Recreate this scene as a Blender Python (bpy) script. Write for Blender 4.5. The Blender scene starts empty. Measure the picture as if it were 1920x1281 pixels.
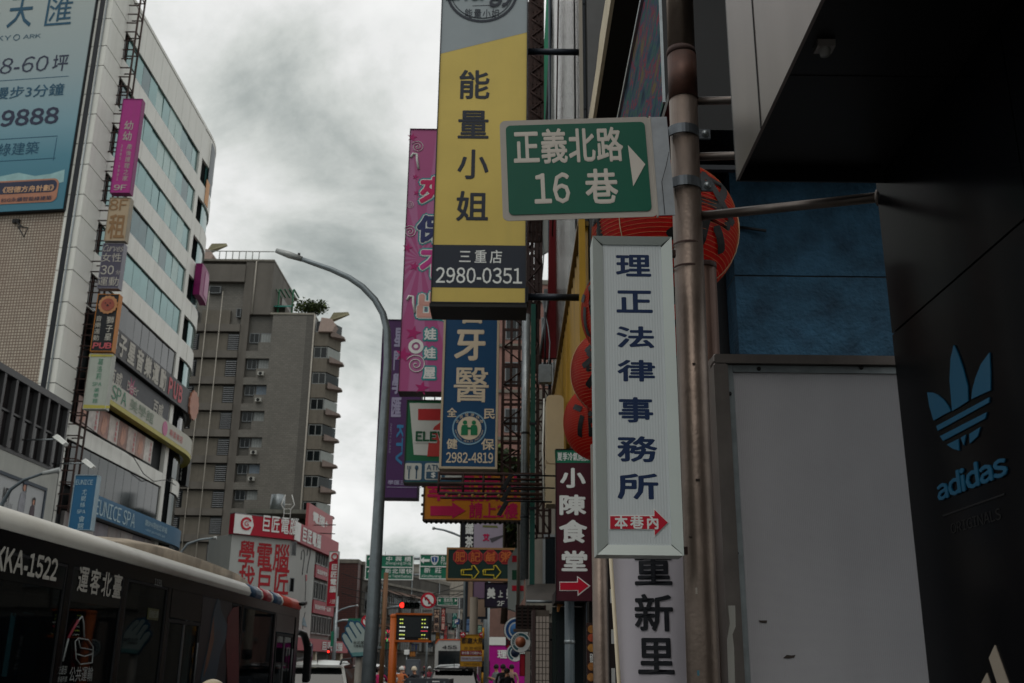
import bpy, math, random
from mathutils import Vector, Matrix
R = math.radians
random.seed(11)
SC = bpy.context.scene
COL = SC.collection
# ---------------------------------------------------------------- camera
H = 1.65
FPX = 1920.0
UP = Vector((70, 6040, -1920)).normalized()
FW = Vector((-5, 0, -1920)); FW.y = -(FW.x*UP.x+FW.z*UP.z)/UP.y; FW.normalize()
RT = FW.cross(UP)
cd = bpy.data.cameras.new('camera'); cam = bpy.data.objects.new('camera', cd); COL.objects.link(cam)
cd.sensor_width = 36; cd.lens = 36; cd.clip_start = .05; cd.clip_end = 6000
m3 = Matrix((RT, FW, UP))            # rows: world axes in camera space -> camera-to-world
cam.matrix_world = Matrix.Translation((0, 0, H)) @ m3.to_4x4()
SC.camera = cam
cd.dof.use_dof = True; cd.dof.focus_distance = 4.4; cd.dof.aperture_fstop = 7.0
# ---------------------------------------------------------------- world: overcast daylight
W = bpy.data.worlds.new('World'); SC.world = W; W.use_nodes = True
nt = W.node_tree; N = nt.nodes; LK = nt.links
bg = N['Background']; bg.inputs['Strength'].default_value = .1
sky = N.new('ShaderNodeTexSky'); sky.sky_type = 'NISHITA'; sky.sun_disc = False
SUN_EL, SUN_AZ = R(58), R(200)
sky.sun_elevation = SUN_EL; sky.sun_rotation = SUN_AZ
tc = N.new('ShaderNodeTexCoord'); sep = N.new('ShaderNodeSeparateXYZ'); LK.new(tc.outputs['Generated'], sep.inputs[0])
def wm(op, a, b=None, c=None):
    n = N.new('ShaderNodeMath'); n.operation = op
    for i, v in enumerate((a, b, c)):
        if v is None: continue
        if isinstance(v, (int, float)): n.inputs[i].default_value = v
        else: LK.new(v, n.inputs[i])
    return n.outputs[0]
zc = wm('ADD', wm('MAXIMUM', sep.outputs[2], 0.0), .32)
cmb = N.new('ShaderNodeCombineXYZ')
LK.new(wm('DIVIDE', sep.outputs[0], zc), cmb.inputs[0]); LK.new(wm('DIVIDE', sep.outputs[1], zc), cmb.inputs[1])
SEED = 7.3
def wnoise(scale, detail, rough, z, dist=0.0):
    n = N.new('ShaderNodeTexNoise'); n.noise_dimensions = '4D'; n.inputs['W'].default_value = z
    n.inputs['Scale'].default_value = scale; n.inputs['Detail'].default_value = detail
    n.inputs['Roughness'].default_value = rough; n.inputs['Distortion'].default_value = dist
    LK.new(cmb.outputs[0], n.inputs['Vector']); return n.outputs['Fac']
big = wnoise(.9, 2, .5, SEED); mid = wnoise(1.5, 9, .58, SEED+5, .3); fine = wnoise(4.2, 8, .6, SEED+9, .5)
cl = wm('ADD', wm('ADD', wm('MULTIPLY', big, 1.15), wm('ADD', wm('MULTIPLY', mid, 1.1), wm('MULTIPLY', fine, .42))), -.685)
# overcast: the cloud deck is brighter towards the zenith, everywhere alike
cl = wm('ADD', cl, wm('MULTIPLY', wm('SUBTRACT', wm('MAXIMUM', sep.outputs[2], 0.0), .36), .42))
ramp = N.new('ShaderNodeValToRGB'); LK.new(cl, ramp.inputs[0])
e = ramp.color_ramp.elements
e[0].position = .30; e[0].color = (.22, .245, .25, 1)
e[1].position = .80; e[1].color = (1.12, 1.125, 1.11, 1)
for p, c in ((.42, (.32, .36, .35, 1)), (.50, (.50, .54, .52, 1)), (.58, (.74, .77, .74, 1)), (.67, (.97, .98, .965, 1))):
    el = e.new(p); el.color = c
sc10 = N.new('ShaderNodeVectorMath'); sc10.operation = 'SCALE'; sc10.inputs['Scale'].default_value = 10.0
LK.new(ramp.outputs[0], sc10.inputs[0])
mx = N.new('ShaderNodeMix'); mx.data_type = 'RGBA'; mx.inputs[0].default_value = .96
LK.new(sky.outputs[0], mx.inputs[6]); LK.new(sc10.outputs[0], mx.inputs[7]); LK.new(mx.outputs[2], bg.inputs['Color'])
sl = bpy.data.lights.new('sun', 'SUN'); sl.energy = .6; sl.angle = R(25); sl.color = (1, .95, .87)
so = bpy.data.objects.new('sun', sl); COL.objects.link(so)
sd = Vector((math.sin(SUN_AZ)*math.cos(SUN_EL), math.cos(SUN_AZ)*math.cos(SUN_EL), math.sin(SUN_EL)))
so.rotation_euler = sd.to_track_quat('Z', 'Y').to_euler(); so.location = (0, 0, 80)
SC.view_settings.view_transform = 'Standard'; SC.view_settings.look = 'None'
SC.view_settings.exposure = -.2; SC.view_settings.gamma = 1; SC.view_settings.use_curve_mapping = False
SC.cycles.use_denoising = True; SC.cycles.max_bounces = 6; SC.cycles.transparent_max_bounces = 12

# ---------------------------------------------------------------- pixel <-> world, frames
def ray(px, py):
    c = Vector((px-960, 640.5-py, -FPX)); return Vector((c.dot(RT), c.dot(FW), c.dot(UP)))
class Fr:
    """a vertical plane through (x, y); u runs along it, the local y axis points away behind it"""
    def __init__(s, x=0.0, y=0.0, a=0.0):
        s.x, s.y, s.a = x, y, R(a); s.ca, s.sa = math.cos(s.a), math.sin(s.a)
    def hit(s, px, py):
        d = ray(px, py); nx, ny = s.sa, -s.ca
        t = (s.x*nx+s.y*ny)/(d.x*nx+d.y*ny)
        return ((t*d.x-s.x)*s.ca+(t*d.y-s.y)*s.sa, H+t*d.z)
    def w(s, u, z, y=0.0):
        return Vector((s.x+u*s.ca-y*s.sa, s.y+u*s.sa+y*s.ca, z))

# ---------------------------------------------------------------- materials
def lin(h):
    h = h.lstrip('#'); o = []
    for i in (0, 2, 4):
        v = int(h[i:i+2], 16)/255; o.append(v/12.92 if v <= .04045 else ((v+.055)/1.055)**2.4)
    return (*o, 1)
MATS = {}
def mat(name, col, rough=.55, metal=0.0, var=.18, scale=2.5, streak=0.0, bump=0.0, bscale=40.0, dirt='#2a2622', dirtamt=0.0, emit=0.0, spec=None, ribs=0.0, coat=0.0):
    if name in MATS: return MATS[name]
    m = bpy.data.materials.new(name); m.use_nodes = True; t = m.node_tree; n = t.nodes; l = t.links
    b = n['Principled BSDF']; c = lin(col)
    b.inputs['Roughness'].default_value = rough; b.inputs['Metallic'].default_value = metal
    if coat: b.inputs['Coat Weight'].default_value = coat
    if spec is None and metal < .1: spec = .5 if coat else .28
    if spec is not None: b.inputs['Specular IOR Level'].default_value = spec
    tc = n.new('ShaderNodeTexCoord'); src = None
    mp = n.new('ShaderNodeMapping'); l.new(tc.outputs['Object'], mp.inputs[0])
    ns = n.new('ShaderNodeTexNoise'); ns.inputs['Scale'].default_value = scale; ns.inputs['Detail'].default_value = 6; ns.inputs['Roughness'].default_value = .62
    l.new(mp.outputs[0], ns.inputs['Vector'])
    mr = n.new('ShaderNodeMapRange'); l.new(ns.outputs['Fac'], mr.inputs[0])
    mr.inputs[1].default_value = .25; mr.inputs[2].default_value = .75; mr.inputs[3].default_value = 1-var; mr.inputs[4].default_value = 1+var*.6
    vm = n.new('ShaderNodeVectorMath'); vm.operation = 'SCALE'; vm.inputs[0].default_value = c[:3]; l.new(mr.outputs[0], vm.inputs['Scale'])
    src = vm.outputs[0]
    if streak or dirtamt:
        n2 = n.new('ShaderNodeTexNoise'); n2.inputs['Detail'].default_value = 5; n2.inputs['Scale'].default_value = scale*1.7
        mp2 = n.new('ShaderNodeMapping'); l.new(tc.outputs['Object'], mp2.inputs[0])
        if streak: mp2.inputs['Scale'].default_value = (1, 1, .07)
        l.new(mp2.outputs[0], n2.inputs['Vector'])
        r2 = n.new('ShaderNodeMapRange'); l.new(n2.outputs['Fac'], r2.inputs[0]); r2.inputs[1].default_value = .48; r2.inputs[2].default_value = .78
        r2.inputs[4].default_value = max(streak, dirtamt)
        mi = n.new('ShaderNodeMix'); mi.data_type = 'RGBA'; l.new(r2.outputs[0], mi.inputs[0]); l.new(src, mi.inputs[6]); mi.inputs[7].default_value = lin(dirt)
        src = mi.outputs[2]
    l.new(src, b.inputs['Base Color'])
    if bump:
        n3 = n.new('ShaderNodeTexNoise'); n3.inputs['Scale'].default_value = bscale; n3.inputs['Detail'].default_value = 4; l.new(mp.outputs[0], n3.inputs['Vector'])
        bp = n.new('ShaderNodeBump'); bp.inputs['Strength'].default_value = bump; bp.inputs['Distance'].default_value = .02
        l.new(n3.outputs['Fac'], bp.inputs['Height']); l.new(bp.outputs[0], b.inputs['Normal'])
    if ribs:
        wv = n.new('ShaderNodeTexWave'); wv.inputs['Scale'].default_value = ribs; wv.bands_direction = 'X'; l.new(tc.outputs['Object'], wv.inputs['Vector'])
        bp = n.new('ShaderNodeBump'); bp.inputs['Strength'].default_value = .16; bp.inputs['Distance'].default_value = .004
        l.new(wv.outputs['Fac'], bp.inputs['Height']); l.new(bp.outputs[0], b.inputs['Normal'])
    if emit:
        b.inputs['Emission Color'].default_value = c; b.inputs['Emission Strength'].default_value = emit
    MATS[name] = m; return m
def glass(name, col='#0c1416', rough=.05, see=.45, tint='#3a4a4c', var=0):
    if name in MATS: return MATS[name]
    m = bpy.data.materials.new(name); m.use_nodes = True; t = m.node_tree; n = t.nodes; l = t.links
    b = n['Principled BSDF']; b.inputs['Base Color'].default_value = lin(col); b.inputs['Roughness'].default_value = rough; b.inputs['IOR'].default_value = 1.52
    tr = n.new('ShaderNodeBsdfTransparent'); tr.inputs[0].default_value = lin(tint)
    mi = n.new('ShaderNodeMixShader'); mi.inputs[0].default_value = see
    l.new(b.outputs[0], mi.inputs[1]); l.new(tr.outputs[0], mi.inputs[2]); l.new(mi.outputs[0], n['Material Output'].inputs[0])
    if var:
        tc = n.new('ShaderNodeTexCoord'); ns = n.new('ShaderNodeTexNoise'); ns.inputs['Scale'].default_value = var; l.new(tc.outputs['Object'], ns.inputs['Vector'])
        bp = n.new('ShaderNodeBump'); bp.inputs['Strength'].default_value = .05; bp.inputs['Distance'].default_value = .05
        l.new(ns.outputs['Fac'], bp.inputs['Height']); l.new(bp.outputs[0], b.inputs['Normal'])
    MATS[name] = m; return m
def tiled(name, col, joint, w, h, mortar=.08, rough=.5, dirt='#6b4a35', dirtamt=.35, var=.2, axis='xz', off=0.0):
    """small facing tiles or bricks: too far away to pick apart one by one"""
    if name in MATS: return MATS[name]
    m = bpy.data.materials.new(name); m.use_nodes = True; t = m.node_tree; n = t.nodes; l = t.links; b = n['Principled BSDF']
    tc = n.new('ShaderNodeTexCoord'); sp = n.new('ShaderNodeSeparateXYZ'); l.new(tc.outputs['Object'], sp.inputs[0])
    cb = n.new('ShaderNodeCombineXYZ')
    if axis == 'xz': l.new(sp.outputs[0], cb.inputs[0])
    else: l.new(sp.outputs[1], cb.inputs[0])
    l.new(sp.outputs[2], cb.inputs[1])
    br = n.new('ShaderNodeTexBrick'); br.offset = off; l.new(cb.outputs[0], br.inputs['Vector'])
    c = lin(col); br.inputs['Color1'].default_value = c; br.inputs['Color2'].default_value = tuple(v*(1-var) for v in c[:3])+(1,)
    br.inputs['Mortar'].default_value = lin(joint); br.inputs['Scale'].default_value = 1; br.inputs['Brick Width'].default_value = w; br.inputs['Row Height'].default_value = h
    br.inputs['Mortar Size'].default_value = mortar*h
    ns = n.new('ShaderNodeTexNoise'); ns.inputs['Scale'].default_value = .35; ns.inputs['Detail'].default_value = 8; ns.inputs['Roughness'].default_value = .7
    mp = n.new('ShaderNodeMapping'); mp.inputs['Scale'].default_value = (1, 1, .45); l.new(tc.outputs['Object'], mp.inputs[0]); l.new(mp.outputs[0], ns.inputs['Vector'])
    r2 = n.new('ShaderNodeMapRange'); l.new(ns.outputs['Fac'], r2.inputs[0]); r2.inputs[1].default_value = .42; r2.inputs[2].default_value = .75; r2.inputs[4].default_value = dirtamt
    mi = n.new('ShaderNodeMix'); mi.data_type = 'RGBA'; l.new(r2.outputs[0], mi.inputs[0]); l.new(br.outputs['Color'], mi.inputs[6]); mi.inputs[7].default_value = lin(dirt)
    l.new(mi.outputs[2], b.inputs['Base Color']); b.inputs['Roughness'].default_value = rough
    bp = n.new('ShaderNodeBump'); bp.inputs['Strength'].default_value = .5; bp.inputs['Distance'].default_value = .01; bp.invert = True
    l.new(br.outputs['Fac'], bp.inputs['Height']); l.new(bp.outputs[0], b.inputs['Normal'])
    MATS[name] = m; return m

# ---------------------------------------------------------------- mesh builder
class MB:
    def __init__(s): s.v = []; s.f = []; s.sm = []; s.mi = []; s.cur = 0
    def add(s, vs, fs, smooth=False):
        k = len(s.v); s.v += [tuple(p) for p in vs]
        for f in fs: s.f.append([i+k for i in f]); s.sm.append(smooth); s.mi.append(s.cur)
        return s
    def box(s, x0, x1, y0, y1, z0, z1):
        if x0 > x1: x0, x1 = x1, x0
        if y0 > y1: y0, y1 = y1, y0
        if z0 > z1: z0, z1 = z1, z0
        return s.add([(x0,y0,z0),(x1,y0,z0),(x1,y1,z0),(x0,y1,z0),(x0,y0,z1),(x1,y0,z1),(x1,y1,z1),(x0,y1,z1)],
                     [(0,1,5,4),(1,2,6,5),(2,3,7,6),(3,0,4,7),(4,5,6,7),(3,2,1,0)])
    def bbox(s, x0, x1, y0, y1, z0, z1, c):
        """box with chamfered vertical and horizontal edges"""
        if x0 > x1: x0, x1 = x1, x0
        if z0 > z1: z0, z1 = z1, z0
        pts = [(x0+c,z0),(x1-c,z0),(x1,z0+c),(x1,z1-c),(x1-c,z1),(x0+c,z1),(x0,z1-c),(x0,z0+c)]
        return s.poly(pts, y0, y1, c*.6)
    def poly(s, pts, y0, y1, bev=0.0):
        """prism: outline in x,z from y0 (front) to y1 (back)"""
        a = sum(pts[i][0]*pts[(i+1) % len(pts)][1]-pts[(i+1) % len(pts)][0]*pts[i][1] for i in range(len(pts)))
        if a < 0: pts = pts[::-1]
        n = len(pts)
        if bev:
            cx = sum(p[0] for p in pts)/n; cz = sum(p[1] for p in pts)/n
            def sh(p):
                dx, dz = p[0]-cx, p[1]-cz; L = math.hypot(dx, dz) or 1; return (p[0]-dx/L*bev, p[1]-dz/L*bev)
            vs = [(*sh(p),) for p in pts]
            v = [(p[0], y0, p[1]) for p in vs]+[(p[0], y0+bev, p[1]) for p in pts]+[(p[0], y1, p[1]) for p in pts]
            f = [tuple(range(n)), tuple(range(3*n-1, 2*n-1, -1))]
            for r in (0, 1):
                for i in range(n):
                    j = (i+1) % n; f.append((r*n+j, r*n+i, (r+1)*n+i, (r+1)*n+j))
            return s.add(v, f)
        v = [(p[0], y0, p[1]) for p in pts]+[(p[0], y1, p[1]) for p in pts]
        f = [tuple(range(n)), tuple(range(2*n-1, n-1, -1))]+[((i+1) % n, i, n+i, n+(i+1) % n) for i in range(n)]
        return s.add(v, f)
    def tube(s, pts, r, n=10, cap=True):
        pts = [Vector(p) for p in pts]; rs = r if isinstance(r, (list, tuple)) else [r]*len(pts)
        vs = []; fs = []; pn = None
        for i, p in enumerate(pts):
            d = (pts[min(i+1, len(pts)-1)]-pts[max(i-1, 0)]).normalized()
            if pn is None:
                a = d.cross(Vector((0, 0, 1)));
                if a.length < .2: a = d.cross(Vector((1, 0, 0)))
                a.normalize()
            else:
                a = (pn-d*pn.dot(d)).normalized()
            pn = a; b = d.cross(a)
            for k in range(n):
                t = 2*math.pi*k/n; vs.append(p+(a*math.cos(t)+b*math.sin(t))*rs[i])
        for i in range(len(pts)-1):
            for k in range(n):
                k2 = (k+1) % n; fs.append((i*n+k, i*n+k2, (i+1)*n+k2, (i+1)*n+k))
        s.add(vs, fs, True)
        if cap:
            q = len(s.v)-len(vs)
            s.f.append([q+k for k in range(n)][::-1]); s.sm.append(False); s.mi.append(s.cur)
            s.f.append([q+(len(pts)-1)*n+k for k in range(n)]); s.sm.append(False); s.mi.append(s.cur)
        return s
    def lathe(s, prof, c=(0, 0, 0), n=24, axis='z'):
        vs = []; fs = []
        for r, h in prof:
            for k in range(n):
                t = 2*math.pi*k/n; x, y = r*math.cos(t), r*math.sin(t)
                p = (x, y, h) if axis == 'z' else ((x, h, y) if axis == 'y' else (h, x, y))
                vs.append((c[0]+p[0], c[1]+p[1], c[2]+p[2]))
        for i in range(len(prof)-1):
            for k in range(n):
                k2 = (k+1) % n; fs.append((i*n+k, i*n+k2, (i+1)*n+k2, (i+1)*n+k))
        return s.add(vs, fs, True)
    def disc(s, x, z, r, y0, y1, n=28, rz=None):
        rz = rz or r
        return s.poly([(x+r*math.cos(2*math.pi*k/n), z+rz*math.sin(2*math.pi*k/n)) for k in range(n)], y0, y1)
    def ring(s, x, z, r0, r1, y0, y1, n=32, a0=0.0, a1=360.0):
        full = abs(a1-a0) >= 359.9; m = n+1; vs = []; fs = []
        for k in range(m):
            t = R(a0+(a1-a0)*k/n)
            for rr, yy in ((r0, y0), (r1, y0), (r1, y1), (r0, y1)): vs.append((x+rr*math.cos(t), yy, z+rr*math.sin(t)))
        for k in range(n):
            for q in range(4): fs.append((k*4+q, k*4+(q+1) % 4, (k+1)*4+(q+1) % 4, (k+1)*4+q))
        if not full: fs += [(3, 2, 1, 0), (n*4, n*4+1, n*4+2, n*4+3)]
        return s.add(vs, fs)
    def mesh(s, name, mats):
        me = bpy.data.meshes.new(name); me.from_pydata(s.v, [], s.f); 
        for m in (mats if isinstance(mats, (list, tuple)) else [mats]): me.materials.append(m)
        me.polygons.foreach_set('use_smooth', s.sm); me.polygons.foreach_set('material_index', s.mi); me.update(); return me
def obj(name, me, parent=None, loc=None, label=None, kind=None):
    o = bpy.data.objects.new(name, me); COL.objects.link(o)
    if parent: o.parent = parent
    if loc: o.location = loc
    if label: o['label'] = label
    if kind: o['kind'] = kind
    return o
TX = {}
def raw_text(s, off=0.0, ext=0.0, res=2):
    """letter outlines; a bolder weight is the same outline laid again a little to every side, each a hair behind the last"""
    off = round(off, 3); k = (s, off, ext, res)
    if k not in TX:
        def conv(body):
            cu = bpy.data.curves.new('lettering', 'FONT'); cu.body = body; cu.extrude = ext; cu.resolution_u = res
            ob = bpy.data.objects.new('lettering', cu); me = bpy.data.meshes.new_from_object(ob)
            V = [tuple(v.co) for v in me.vertices]; F = [tuple(p.vertices) for p in me.polygons]
            bpy.data.objects.remove(ob); bpy.data.curves.remove(cu); bpy.data.meshes.remove(me); return V, F
        if s.isascii() and any(c.isalnum() for c in s):      # latin in the wide sans face, set tight
            V, F, cx = [], [], 0.0
            for c in s:
                if c == ' ': cx += .26; continue
                v, f = conv(chr(ord(c)+0xFEE0) if c.isalnum() else c)
                if not v: continue
                a, b = min(p[0] for p in v), max(p[0] for p in v)
                q = len(V); V += [(p[0]-a+cx, p[1], p[2]) for p in v]; F += [tuple(j+q for j in p) for p in f]; cx += b-a+.085
        else: V, F = conv(s)
        if off > 0 and V:
            v2 = list(V); f2 = list(F); n = 0
            rings = [(off, 4 if off < .015 else 8)]+([(off*.5, 6)] if off > .06 else [])
            for r, m in rings:
                for i in range(m):
                    t = math.pi/4+2*math.pi*i/m; n += 1; q = len(v2)
                    v2 += [(x+r*math.cos(t), y+r*math.sin(t), z-.0006*n) for x, y, z in V]; f2 += [tuple(j+q for j in f) for f in F]
            V, F = v2, f2
        TX[k] = (V, F)
    return TX[k]
def text_fit(mb, s, x0, x1, z0, z1, y=0.0, off=0.0, shear=0.0, depth=0.0, clip=None, tf=None, rot=0, res=2):
    """letters fitted to a rectangle; flat print unless depth is given"""
    b, _ = raw_text(s, off, 0, res)
    vs, fs = raw_text(s, off, .02 if depth else 0, res)
    if not vs: return mb
    xa, xb = min(v[0] for v in b), max(v[0] for v in b); ya, yb = min(v[1] for v in b), max(v[1] for v in b)
    o = []; ks = abs(z1-z0)/(yb-ya or 1) if not rot else abs(x1-x0)/(yb-ya or 1)
    for v in vs:
        fx = (v[0]-xa)/(xb-xa or 1); fy = (v[1]-ya)/(yb-ya or 1)
        if rot == -90: fx, fy = fy, 1-fx
        elif rot == 90: fx, fy = 1-fy, fx
        x = x0+fx*(x1-x0)+shear*(fy)*(z1-z0); z = z0+fy*(z1-z0)
        yy = y+(depth*(-v[2]/.02*.5-.5) if depth else -v[2]*ks)
        o.append(tf(x, yy, z) if tf else (x, yy, z))
    return mb.add(o, fs)
def text_col(mb, s, x0, x1, z0, z1, y=0.0, off=0.0, fill=.86, shear=0.0, horiz=False, tf=None, depth=0.0, squeeze=1.0):
    """one character per cell, down a column (or along a row), in its own em box"""
    n = len(s)
    for i, ch in enumerate(s):
        if ch == ' ': continue
        if horiz: ca, cb, za, zb = x0+(x1-x0)*i/n, x0+(x1-x0)*(i+1)/n, z0, z1
        else: ca, cb, zb, za = x0, x1, z1-(z1-z0)*i/n, z1-(z1-z0)*(i+1)/n
        cx, cz = (ca+cb)/2, (za+zb)/2
        w = (cb-ca)*(fill if horiz else 1); h = (zb-za)*(1 if horiz else fill)
        vs, fs = raw_text(ch, off, .02 if depth else 0)
        asc = ch.isascii(); mxw = .5 if not asc else (min(v[0] for v in vs)+max(v[0] for v in vs))/2
        o = []
        for v in vs:
            x = cx+(v[0]-mxw)*w*1.06*squeeze; z = cz+(v[1]-.36)*h*1.06
            x += shear*(z-cz); yy = y+(depth*(-v[2]/.02*.5-.5) if depth else -v[2]*abs(h))
            o.append(tf(x, yy, z) if tf else (x, yy, z))
        mb.add(o, fs)
    return mb

# ---------------------------------------------------------------- things
class Thing:
    """an Empty at the thing's anchor on a frame; children live in its local axes (x along the frame, y away, z up)"""
    def __init__(s, name, label, cat, fr, u, z, group=None, ry=0.0):
        s.fr, s.u, s.z0 = fr, u, z
        e = bpy.data.objects.new(name, None); COL.objects.link(e); e.empty_display_size = .2
        e.location = fr.w(u, z); e.rotation_euler = (0, R(ry), fr.a)
        e['label'] = label; e['category'] = cat
        if group: e['group'] = group
        s.e = e; s.eps = max(.004, math.hypot(e.location.x, e.location.y)*.0005)
    def xz(s, px, py):
        u, z = s.fr.hit(px, py); return (u-s.u, z-s.z0)
    def part(s, name, mb, m, parent=None, label=None, kind=None, loc=None):
        return obj(name, mb.mesh(name, m), parent or s.e, loc, label, kind)
    def rep(s, name, mb, m, locs, parent=None, label=None):
        me = mb.mesh(name, m); return [obj(name, me, parent or s.e, l, label) for l in locs]
    def rect(s, a, b):
        (x0, z0), (x1, z1) = s.xz(*a), s.xz(*b); return x0, x1, z0, z1
    def pbox(s, name, a, b, y0, y1, m, parent=None, label=None, kind=None):
        x0, x1, z0, z1 = s.rect(a, b); return s.part(name, MB().box(x0, x1, y0, y1, z0, z1), m, parent, label, kind)
    def ppoly(s, name, pts, y0, y1, m, parent=None, label=None):
        return s.part(name, MB().poly([s.xz(*p) for p in pts], y0, y1), m, parent, label)
    def flat(s, name, pts, m, lift=1.0, parent=None):
        return s.ppoly(name, pts, -s.eps*lift, -s.eps*lift+s.eps*.8, m, parent)
    def text(s, t, a, b, m, off=.0, lift=1.0, outline=None, parent=None, shear=0.0, depth=0.0, rot=0, name='lettering', tf=None):
        x0, x1, z0, z1 = s.rect(a, b)
        if outline:
            g = outline[1]*(z1-z0)*(1 if not rot else .3)
            s.part('outline', text_fit(MB(), t, x0-g, x1+g, z0-g, z1+g, -s.eps*lift, outline[1]+off, shear), outline[0], parent); lift += .6
        return s.part(name, text_fit(MB(), t, x0, x1, z0, z1, -s.eps*lift, off, shear, depth, rot=rot, tf=tf), m, parent)
    def col(s, t, a, b, m, off=.0, lift=1.0, outline=None, parent=None, fill=.86, shear=0.0, horiz=False, depth=0.0, squeeze=1.0):
        x0, x1, z0, z1 = s.rect(a, b)
        if outline:
            s.part('outline', text_col(MB(), t, x0, x1, z0, z1, -s.eps*lift, outline[1]+off, fill, shear, horiz), outline[0], parent); lift += .6
        return s.part('lettering', text_col(MB(), t, x0, x1, z0, z1, -s.eps*lift, off, fill, shear, horiz, depth=depth, squeeze=squeeze), m, parent)
def single(o, label, cat, group=None):
    o['label'] = label; o['category'] = cat
    if group: o['group'] = group
    return o
def struct(name, mb, m, kind='structure'):
    o = obj(name, mb.mesh(name, m)); o['kind'] = kind; return o
def copy_tree(o, parent=None, label=None):
    c = o.copy(); COL.objects.link(c); c.parent = parent
    if label: c['label'] = label
    for ch in list(o.children): copy_tree(ch, c)
    return c
def frame_mb(x0, x1, z0, z1, t, y0, y1):
    m = MB()
    m.box(x0, x0+t, y0, y1, z0, z1); m.box(x1-t, x1, y0, y1, z0, z1); m.box(x0+t, x1-t, y0, y1, z0, z0+t); m.box(x0+t, x1-t, y0, y1, z1-t, z1); return m
def ring_frame(x0, x1, z0, z1, t, y0, y1):
    """one closed mitred frame, a single welded piece"""
    o = [(x0,z0),(x1,z0),(x1,z1),(x0,z1)]; i = [(x0+t,z0+t),(x1-t,z0+t),(x1-t,z1-t),(x0+t,z1-t)]
    v = []
    for y in (y0, y1):
        v += [(p[0], y, p[1]) for p in o]+[(p[0], y, p[1]) for p in i]
    f = []
    for k in range(4):
        j = (k+1) % 4
        f += [(k, j, 4+j, 4+k), (8+j, 8+k, 12+k, 12+j), (j, k, 8+k, 8+j), (4+k, 4+j, 12+j, 12+k)]
    return MB().add(v, f)
def board(name, label, Y, a, b, depth, face, edge, group=None, t=None, fr=None, cat='sign', facename='face_panel'):
    """a boxed sign hung square to the street (or on frame fr): case, frame, face"""
    fr = fr or Fr(0, Y, 0)
    (u0, z0), (u1, z1) = fr.hit(*a), fr.hit(*b)
    T = Thing(name, label, cat, fr, (u0+u1)/2, z0, group)
    w = (u1-u0)/2; h = z1-z0; t = t or w*.04
    T.w, T.h = w, h
    T.part('case', MB().box(-w, w, .012, depth, 0, h), edge)
    T.part('frame', ring_frame(-w, w, 0, h, t, -.012-T.eps, .011), edge)
    T.part(facename, MB().box(-w+t, w-t, -T.eps*.2, .010, t, h-t), face)
    return T
# ================================================================ common materials
WHITE = mat('white_paint', '#d8dad6', .45, var=.08, streak=.12, dirt='#8a8678')
GREYST = mat('galvanised_steel', '#8d9497', .42, .75, var=.25, scale=9, dirtamt=.25, dirt='#4d4a45', bump=.05)
DARKST = mat('dark_steel', '#22252a', .5, .5, var=.3, scale=6)
RUST = mat('rusty_steel', '#3c2722', .75, .25, var=.4, scale=9, dirtamt=.5, dirt='#140f0d')
BLACK = mat('black_plastic', '#0b0c0e', .45, var=.1)
STAINED = mat('brown_stained_steel', '#6f6259', .40, .7, var=.4, scale=6, streak=.85, dirt='#3a261c', bump=.08, bscale=60)
CREAM = mat('cream_paint', '#cfc2a8', .5, var=.12, streak=.2, dirt='#6f604c')
NAVY = mat('navy_lettering', '#0f284e', .4, var=.05)
INK = mat('black_lettering', '#15171e', .45, var=.05)
WLET = mat('white_lettering', '#d9dbd8', .4, var=.05)
CLET = mat('cream_lettering', '#cfc0a8', .4, var=.05)
REDP = mat('red_print', '#b3102c', .4, var=.06)
CONC = mat('grey_concrete', '#77736b', .85, var=.25, scale=1.2, streak=.45, dirt='#2e2c29', bump=.2)
# ================================================================ ground
g = MB().box(-400, 400, -30, 1500, -.3, 0); struct('ground', g, mat('ground_concrete', '#55524d', .9, var=.2, scale=.3))
road = MB().add([(-19, -30, .004), (-.35, -30, .004), (-.35, 900, .004), (-19, 900, .004)], [(0, 1, 2, 3)])
struct('road', road, mat('asphalt', '#3f4042', .85, var=.25, scale=.7, bump=.3, bscale=80, dirtamt=.3, dirt='#2a2a2a'))
pv = MB().box(-.2, 3.5, -30, 800, .002, .14); struct('pavement', pv, mat('pavement_paving', '#5c5853', .8, var=.25, scale=2))
kb = MB().box(-.35, -.2, -30, 800, .002, .15); struct('kerb', kb, CONC)
pv2 = MB().box(-24, -19, -30, 800, .002, .14); struct('pavement', pv2, mat('pavement_paving', '#5c5853'))
lm = MB()
for k in range(60):
    lm.add([(-6.9, k*10, .009), (-6.8, k*10, .009), (-6.8, k*10+4, .009), (-6.9, k*10+4, .009)], [(0, 1, 2, 3)])
lm.add([(-3.6, -20, .009), (-3.5, -20, .009), (-3.5, 880, .009), (-3.6, 880, .009)], [(0, 1, 2, 3)])
struct('lane_markings', lm, WHITE)

# ================================================================ sports shop corner: black glossy wall, soffit, metal fascia
GLOSS = mat('black_gloss_panel', '#0b0c0f', .16, var=.2, scale=1, bump=.01, bscale=3, spec=.05, streak=.25, dirt='#14151a')
SOFF = mat('black_soffit', '#0c0c0e', .45, var=.3)
SR = Fr(1.15, 2.955, -90)            # u grows towards the camera
T = Thing('sports_shop', 'black glossy shop wall with a sports logo under a dark soffit beside the steel pole', 'shop', SR, 0, 0)
def panel(u0, u1, z0, z1, y0=0, y1=.04): return MB().box(u0+.003, u1-.003, y0, y1, z0+.003, z1-.003)
T.part('wall', MB().box(0, 3.6, .045, .6, 0, 5.2), BLACK)
for (u0, u1, z0, z1) in ((0, .86, 0, 2.625), (0, .86, 2.625, 3.14), (.86, 3.6, 0, 2.625), (.86, 3.6, 2.625, 3.14)):
    T.part('panel', panel(u0, u1, z0, z1), GLOSS)
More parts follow.
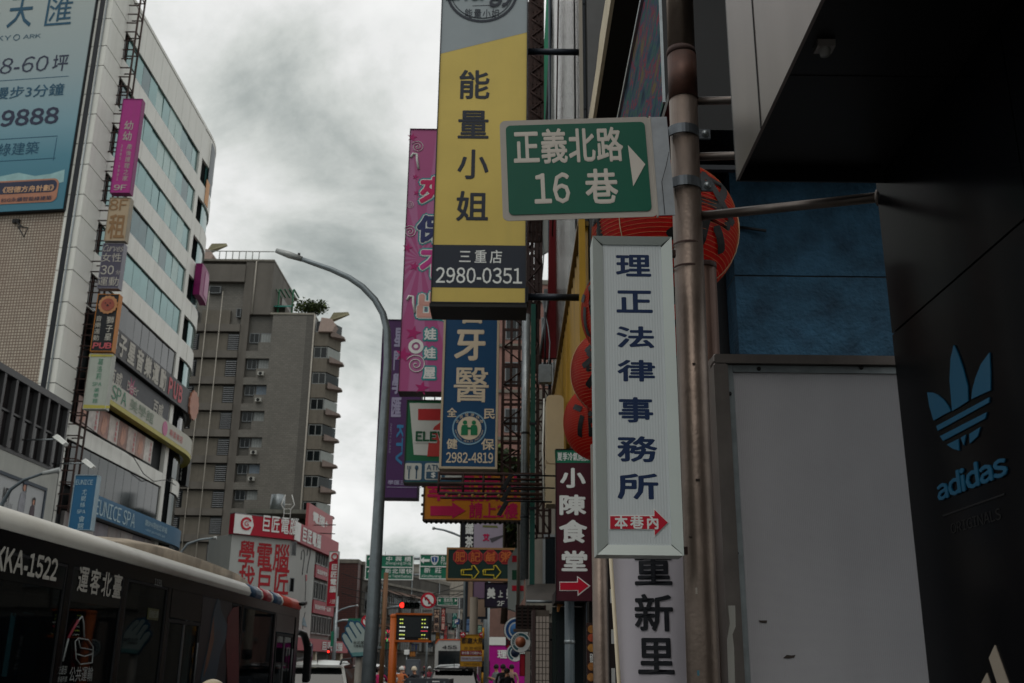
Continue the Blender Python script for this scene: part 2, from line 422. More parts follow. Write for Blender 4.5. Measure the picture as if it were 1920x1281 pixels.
BLU = mat('logo_blue', '#0a4e6c', .35, var=.08); 
lg = mat('logo_cream', '#94897b', .4, var=.08)
leaf = [[(1791,647),(1785,672),(1783,712),(1788,771),(1803,762),(1818,752),(1817,725),(1808,690),(1799,664)],
        [(1741,736),(1750,736),(1760,740),(1772,750),(1780,761),(1785,771),(1768,780),(1753,789),(1745,762)],
        [(1858,661),(1860,700),(1860,732),(1842,740),(1824,749),(1826,730),(1832,708),(1842,683)],
        [(1758,799),(1858,745),(1857,755),(1761,808)], [(1765,818),(1853,773),(1850,785),(1771,827)],
        [(1778,834),(1800,823),(1801,845),(1790,842)], [(1804,821),(1814,815),(1810,836)], [(1820,814),(1841,801),(1836,818),(1821,832)]]
for p in leaf:
    q = [T.xz(*a) for a in p]
    T.part('logo_shape', MB().poly(q, -.004, -.001), BLU)
def slot(s, a, b, m, off, y, d):
    x0, x1, z0, z1 = T.rect(a, b); T.part('lettering', text_fit(MB(), s, x0, x1, z0, z1, y, off, 0, d), m)
slot('adidas', (1762, 941), (1887, 842), BLU, .03, -.002, .003)
T.flat('rule', [(1769,966),(1885,925),(1885,928),(1769,969)], BLACK, .6)
x0, x1, z0, z1 = T.rect((1785, 1002), (1876, 952)); T.part('lettering', text_fit(MB(), 'ORIGINALS', x0, x1, z0, z1, -.0015), mat('embossed_black', '#040405', .6))
for p in ([(1868,1210),(1857,1234),(1875,1290),(1900,1300)], [(1853,1262),(1843,1281),(1840,1300),(1866,1306)]):
    T.part('logo_shape', MB().poly([T.xz(*a) for a in p], -.004, -.001), lg)
BRUSHED = mat('brushed_fascia_metal', '#746a65', .34, .85, var=.25, scale=1.5, streak=.5, dirt='#4a403b')
FX = .7
FU = 2.955-2.88
T.part('soffit', MB().box(FU, 3.6, -.45+.004, .043, 3.1425, 3.17), SOFF)
T.part('return_wall', MB().box(-.8, -.01, .02, .3, 3.6, 5.2), BLACK)
fs = T.part('fascia', MB().box(FU, 3.6, -.46, -.451, 3.10, 5.2), BRUSHED)
T.part('fascia_end', MB().box(FU-.01, FU-.002, -.46, 0, 3.10, 5.2), mat('fascia_end_dark', '#1a1b1e', .4, .5))
for u in (FU+.32, FU+.95, FU+1.7):
    T.part('seam', MB().box(u, u+.006, -.4625, -.4605, 3.1, 5.2), BLACK, parent=fs)
_d = ray(1545, 82); _t = (3.1425-H)/_d.z; cx_, cy_ = 2.955-_d.y*_t, _d.x*_t-1.15
sc = T.part('spot_lamp', MB().poly([(cx_-.022, 3.1415), (cx_+.022, 3.1415), (cx_+.018, 3.125), (cx_-.018, 3.125)], cy_-.022, cy_+.022), mat('camera_housing', '#8a8480', .4, .3))
T.part('lens', MB().lathe([(0, 3.108), (.012, 3.109), (.015, 3.125)], (cx_, cy_, 0), 14), mat('spot_lens', '#9a9a96', .15), parent=sc)
T.rep('soffit_joint', MB().box(-.002, .002, -.44, .04, 3.1405, 3.142), BLACK, [(.6, 0, 0), (1.4, 0, 0), (2.2, 0, 0)])

# ================================================================ steel poles
P0 = Fr(0, 3.45)
T = Thing('steel_pole', 'brown stained stainless steel pole carrying the green street sign', 'pole', P0, .64, 0)
T.part('shaft', MB().tube([(-.015, 0, -.02), (-.018, 0, 1.6), (.002, 0, 3.93)], .0535, 28), STAINED)
T.part('upper_shaft', MB().tube([(.002, 0, 3.932), (.01, 0, 4.9)], .0525, 28), mat('worn_steel', '#776a60', .36, .8, var=.3, scale=5, streak=.5, dirt='#4a372c', bump=.1))
T.part('rust_sleeve', MB().tube([(.001, 0, 3.72), (.002, 0, 3.912)], .0556, 28), mat('rusty_sleeve', '#4a2d22', .55, .4, var=.5, scale=14, dirtamt=.5, dirt='#1f1310'))
T.part('joint_ring', MB().tube([(.0, 0, 3.915), (.0, 0, 3.925), (.001, 0, 3.94)], [.0545, .0575, .0545], 28), RUST)
for z in (3.885, 3.89): pass
T.rep('tape_ring', MB().lathe([(.0545, -.004), (.0552, 0), (.0545, .004)], n=24), RUST, [(-.008, 0, P0.hit(1283, 462)[1]), (-.01, 0, P0.hit(1283, 505)[1])])
for (px_, py_, w_, h_, c_) in ((1303, 905, .014, .006, '#2b211c'), (1306, 1262, .012, .016, '#3f6a78'), (1296, 690, .01, .004, '#2b211c'), (1292, 1010, .016, .003, '#2b211c'), (1301, 1110, .006, .02, '#a39c92')):
    xq, zq = T.xz(px_, py_); aq = math.asin(max(-.95, min(.95, (xq+.012)/.0545))); T.part('sticker_rest', MB().box(xq-w_/2, xq+w_/2, -.0552*math.cos(aq)-.0012, -.0545*math.cos(aq)+.001, zq-h_/2, zq+h_/2), mat('sticker_'+c_[1:], c_, .6))
T2 = Thing('steel_pole', 'shorter brown steel pipe close behind the sign pole, beside the blank light box', 'pole', Fr(0, 3.8), .756, 0)
T2.part('shaft', MB().tube([(-.01, 0, -.02), (-.01, 0, 2.0), (.0, 0, 3.18)], .05, 24), mat('brown_steel_dull', '#5d463c', .42, .7, var=.3, scale=4, streak=.5, dirt='#2b1c17'))
T2.part('cap', MB().lathe([(.052, 3.17), (.052, 3.19), (0, 3.2)], (0, 0, 0), 20), RUST)
def bar(name, label, p0, p1, r, m):
    p0, p1 = Vector(p0), Vector(p1)
    e = bpy.data.objects.new(name, None); COL.objects.link(e); e.location = p0; e['label'] = label; e['category'] = 'bracket'; e['group'] = 'steel arms on the pole'
    obj('tube', MB().tube([(0, 0, 0), tuple(p1-p0)], r, 16).mesh('tube', m), e)
    d = (p1-p0).normalized()
    obj('flange', MB().tube([tuple((p1-p0)-d*.012), tuple(p1-p0)], r*1.7, 16).mesh('flange', m), e)
DULL = mat('dull_arm_steel', '#6d6560', .35, .8, var=.25, scale=6, streak=.3, dirt='#35221a')
z1 = P0.hit(1305, 190)[1]; z2 = P0.hit(1313, 294)[1]; z3 = P0.hit(1318, 405)[1]
ze = SR.hit(1640, 372)[1]
bar('support_arm', 'topmost short steel arm from the pole to the metal fascia', (.69, 3.45, z1), (1.17, 3.43, z1+.01), .0155, DULL)
bar('support_arm', 'middle short steel arm just above the lower pole clamp', (.69, 3.45, z2), (1.17, 3.43, z2+.01), .0155, DULL)
bar('support_arm', 'long bare steel arm crossing in front of the blue wall', (.69, 3.45, z3), (1.17, 2.965, ze), .017, DULL)
# ---------------- green street sign
GF = Fr(0, 3.375)
(uL, zB), (uR, zT) = GF.hit(938, 412), GF.hit(1252, 208)
T = Thing('street_sign', 'green street name sign with white characters and arrow clamped to the pole', 'street sign', GF, uR, (zB+zT)/2, ry=0)
T.e.rotation_euler = (0, R(-2.6), 0)
w = uR-uL; h = .405
REFL = mat('sign_reflective_border', '#a9a39b', .5, var=.1, bump=.15, bscale=400)
def rrect(x0, x1, z0, z1, r, n=6):
    p = []
    for cx, cz, a in ((x1-r, z0+r, -90), (x1-r, z1-r, 0), (x0+r, z1-r, 90), (x0+r, z0+r, 180)):
        for k in range(n+1):
            t = R(a+90*k/n); p.append((cx+r*math.cos(t), cz+r*math.sin(t)))
    return p
xr = -.058
T.part('plate', MB().poly(rrect(-w, xr, -h/2, h/2, .022), 0, .003), REFL)
T.part('mounting_plate', MB().poly([(xr+.002, -h/2+.004), (.004, -h/2+.004), (.004, h/2-.002), (xr+.002, h/2-.002)], 0, .006), mat('mounting_plate_metal', '#969ba0', .42, .6, var=.15, scale=8, dirtamt=.3, dirt='#57544f'))
T.part('hem', MB().box(xr-.004, xr+.001, -.004, .012, -h/2, h/2), REFL)
ge = .022
T.part('green_field', MB().poly(rrect(-w+ge, xr-ge, -h/2+ge, h/2-ge, .018), -.003, -.0005), mat('street_sign_green', '#045844', .42, var=.14, scale=3, dirtamt=.12, dirt='#0b3c33'))
sw = xr-ge-(-w+ge); X0 = -w+ge
SL = mat('sign_lettering', '#c9c2b8', .5, var=.08, bump=.1, bscale=400)
T.part('lettering', text_col(MB(), '正義北路', X0+.022, X0+.43, .018, .158, -.0045, .022, .93, horiz=True), SL)
T.part('lettering', text_fit(MB(), '16', X0+.095, X0+.225, -.142, -.018, -.0045, .02), SL)
T.part('lettering', text_col(MB(), '巷', X0+.28, X0+.40, -.152, -.012, -.0045, .022, .95, horiz=True), SL)
T.part('arrow', MB().poly([(X0+.447, .085), (X0+.505, .005), (X0+.455, -.082)], -.0045, -.003), SL)
# clamps round the pole
CL = mat('clamp_steel', '#5f6469', .45, .75, var=.2, scale=10)
def clamp(py, lab):
    z = P0.hit(1283, py)[1]; cx = .63+.006*(z-3.2)
    T = Thing('pole_clamp', lab, 'clamp', P0, cx, z, group='clamps on the sign pole')
    n = 14; vs = []; pts = []
    r0, r1 = .0545, .061
    vo = []; 
    for k in range(n+1):
        t = R(180+180*k/n); vo.append((math.cos(t), math.sin(t)))
    v = []; f = []
    for (c_, s_) in vo:
        for rr, zz in ((r0, -.019), (r1, -.019), (r1, .019), (r0, .019)): v.append((rr*c_, rr*s_, zz))
    for k in range(n):
        for q in range(4): f.append((k*4+q, (k+1)*4+q, (k+1)*4+(q+1) % 4, k*4+(q+1) % 4))
    T.part('band', MB().add(v, f, False), CL)
    for s in (-1, 1):
        T.part('lug', MB().bbox(s*.055, s*.104, -.010, -.001, -.021, .021, .003), CL)
        T.part('bolt', MB().lathe([(0, -.021), (.009, -.021), (.0105, -.018), (.0105, -.0105)], (s*.083, 0, 0), 6, 'y'), GREYST)
        T.part('washer', MB().lathe([(.014, -.0105), (.014, -.013), (0, -.0132)], (s*.083, 0, 0), 16, 'y'), GREYST)
clamp(253, 'upper grey steel clamp fixing the green sign to the pole'); clamp(350, 'lower grey steel clamp, near the bottom of the green sign')
# loose wire
T = Thing('loose_wire', 'thin loose black wire dangling behind the green sign plate', 'wire', GF, uR, 3.3)
T.part('strand', MB().tube([(-.005, -.02, .15), (-.018, -.022, .09), (-.035, -.02, .03), (-.032, -.02, -.02), (-.028, -.02, -.10)], .0012, 6), BLACK)

# ================================================================ white law office sign
F = Fr(0, 3.3)
a, b = (1117, 1041), (1260, 447)
(u0, z0), (u1, z1) = F.hit(*a), F.hit(*b)
u0 = (F.hit(1112, 447)[0]+F.hit(1117, 1041)[0])/2; u1 = (F.hit(1260, 447)[0]+F.hit(1279, 1041)[0])/2
T = Thing('light_box_sign', 'long white light box sign of a law office, with navy characters and red arrow', 'sign', F, u0, z0)
w, h = u1-u0, z1-z0
ALU = mat('sign_aluminium', '#b4bcb8', .45, .2, var=.07, scale=3, streak=.12, dirt='#7b827d')
T.part('case', MB().box(0, w, .03, .10, 0, h), ALU)
bt = .036
def bevel_side(pts):  # outer edge lies behind, inner edge in front
    (a, b, c, d) = pts
    v = [(a[0], -.002, a[1]), (b[0], -.002, b[1]), (c[0], -.014, c[1]), (d[0], -.014, d[1]), (a[0], .03, a[1]), (b[0], .03, b[1]), (c[0], .03, c[1]), (d[0], .03, d[1])]
    return MB().add(v, [(0, 1, 2, 3), (1, 0, 4, 5), (3, 2, 6, 7), (0, 3, 7, 4), (2, 1, 5, 6), (7, 6, 5, 4)])
g = .0004
T.part('frame_side', bevel_side([(0, g), (0, h-g), (bt, h-bt-g), (bt, bt+g)][::-1]), ALU)
T.part('frame_side', bevel_side([(w, h-g), (w, g), (w-bt, bt+g), (w-bt, h-bt-g)][::-1]), ALU)
T.part('frame_top', bevel_side([(g, h), (w-g, h), (w-bt-g, h-bt*.75), (bt+g, h-bt*.75)][::-1]), ALU)
T.part('frame_bottom', bevel_side([(w-g, 0), (g, 0), (bt+g, bt*.9), (w-bt-g, bt*.9)][::-1]), ALU)
T.part('face_panel', MB().box(bt, w-bt, .002, .012, bt*.9, h-bt*.75), mat('ribbed_acrylic', '#c2c9cb', .5, var=.06, scale=1.5, streak=.08, dirt='#8b8f8f', ribs=34))
cs = [('理',(1155,518),(1220,478)),('正',(1156,586),(1223,545)),('法',(1156,652),(1226,612)),('律',(1158,715),(1228,675)),('事',(1160,792),(1224,745)),('務',(1158,866),(1232,818)),('所',(1158,936),(1234,888))]
for ch, pa, pb in cs:
    x0, x1, za, zb = T.rect(pa, pb); T.part('lettering', text_fit(MB(), ch, x0, x1, za, zb, .0012, .026), NAVY)
def fl(pts, y0, y1, m, name): T.part(name, MB().poly([T.xz(*p) for p in pts], y0, y1), m)
fl([(1143,966),(1226,966),(1226,953),(1254,980),(1227,1007),(1226,994),(1143,993)], .0004, .0016, WLET, 'arrow_border')
fl([(1144,968),(1227,968),(1227,956),(1252,980),(1228,1004),(1227,992),(1144,992)], -.0012, .0003, REDP, 'arrow')
x0, x1, za, zb = T.rect((1150, 992), (1238, 968)); T.part('lettering', text_col(MB(), '本巷內', x0, x1, za, zb, -.002, .03, .80, horiz=True), WLET)
for py in (468, 1030):
    T.part('hinge_lug', MB().box(w-.004, w+.02, .03, .05, T.xz(1270, py)[1]-.012, T.xz(1270, py)[1]+.012), RUST)

# ================================================================ white cloth banner behind
F = Fr(0, 4.25)
(u0, z0), (u1, z1) = F.hit(1178, 1281), F.hit(1270, 985)
T = Thing('cloth_banner', 'white cloth banner with bold black characters hanging below the law office sign', 'banner', F, u0, z0)
mb = MB(); nx, nz = 14, 40; zb0 = -1.15; zt = T.xz(1150, 940)[1]
xl_top = T.xz(1140, 940)[0]; xl_bot = T.xz(1196, 1400)[0]; xr_top = T.xz(1277, 940)[0]; xr_bot = T.xz(1290, 1400)[0]
def cloth_y(s, t): return .018*math.sin(s*5+t*3)+.012*math.sin(t*9+s*8)*(1-s)+.05*(1-s)**6
vs = []; fs = []
for j in range(nz+1):
    t = j/nz; za = zt+(zb0-zt)*t
    for i in range(nx+1):
        s = i/nx; xl = xl_top+(xl_bot-xl_top)*t; xr = xr_top+(xr_bot-xr_top)*t
        vs.append((xl+(xr-xl)*s, cloth_y(s, t)-.02, za))
for j in range(nz):
    for i in range(nx): k = j*(nx+1)+i; fs.append((k, k+1, k+nx+2, k+nx+1))
T.part('cloth', mb.add(vs, fs, True), mat('banner_cloth', '#b8b3ba', .7, var=.10, scale=2, streak=.22, dirt='#6e6675'))
def ctf(x, y, z):
    t = (z-zt)/(zb0-zt); xl = xl_top+(xl_bot-xl_top)*t; xr = xr_top+(xr_bot-xr_top)*t; s = (x-xl)/(xr-xl)
    return (x, cloth_y(s, t)-.02-.004, z)
for ch, pa, pb in (('重',(1190,1098),(1256,1032)),('新',(1190,1184),(1258,1115)),('里',(1196,1264),(1260,1197)),('長',(1196,1350),(1264,1283))):
    x0, x1, za, zb = T.rect(pa, pb); T.part('lettering', text_fit(MB(), ch, x0, x1, za, zb, 0, .022, tf=ctf), INK)
T.part('batten', MB().tube([(xl_top-.002, .02, zt), (xl_bot-.01, .02, zb0)], .008, 8), CREAM)
T3 = Thing('steel_post', 'thin brown steel post left of the cloth banner', 'post', Fr(0, 4.5), Fr(0, 4.5).hit(1126, 1160)[0], 0)
T3.part('shaft', MB().tube([(0, 0, -.02), (0, 0, 2.6)], .034, 18), STAINED)
T3.part('base_plate', MB().box(-.08, .08, -.08, .08, -.02, .01), RUST)
T3 = Thing('steel_post', 'narrow dark flat post against the cloth banner edge', 'post', Fr(0, 4.6), Fr(0, 4.6).hit(1148, 1160)[0], 0)
T3.part('shaft', MB().box(-.018, .018, 0, .04, -.02, 2.7), mat('dark_post', '#2c2523', .6, .3, var=.3))
T3.rep('sticker', MB().box(-.008, .008, -.002, -.0005, -.03, .03), WHITE, [(0, 0, 1.95), (.002, 0, 1.78), (.0, 0, 1.62)])

# ================================================================ blank light box
F = Fr(0, 3.62)
(u0, z1) = F.hit(1336, 665); z0 = .7; u1 = 1.45
T = Thing('blank_light_box', 'large blank grey light box in a worn steel frame, right of the pole', 'sign', F, u0, z0)
w, h = u1-u0, z1-z0
STF = mat('worn_box_steel', '#77706c', .38, .8, var=.3, scale=5, streak=.35, dirt='#3e3936')
T.part('case', MB().box(0, w, .05, .35, 0, h), STF)
T.part('frame_side', MB().bbox(0, .052, -.01, .05, 0, h-.034, .006), STF)
T.part('frame_top', MB().bbox(0, w, -.01, .05, h-.034, h, .006), STF)
T.part('inner_rail', MB().box(.053, .075, .012, .05, 0, h-.036), GREYST)
T.part('inner_rail', MB().box(.076, w, .012, .05, h-.062, h-.036), GREYST)
T.part('face_panel', MB().box(.0755, w, .02, .045, 0, h-.0625), mat('blank_acrylic', '#a09fa3', .5, var=.14, scale=1.1, streak=.3, dirt='#63636a', ribs=46))
for px, py in ((1424, 690), (1617, 688), (1369, 737), (1382, 1037)):
    x, z = T.xz(px, py); T.part('bolt', MB().lathe([(0, .004), (.007, .005), (.008, .012)], (x, 0, z), 12, 'y'), BLACK)
T.ppoly('peeling_paint', [(1364,1136),(1377,1136),(1378,1175),(1372,1190),(1375,1215),(1377,1290),(1365,1290),(1362,1200),(1367,1170)], -.0125, -.0105, mat('peeling_paint', '#a5a49e', .7))
for p in ([(1425,1163),(1441,1163),(1440,1168),(1427,1167)], [(1471,1234),(1478,1228),(1487,1229),(1494,1228),(1492,1233),(1481,1235)]):
    T.ppoly('scuff', p, .0182, .0195, mat('scuff', '#3b332f', .8))

# ================================================================ blue rendered wall and dark recess behind the pole
F = Fr(0, 7.0)
T = Thing('blue_wall', 'blue rough rendered wall with a horizontal joint behind the long steel arm', 'wall', F, 1.62, 0)
BW = mat('blue_render', '#284a61', .85, var=.6, scale=3.2, dirtamt=.65, dirt='#16293a', bump=1.0, bscale=26)
zj = F.hit(1500, 518)[1]
T.part('render_panel', MB().box(.0, 4, 0, .3, 0, zj-.006), BW); T.part('render_panel', MB().box(.0, 4, 0, .3, zj+.006, 5.25), BW); T.part('dark_header', MB().box(-.45, 4, -.6, .3, 5.26, 9), BLACK)
T.part('joint', MB().box(.0, 4, .012, .3, zj-.006, zj+.006), BLACK)
T.part('bracket', MB().tube([(.05, -.02, F.hit(1390, 428)[1]), (.24, -.05, F.hit(1424, 438)[1])], .012, 8), DARKST)
T = Thing('dark_pier', 'dark slate clad pier between the blue wall and the lanterns', 'wall', Fr(0, 7.4), 1.18, 0)
T.part('cladding', MB().box(0, .52, 0, .4, 0, 9), mat('slate_cladding', '#23262b', .5, .3, var=.2, streak=.2, dirt='#0e0f10'))
T.part('core', MB().box(.5, 3.5, .41, .8, 0, 9), BLACK)
# ================================================================ paper lanterns
LRED = mat('lantern_red_paper', '#b8140f', .5, var=.3, scale=2.2, dirtamt=.3, dirt='#b8452c')
_n = LRED.node_tree; _b = _n.nodes['Principled BSDF']; _t = _n.nodes.new('ShaderNodeBsdfTranslucent'); _t.inputs[0].default_value = lin('#d93a22'); _m = _n.nodes.new('ShaderNodeMixShader'); _m.inputs[0].default_value = .5
_n.links.new(_b.outputs[0], _m.inputs[1]); _n.links.new(_t.outputs[0], _m.inputs[2]); _n.links.new(_m.outputs[0], _n.nodes['Material Output'].inputs[0])
LBLK = mat('lantern_black_paint', '#0d0d0f', .55, var=.1)
LW, LH = .46, .43
def lprof(t):  # t -1..1 bottom..top
    return LW*(max(0, 1-abs(t)**2.15))**.5*.90+.10*LW
def lantern(Y, X, Z, s, rot, lab, tilt=0):
    F_ = Fr(0, Y, rot); e = Thing('paper_lantern', lab, 'lantern', Fr(X, Y, 0), 0, Z, group='red paper lanterns hung in a row')
    e.e.scale = (s, s, s); e.e.rotation_euler = (R(tilt), R(5), R(rot))
    n = 34; pr = []
    for i in range(n*2+1):
        t = -1+i/n; r = lprof(t)*(1 if i % 2 == 0 else .984); pr.append((r, t*LH))
    e.part('paper_shell', MB().lathe(pr, n=48), LRED)
    rib = MB()
    for i in range(0, n*2+1, 2):
        t = -1+i/n; r = lprof(t)+.0008; rib.lathe([(r, t*LH-.0015), (r+.0025, t*LH), (r, t*LH+.0015)], n=40)
    e.part('ribs', rib, mat('lantern_rib', '#d07a50', .5), kind='stuff')
    for sg, nm in ((1, 'top_ring'), (-1, 'bottom_ring')):
        e.part(nm, MB().lathe([(.05, sg*(LH-.004)), (.06, sg*(LH+.03)), (.12*1, sg*(LH+.03)), (.13, sg*(LH-.01))], n=28), LBLK)
    def tf(x, y, z):
        a = x/LW; t = z/LH; r = lprof(t)+.007; return (r*math.sin(a), -r*math.cos(a), z)
    for k in range(3):
        mb = MB(); a0 = 2.1*k*LW
        text_fit(mb, '祭烤酒'[k], -.27, .27, -.27, .27, 0, .02, tf=lambda x, y, z, a0=a0: tf(x+a0, y, z), res=3)
        e.part('lettering', mb, LBLK)
    st = MB()
    for a in (.95, -1.2):
        pts = []
        for i in range(13):
            t = -.98+i*.163; r = lprof(min(.99, t))+.006; pts.append((r*math.sin(a), -r*math.cos(a), t*LH))
        st.tube(pts, .0035, 5)
    e.part('cord', st, mat('lantern_cord', '#b59a7c', .6), kind='stuff')
    e.part('hanger', MB().tube([(0, 0, LH+.02), (0, 0, LH+.22)], .006, 6), DARKST)
LX = .955; LS = .88
lantern(6.0*LS, LX*LS, 1.65+2.65*LS, LS, 25, 'largest red paper lantern, just behind the green street sign')
lantern(7.55*LS, (LX+.02)*LS, 1.65+2.65*LS, .97*LS, 65, 'second red paper lantern in the row, half hidden by the law office sign')
lantern(9.1*LS, (LX+.03)*LS, 1.65+2.60*LS, .97*LS, -20, 'third red paper lantern in the row, behind the law office sign')
lantern(10.9*LS, (LX+.05)*LS, 1.65+2.55*LS, .97*LS, 100, 'farthest red paper lantern, above the maroon restaurant sign')
# beam that carries them
T = Thing('lantern_beam', 'dark steel beam above the row of red lanterns', 'beam', Fr(LX*LS, 4.6, 90), 0, 4.52)
T.part('rail', MB().box(0, 8, -.03, .03, 0, .05), DARKST)
T.rep('bracket', MB().box(-.02, .02, -.6, -.03, .0, .03), DARKST, [(1, 0, .01), (4, 0, .01), (7, 0, .01)])

# ================================================================ right side buildings, row along the pavement
# canopy / overhang above the lanterns
T = Thing('overhang', 'dark overhanging canopy with a pale worn edge above the lanterns', 'canopy', Fr(.94, 9.45, -90), 0, 7.95)
T.part('soffit', MB().box(-2.2, 4.0, .03, 3, 0, .12), mat('dark_soffit', '#191614', .8, var=.4, scale=1.5, dirtamt=.4, dirt='#050505'))
ed = [(-2.22, 0), (4.0, 0), (4.0, .48), (.7, .46), (.24, .39), (-.36, .43), (-.95, .34), (-2.22, .38)]
T.part('edge_trim', MB().poly(ed, -.01, .028), CREAM)
# mosaic screen
F = Fr(.85, 5.2, -90)
T = Thing('mosaic_panel', 'long panel of dark multicoloured streaks in a steel frame, high behind the pole', 'panel', F, 0, 4.75)
m = bpy.data.materials.new('streaky_mosaic'); m.use_nodes = True; t_ = m.node_tree; b_ = t_.nodes['Principled BSDF']
tc = t_.nodes.new('ShaderNodeTexCoord'); mp = t_.nodes.new('ShaderNodeMapping'); mp.inputs['Scale'].default_value = (.7, 1, 2.6); mp.inputs['Rotation'].default_value = (0, .55, 0)
ns = t_.nodes.new('ShaderNodeTexNoise'); ns.inputs['Scale'].default_value = 3; ns.inputs['Detail'].default_value = 5
t_.links.new(tc.outputs['Object'], mp.inputs[0]); t_.links.new(mp.outputs[0], ns.inputs['Vector'])
rp = t_.nodes.new('ShaderNodeValToRGB'); t_.links.new(ns.outputs['Fac'], rp.inputs[0]); rp.color_ramp.elements[0].position = .3; rp.color_ramp.elements[0].color = (.01, .02, .03, 1)
rp.color_ramp.elements[1].position = .8; rp.color_ramp.elements[1].color = (.03, .05, .1, 1)
for p, c_ in ((.40, (.02, .05, .09, 1)), (.46, (.04, .10, .08, 1)), (.50, (.03, .06, .12, 1)), (.535, (.22, .03, .035, 1)), (.56, (.03, .06, .11, 1)), (.62, (.14, .10, .04, 1))):
    x_ = rp.color_ramp.elements.new(p); x_.color = c_
t_.links.new(rp.outputs[0], b_.inputs['Base Color']); b_.inputs['Roughness'].default_value = .7; b_.inputs['Specular IOR Level'].default_value = .04
T.part('screen', MB().box(-3.2, 0, 0, .06, 0, 1.17), m)
T.part('frame_top', MB().box(-3.2, .0, -.02, .06, 1.172, 1.205), GREYST)
T.part('frame_end', MB().box(.002, .018, -.005, .01, 0, 1.205), GREYST); T.part('end_cover', MB().box(.002, .016, .011, .16, 0, 1.2), BLACK)
T.part('back', MB().box(-3.2, 0, .062, .16, 0, 1.2), BLACK)
# grey clad wall piece facing the camera
F = Fr(0, 12.2)
u0, zt = F.hit(1087, 0); u1 = 3.0
T = Thing('grey_wall', 'plain grey clad wall between the steel facade and the dark overhang', 'wall', F, u0, 0)
for i, z in enumerate((0, 3.2, F.hit(1100, 205)[1], F.hit(1100, 8)[1])):
    za = z+.01; zb = (3.2, F.hit(1100, 205)[1], F.hit(1100, 8)[1], 15)[i]-.01
    T.part('panel', MB().box(0, u1-u0, 0, .05, za, zb), mat('grey_cladding', '#59616a', .5, .2, var=.08, streak=.1, dirt='#3a3d40'))
T.part('core', MB().box(0, u1-u0, .052, .3, 0, 15), BLACK)
# chrome facade
FC = Fr(.85, 12.0, -90)
MIR = bpy.data.materials.new('rippled_steel_sheet'); MIR.use_nodes = True; t_ = MIR.node_tree; b_ = t_.nodes['Principled BSDF']
b_.inputs['Metallic'].default_value = .85; b_.inputs['Roughness'].default_value = .2; b_.inputs['Base Color'].default_value = lin('#6f6a61')
tc = t_.nodes.new('ShaderNodeTexCoord'); mp = t_.nodes.new('ShaderNodeMapping'); mp.inputs['Scale'].default_value = (6, 1, .5)
ns = t_.nodes.new('ShaderNodeTexNoise'); ns.inputs['Scale'].default_value = 1.2; ns.inputs['Detail'].default_value = 3
bp = t_.nodes.new('ShaderNodeBump'); bp.inputs['Strength'].default_value = .6; bp.inputs['Distance'].default_value = .03
t_.links.new(tc.outputs['Object'], mp.inputs[0]); t_.links.new(mp.outputs[0], ns.inputs['Vector']); t_.links.new(ns.outputs['Fac'], bp.inputs['Height']); t_.links.new(bp.outputs[0], b_.inputs['Normal'])
T = Thing('steel_facade', 'building front clad in rippled shiny steel above yellow corrugated sheeting', 'building', FC, 0, 0)
YC = mat('yellow_corrugated_sheet', '#a8800f', .45, .2, var=.2, scale=2, streak=.45, dirt='#5a4310')
T.part('core', MB().box(-9.2, .18, .1, 2.2, 0, 18), mat('core_grey', '#4a4a4a'))
for i in range(4):
    T.part('steel_sheet', MB().box(-8.8+i*2.2+.01, -8.8+(i+1)*2.2-.01, 0, .05, 7.05, 18), MIR)
T.part('ledge', MB().box(-8.9, .1, -.05, .09, 6.98, 7.045), mat('brass_trim', '#6d5522', .4, .5))
nr = 44; pts = []
for i in range(nr+1):
    pts.append((-8.8+8.9*i/nr, .0 if i % 2 else .08))
v = []; f = []
for (x, y) in pts: v += [(x, y, 4.9), (x, y, 6.975)]
for i in range(nr): f.append((2*i, 2*i+2, 2*i+3, 2*i+1))
T.part('corrugated_sheet', MB().add(v, f), YC)
T.part('corner_post', MB().box(.11, .16, -.04, .04, 4.9, 7.4), YC)
T.part('lower_wall', MB().box(-8.8, .1, .04, .09, 0, 4.88), mat('shop_dark_wall', '#2a2624', .7))
T.rep('downpipe', MB().tube([(0, -.07, 7.2), (0, -.07, 17)], .035, 8), mat('dark_blue_pipe', '#2b3a48', .5, .2), [(-8.75, 0, 0)]); T.part('cable', MB().tube([(-.5, -.03, 7.2), (-.45, -.03, 11), (-.5, -.03, 17)], .012, 6), BLACK)
T.part('cable', MB().tube([(-3, -.06, 17.5), (-4.5, -.06, 14), (-5.6, -.06, 11.5), (-8.7, -.06, 9.3)], .015, 6), RUST)

def slab(name, label, cat, Y, pts, depth, m, group=None, edge=None):
    F_ = Fr(0, Y); u, z = F_.hit(*pts[0]); T_ = Thing(name, label, cat, F_, u, z, group)
    T_.ppoly('panel', pts, 0, depth, m)
    if edge:
        T_.part('edge_strip', MB().tube([(*[T_.xz(*pts[0])[0]], -.02, T_.xz(*pts[0])[1]), (T_.xz(*pts[1])[0], -.02, T_.xz(*pts[1])[1])], .03, 6), edge)
    return T_
slab('projecting_panel', 'pale grey projecting sign panel seen nearly edge on beside the lattice', 'sign', 21, [(1012,480),(1037,-40),(1047,-40),(1040,300),(1030,470)], .08, mat('pale_panel', '#aeb3b0', .5, var=.05), edge=DARKST)
slab('projecting_panel', 'narrow bright green panel strip behind the steel lattice', 'sign', 23, [(1008,330),(1026,-40),(1036,-40),(1018,330)], .08, mat('green_panel', '#1f7a5b', .5, var=.2))
T = slab('projecting_panel', 'dark red pointed sign panel under the shiny steel front', 'sign', 19.5, [(1012,671),(1027,560),(1030,405),(1044,405),(1046,560),(1043,671)], .1, mat('dark_red_panel', '#7d0f18', .5, var=.12), edge=GREYST)
T.part('back_flange', MB().box(.08, .26, .1, .14, 0, 1.5), GREYST)
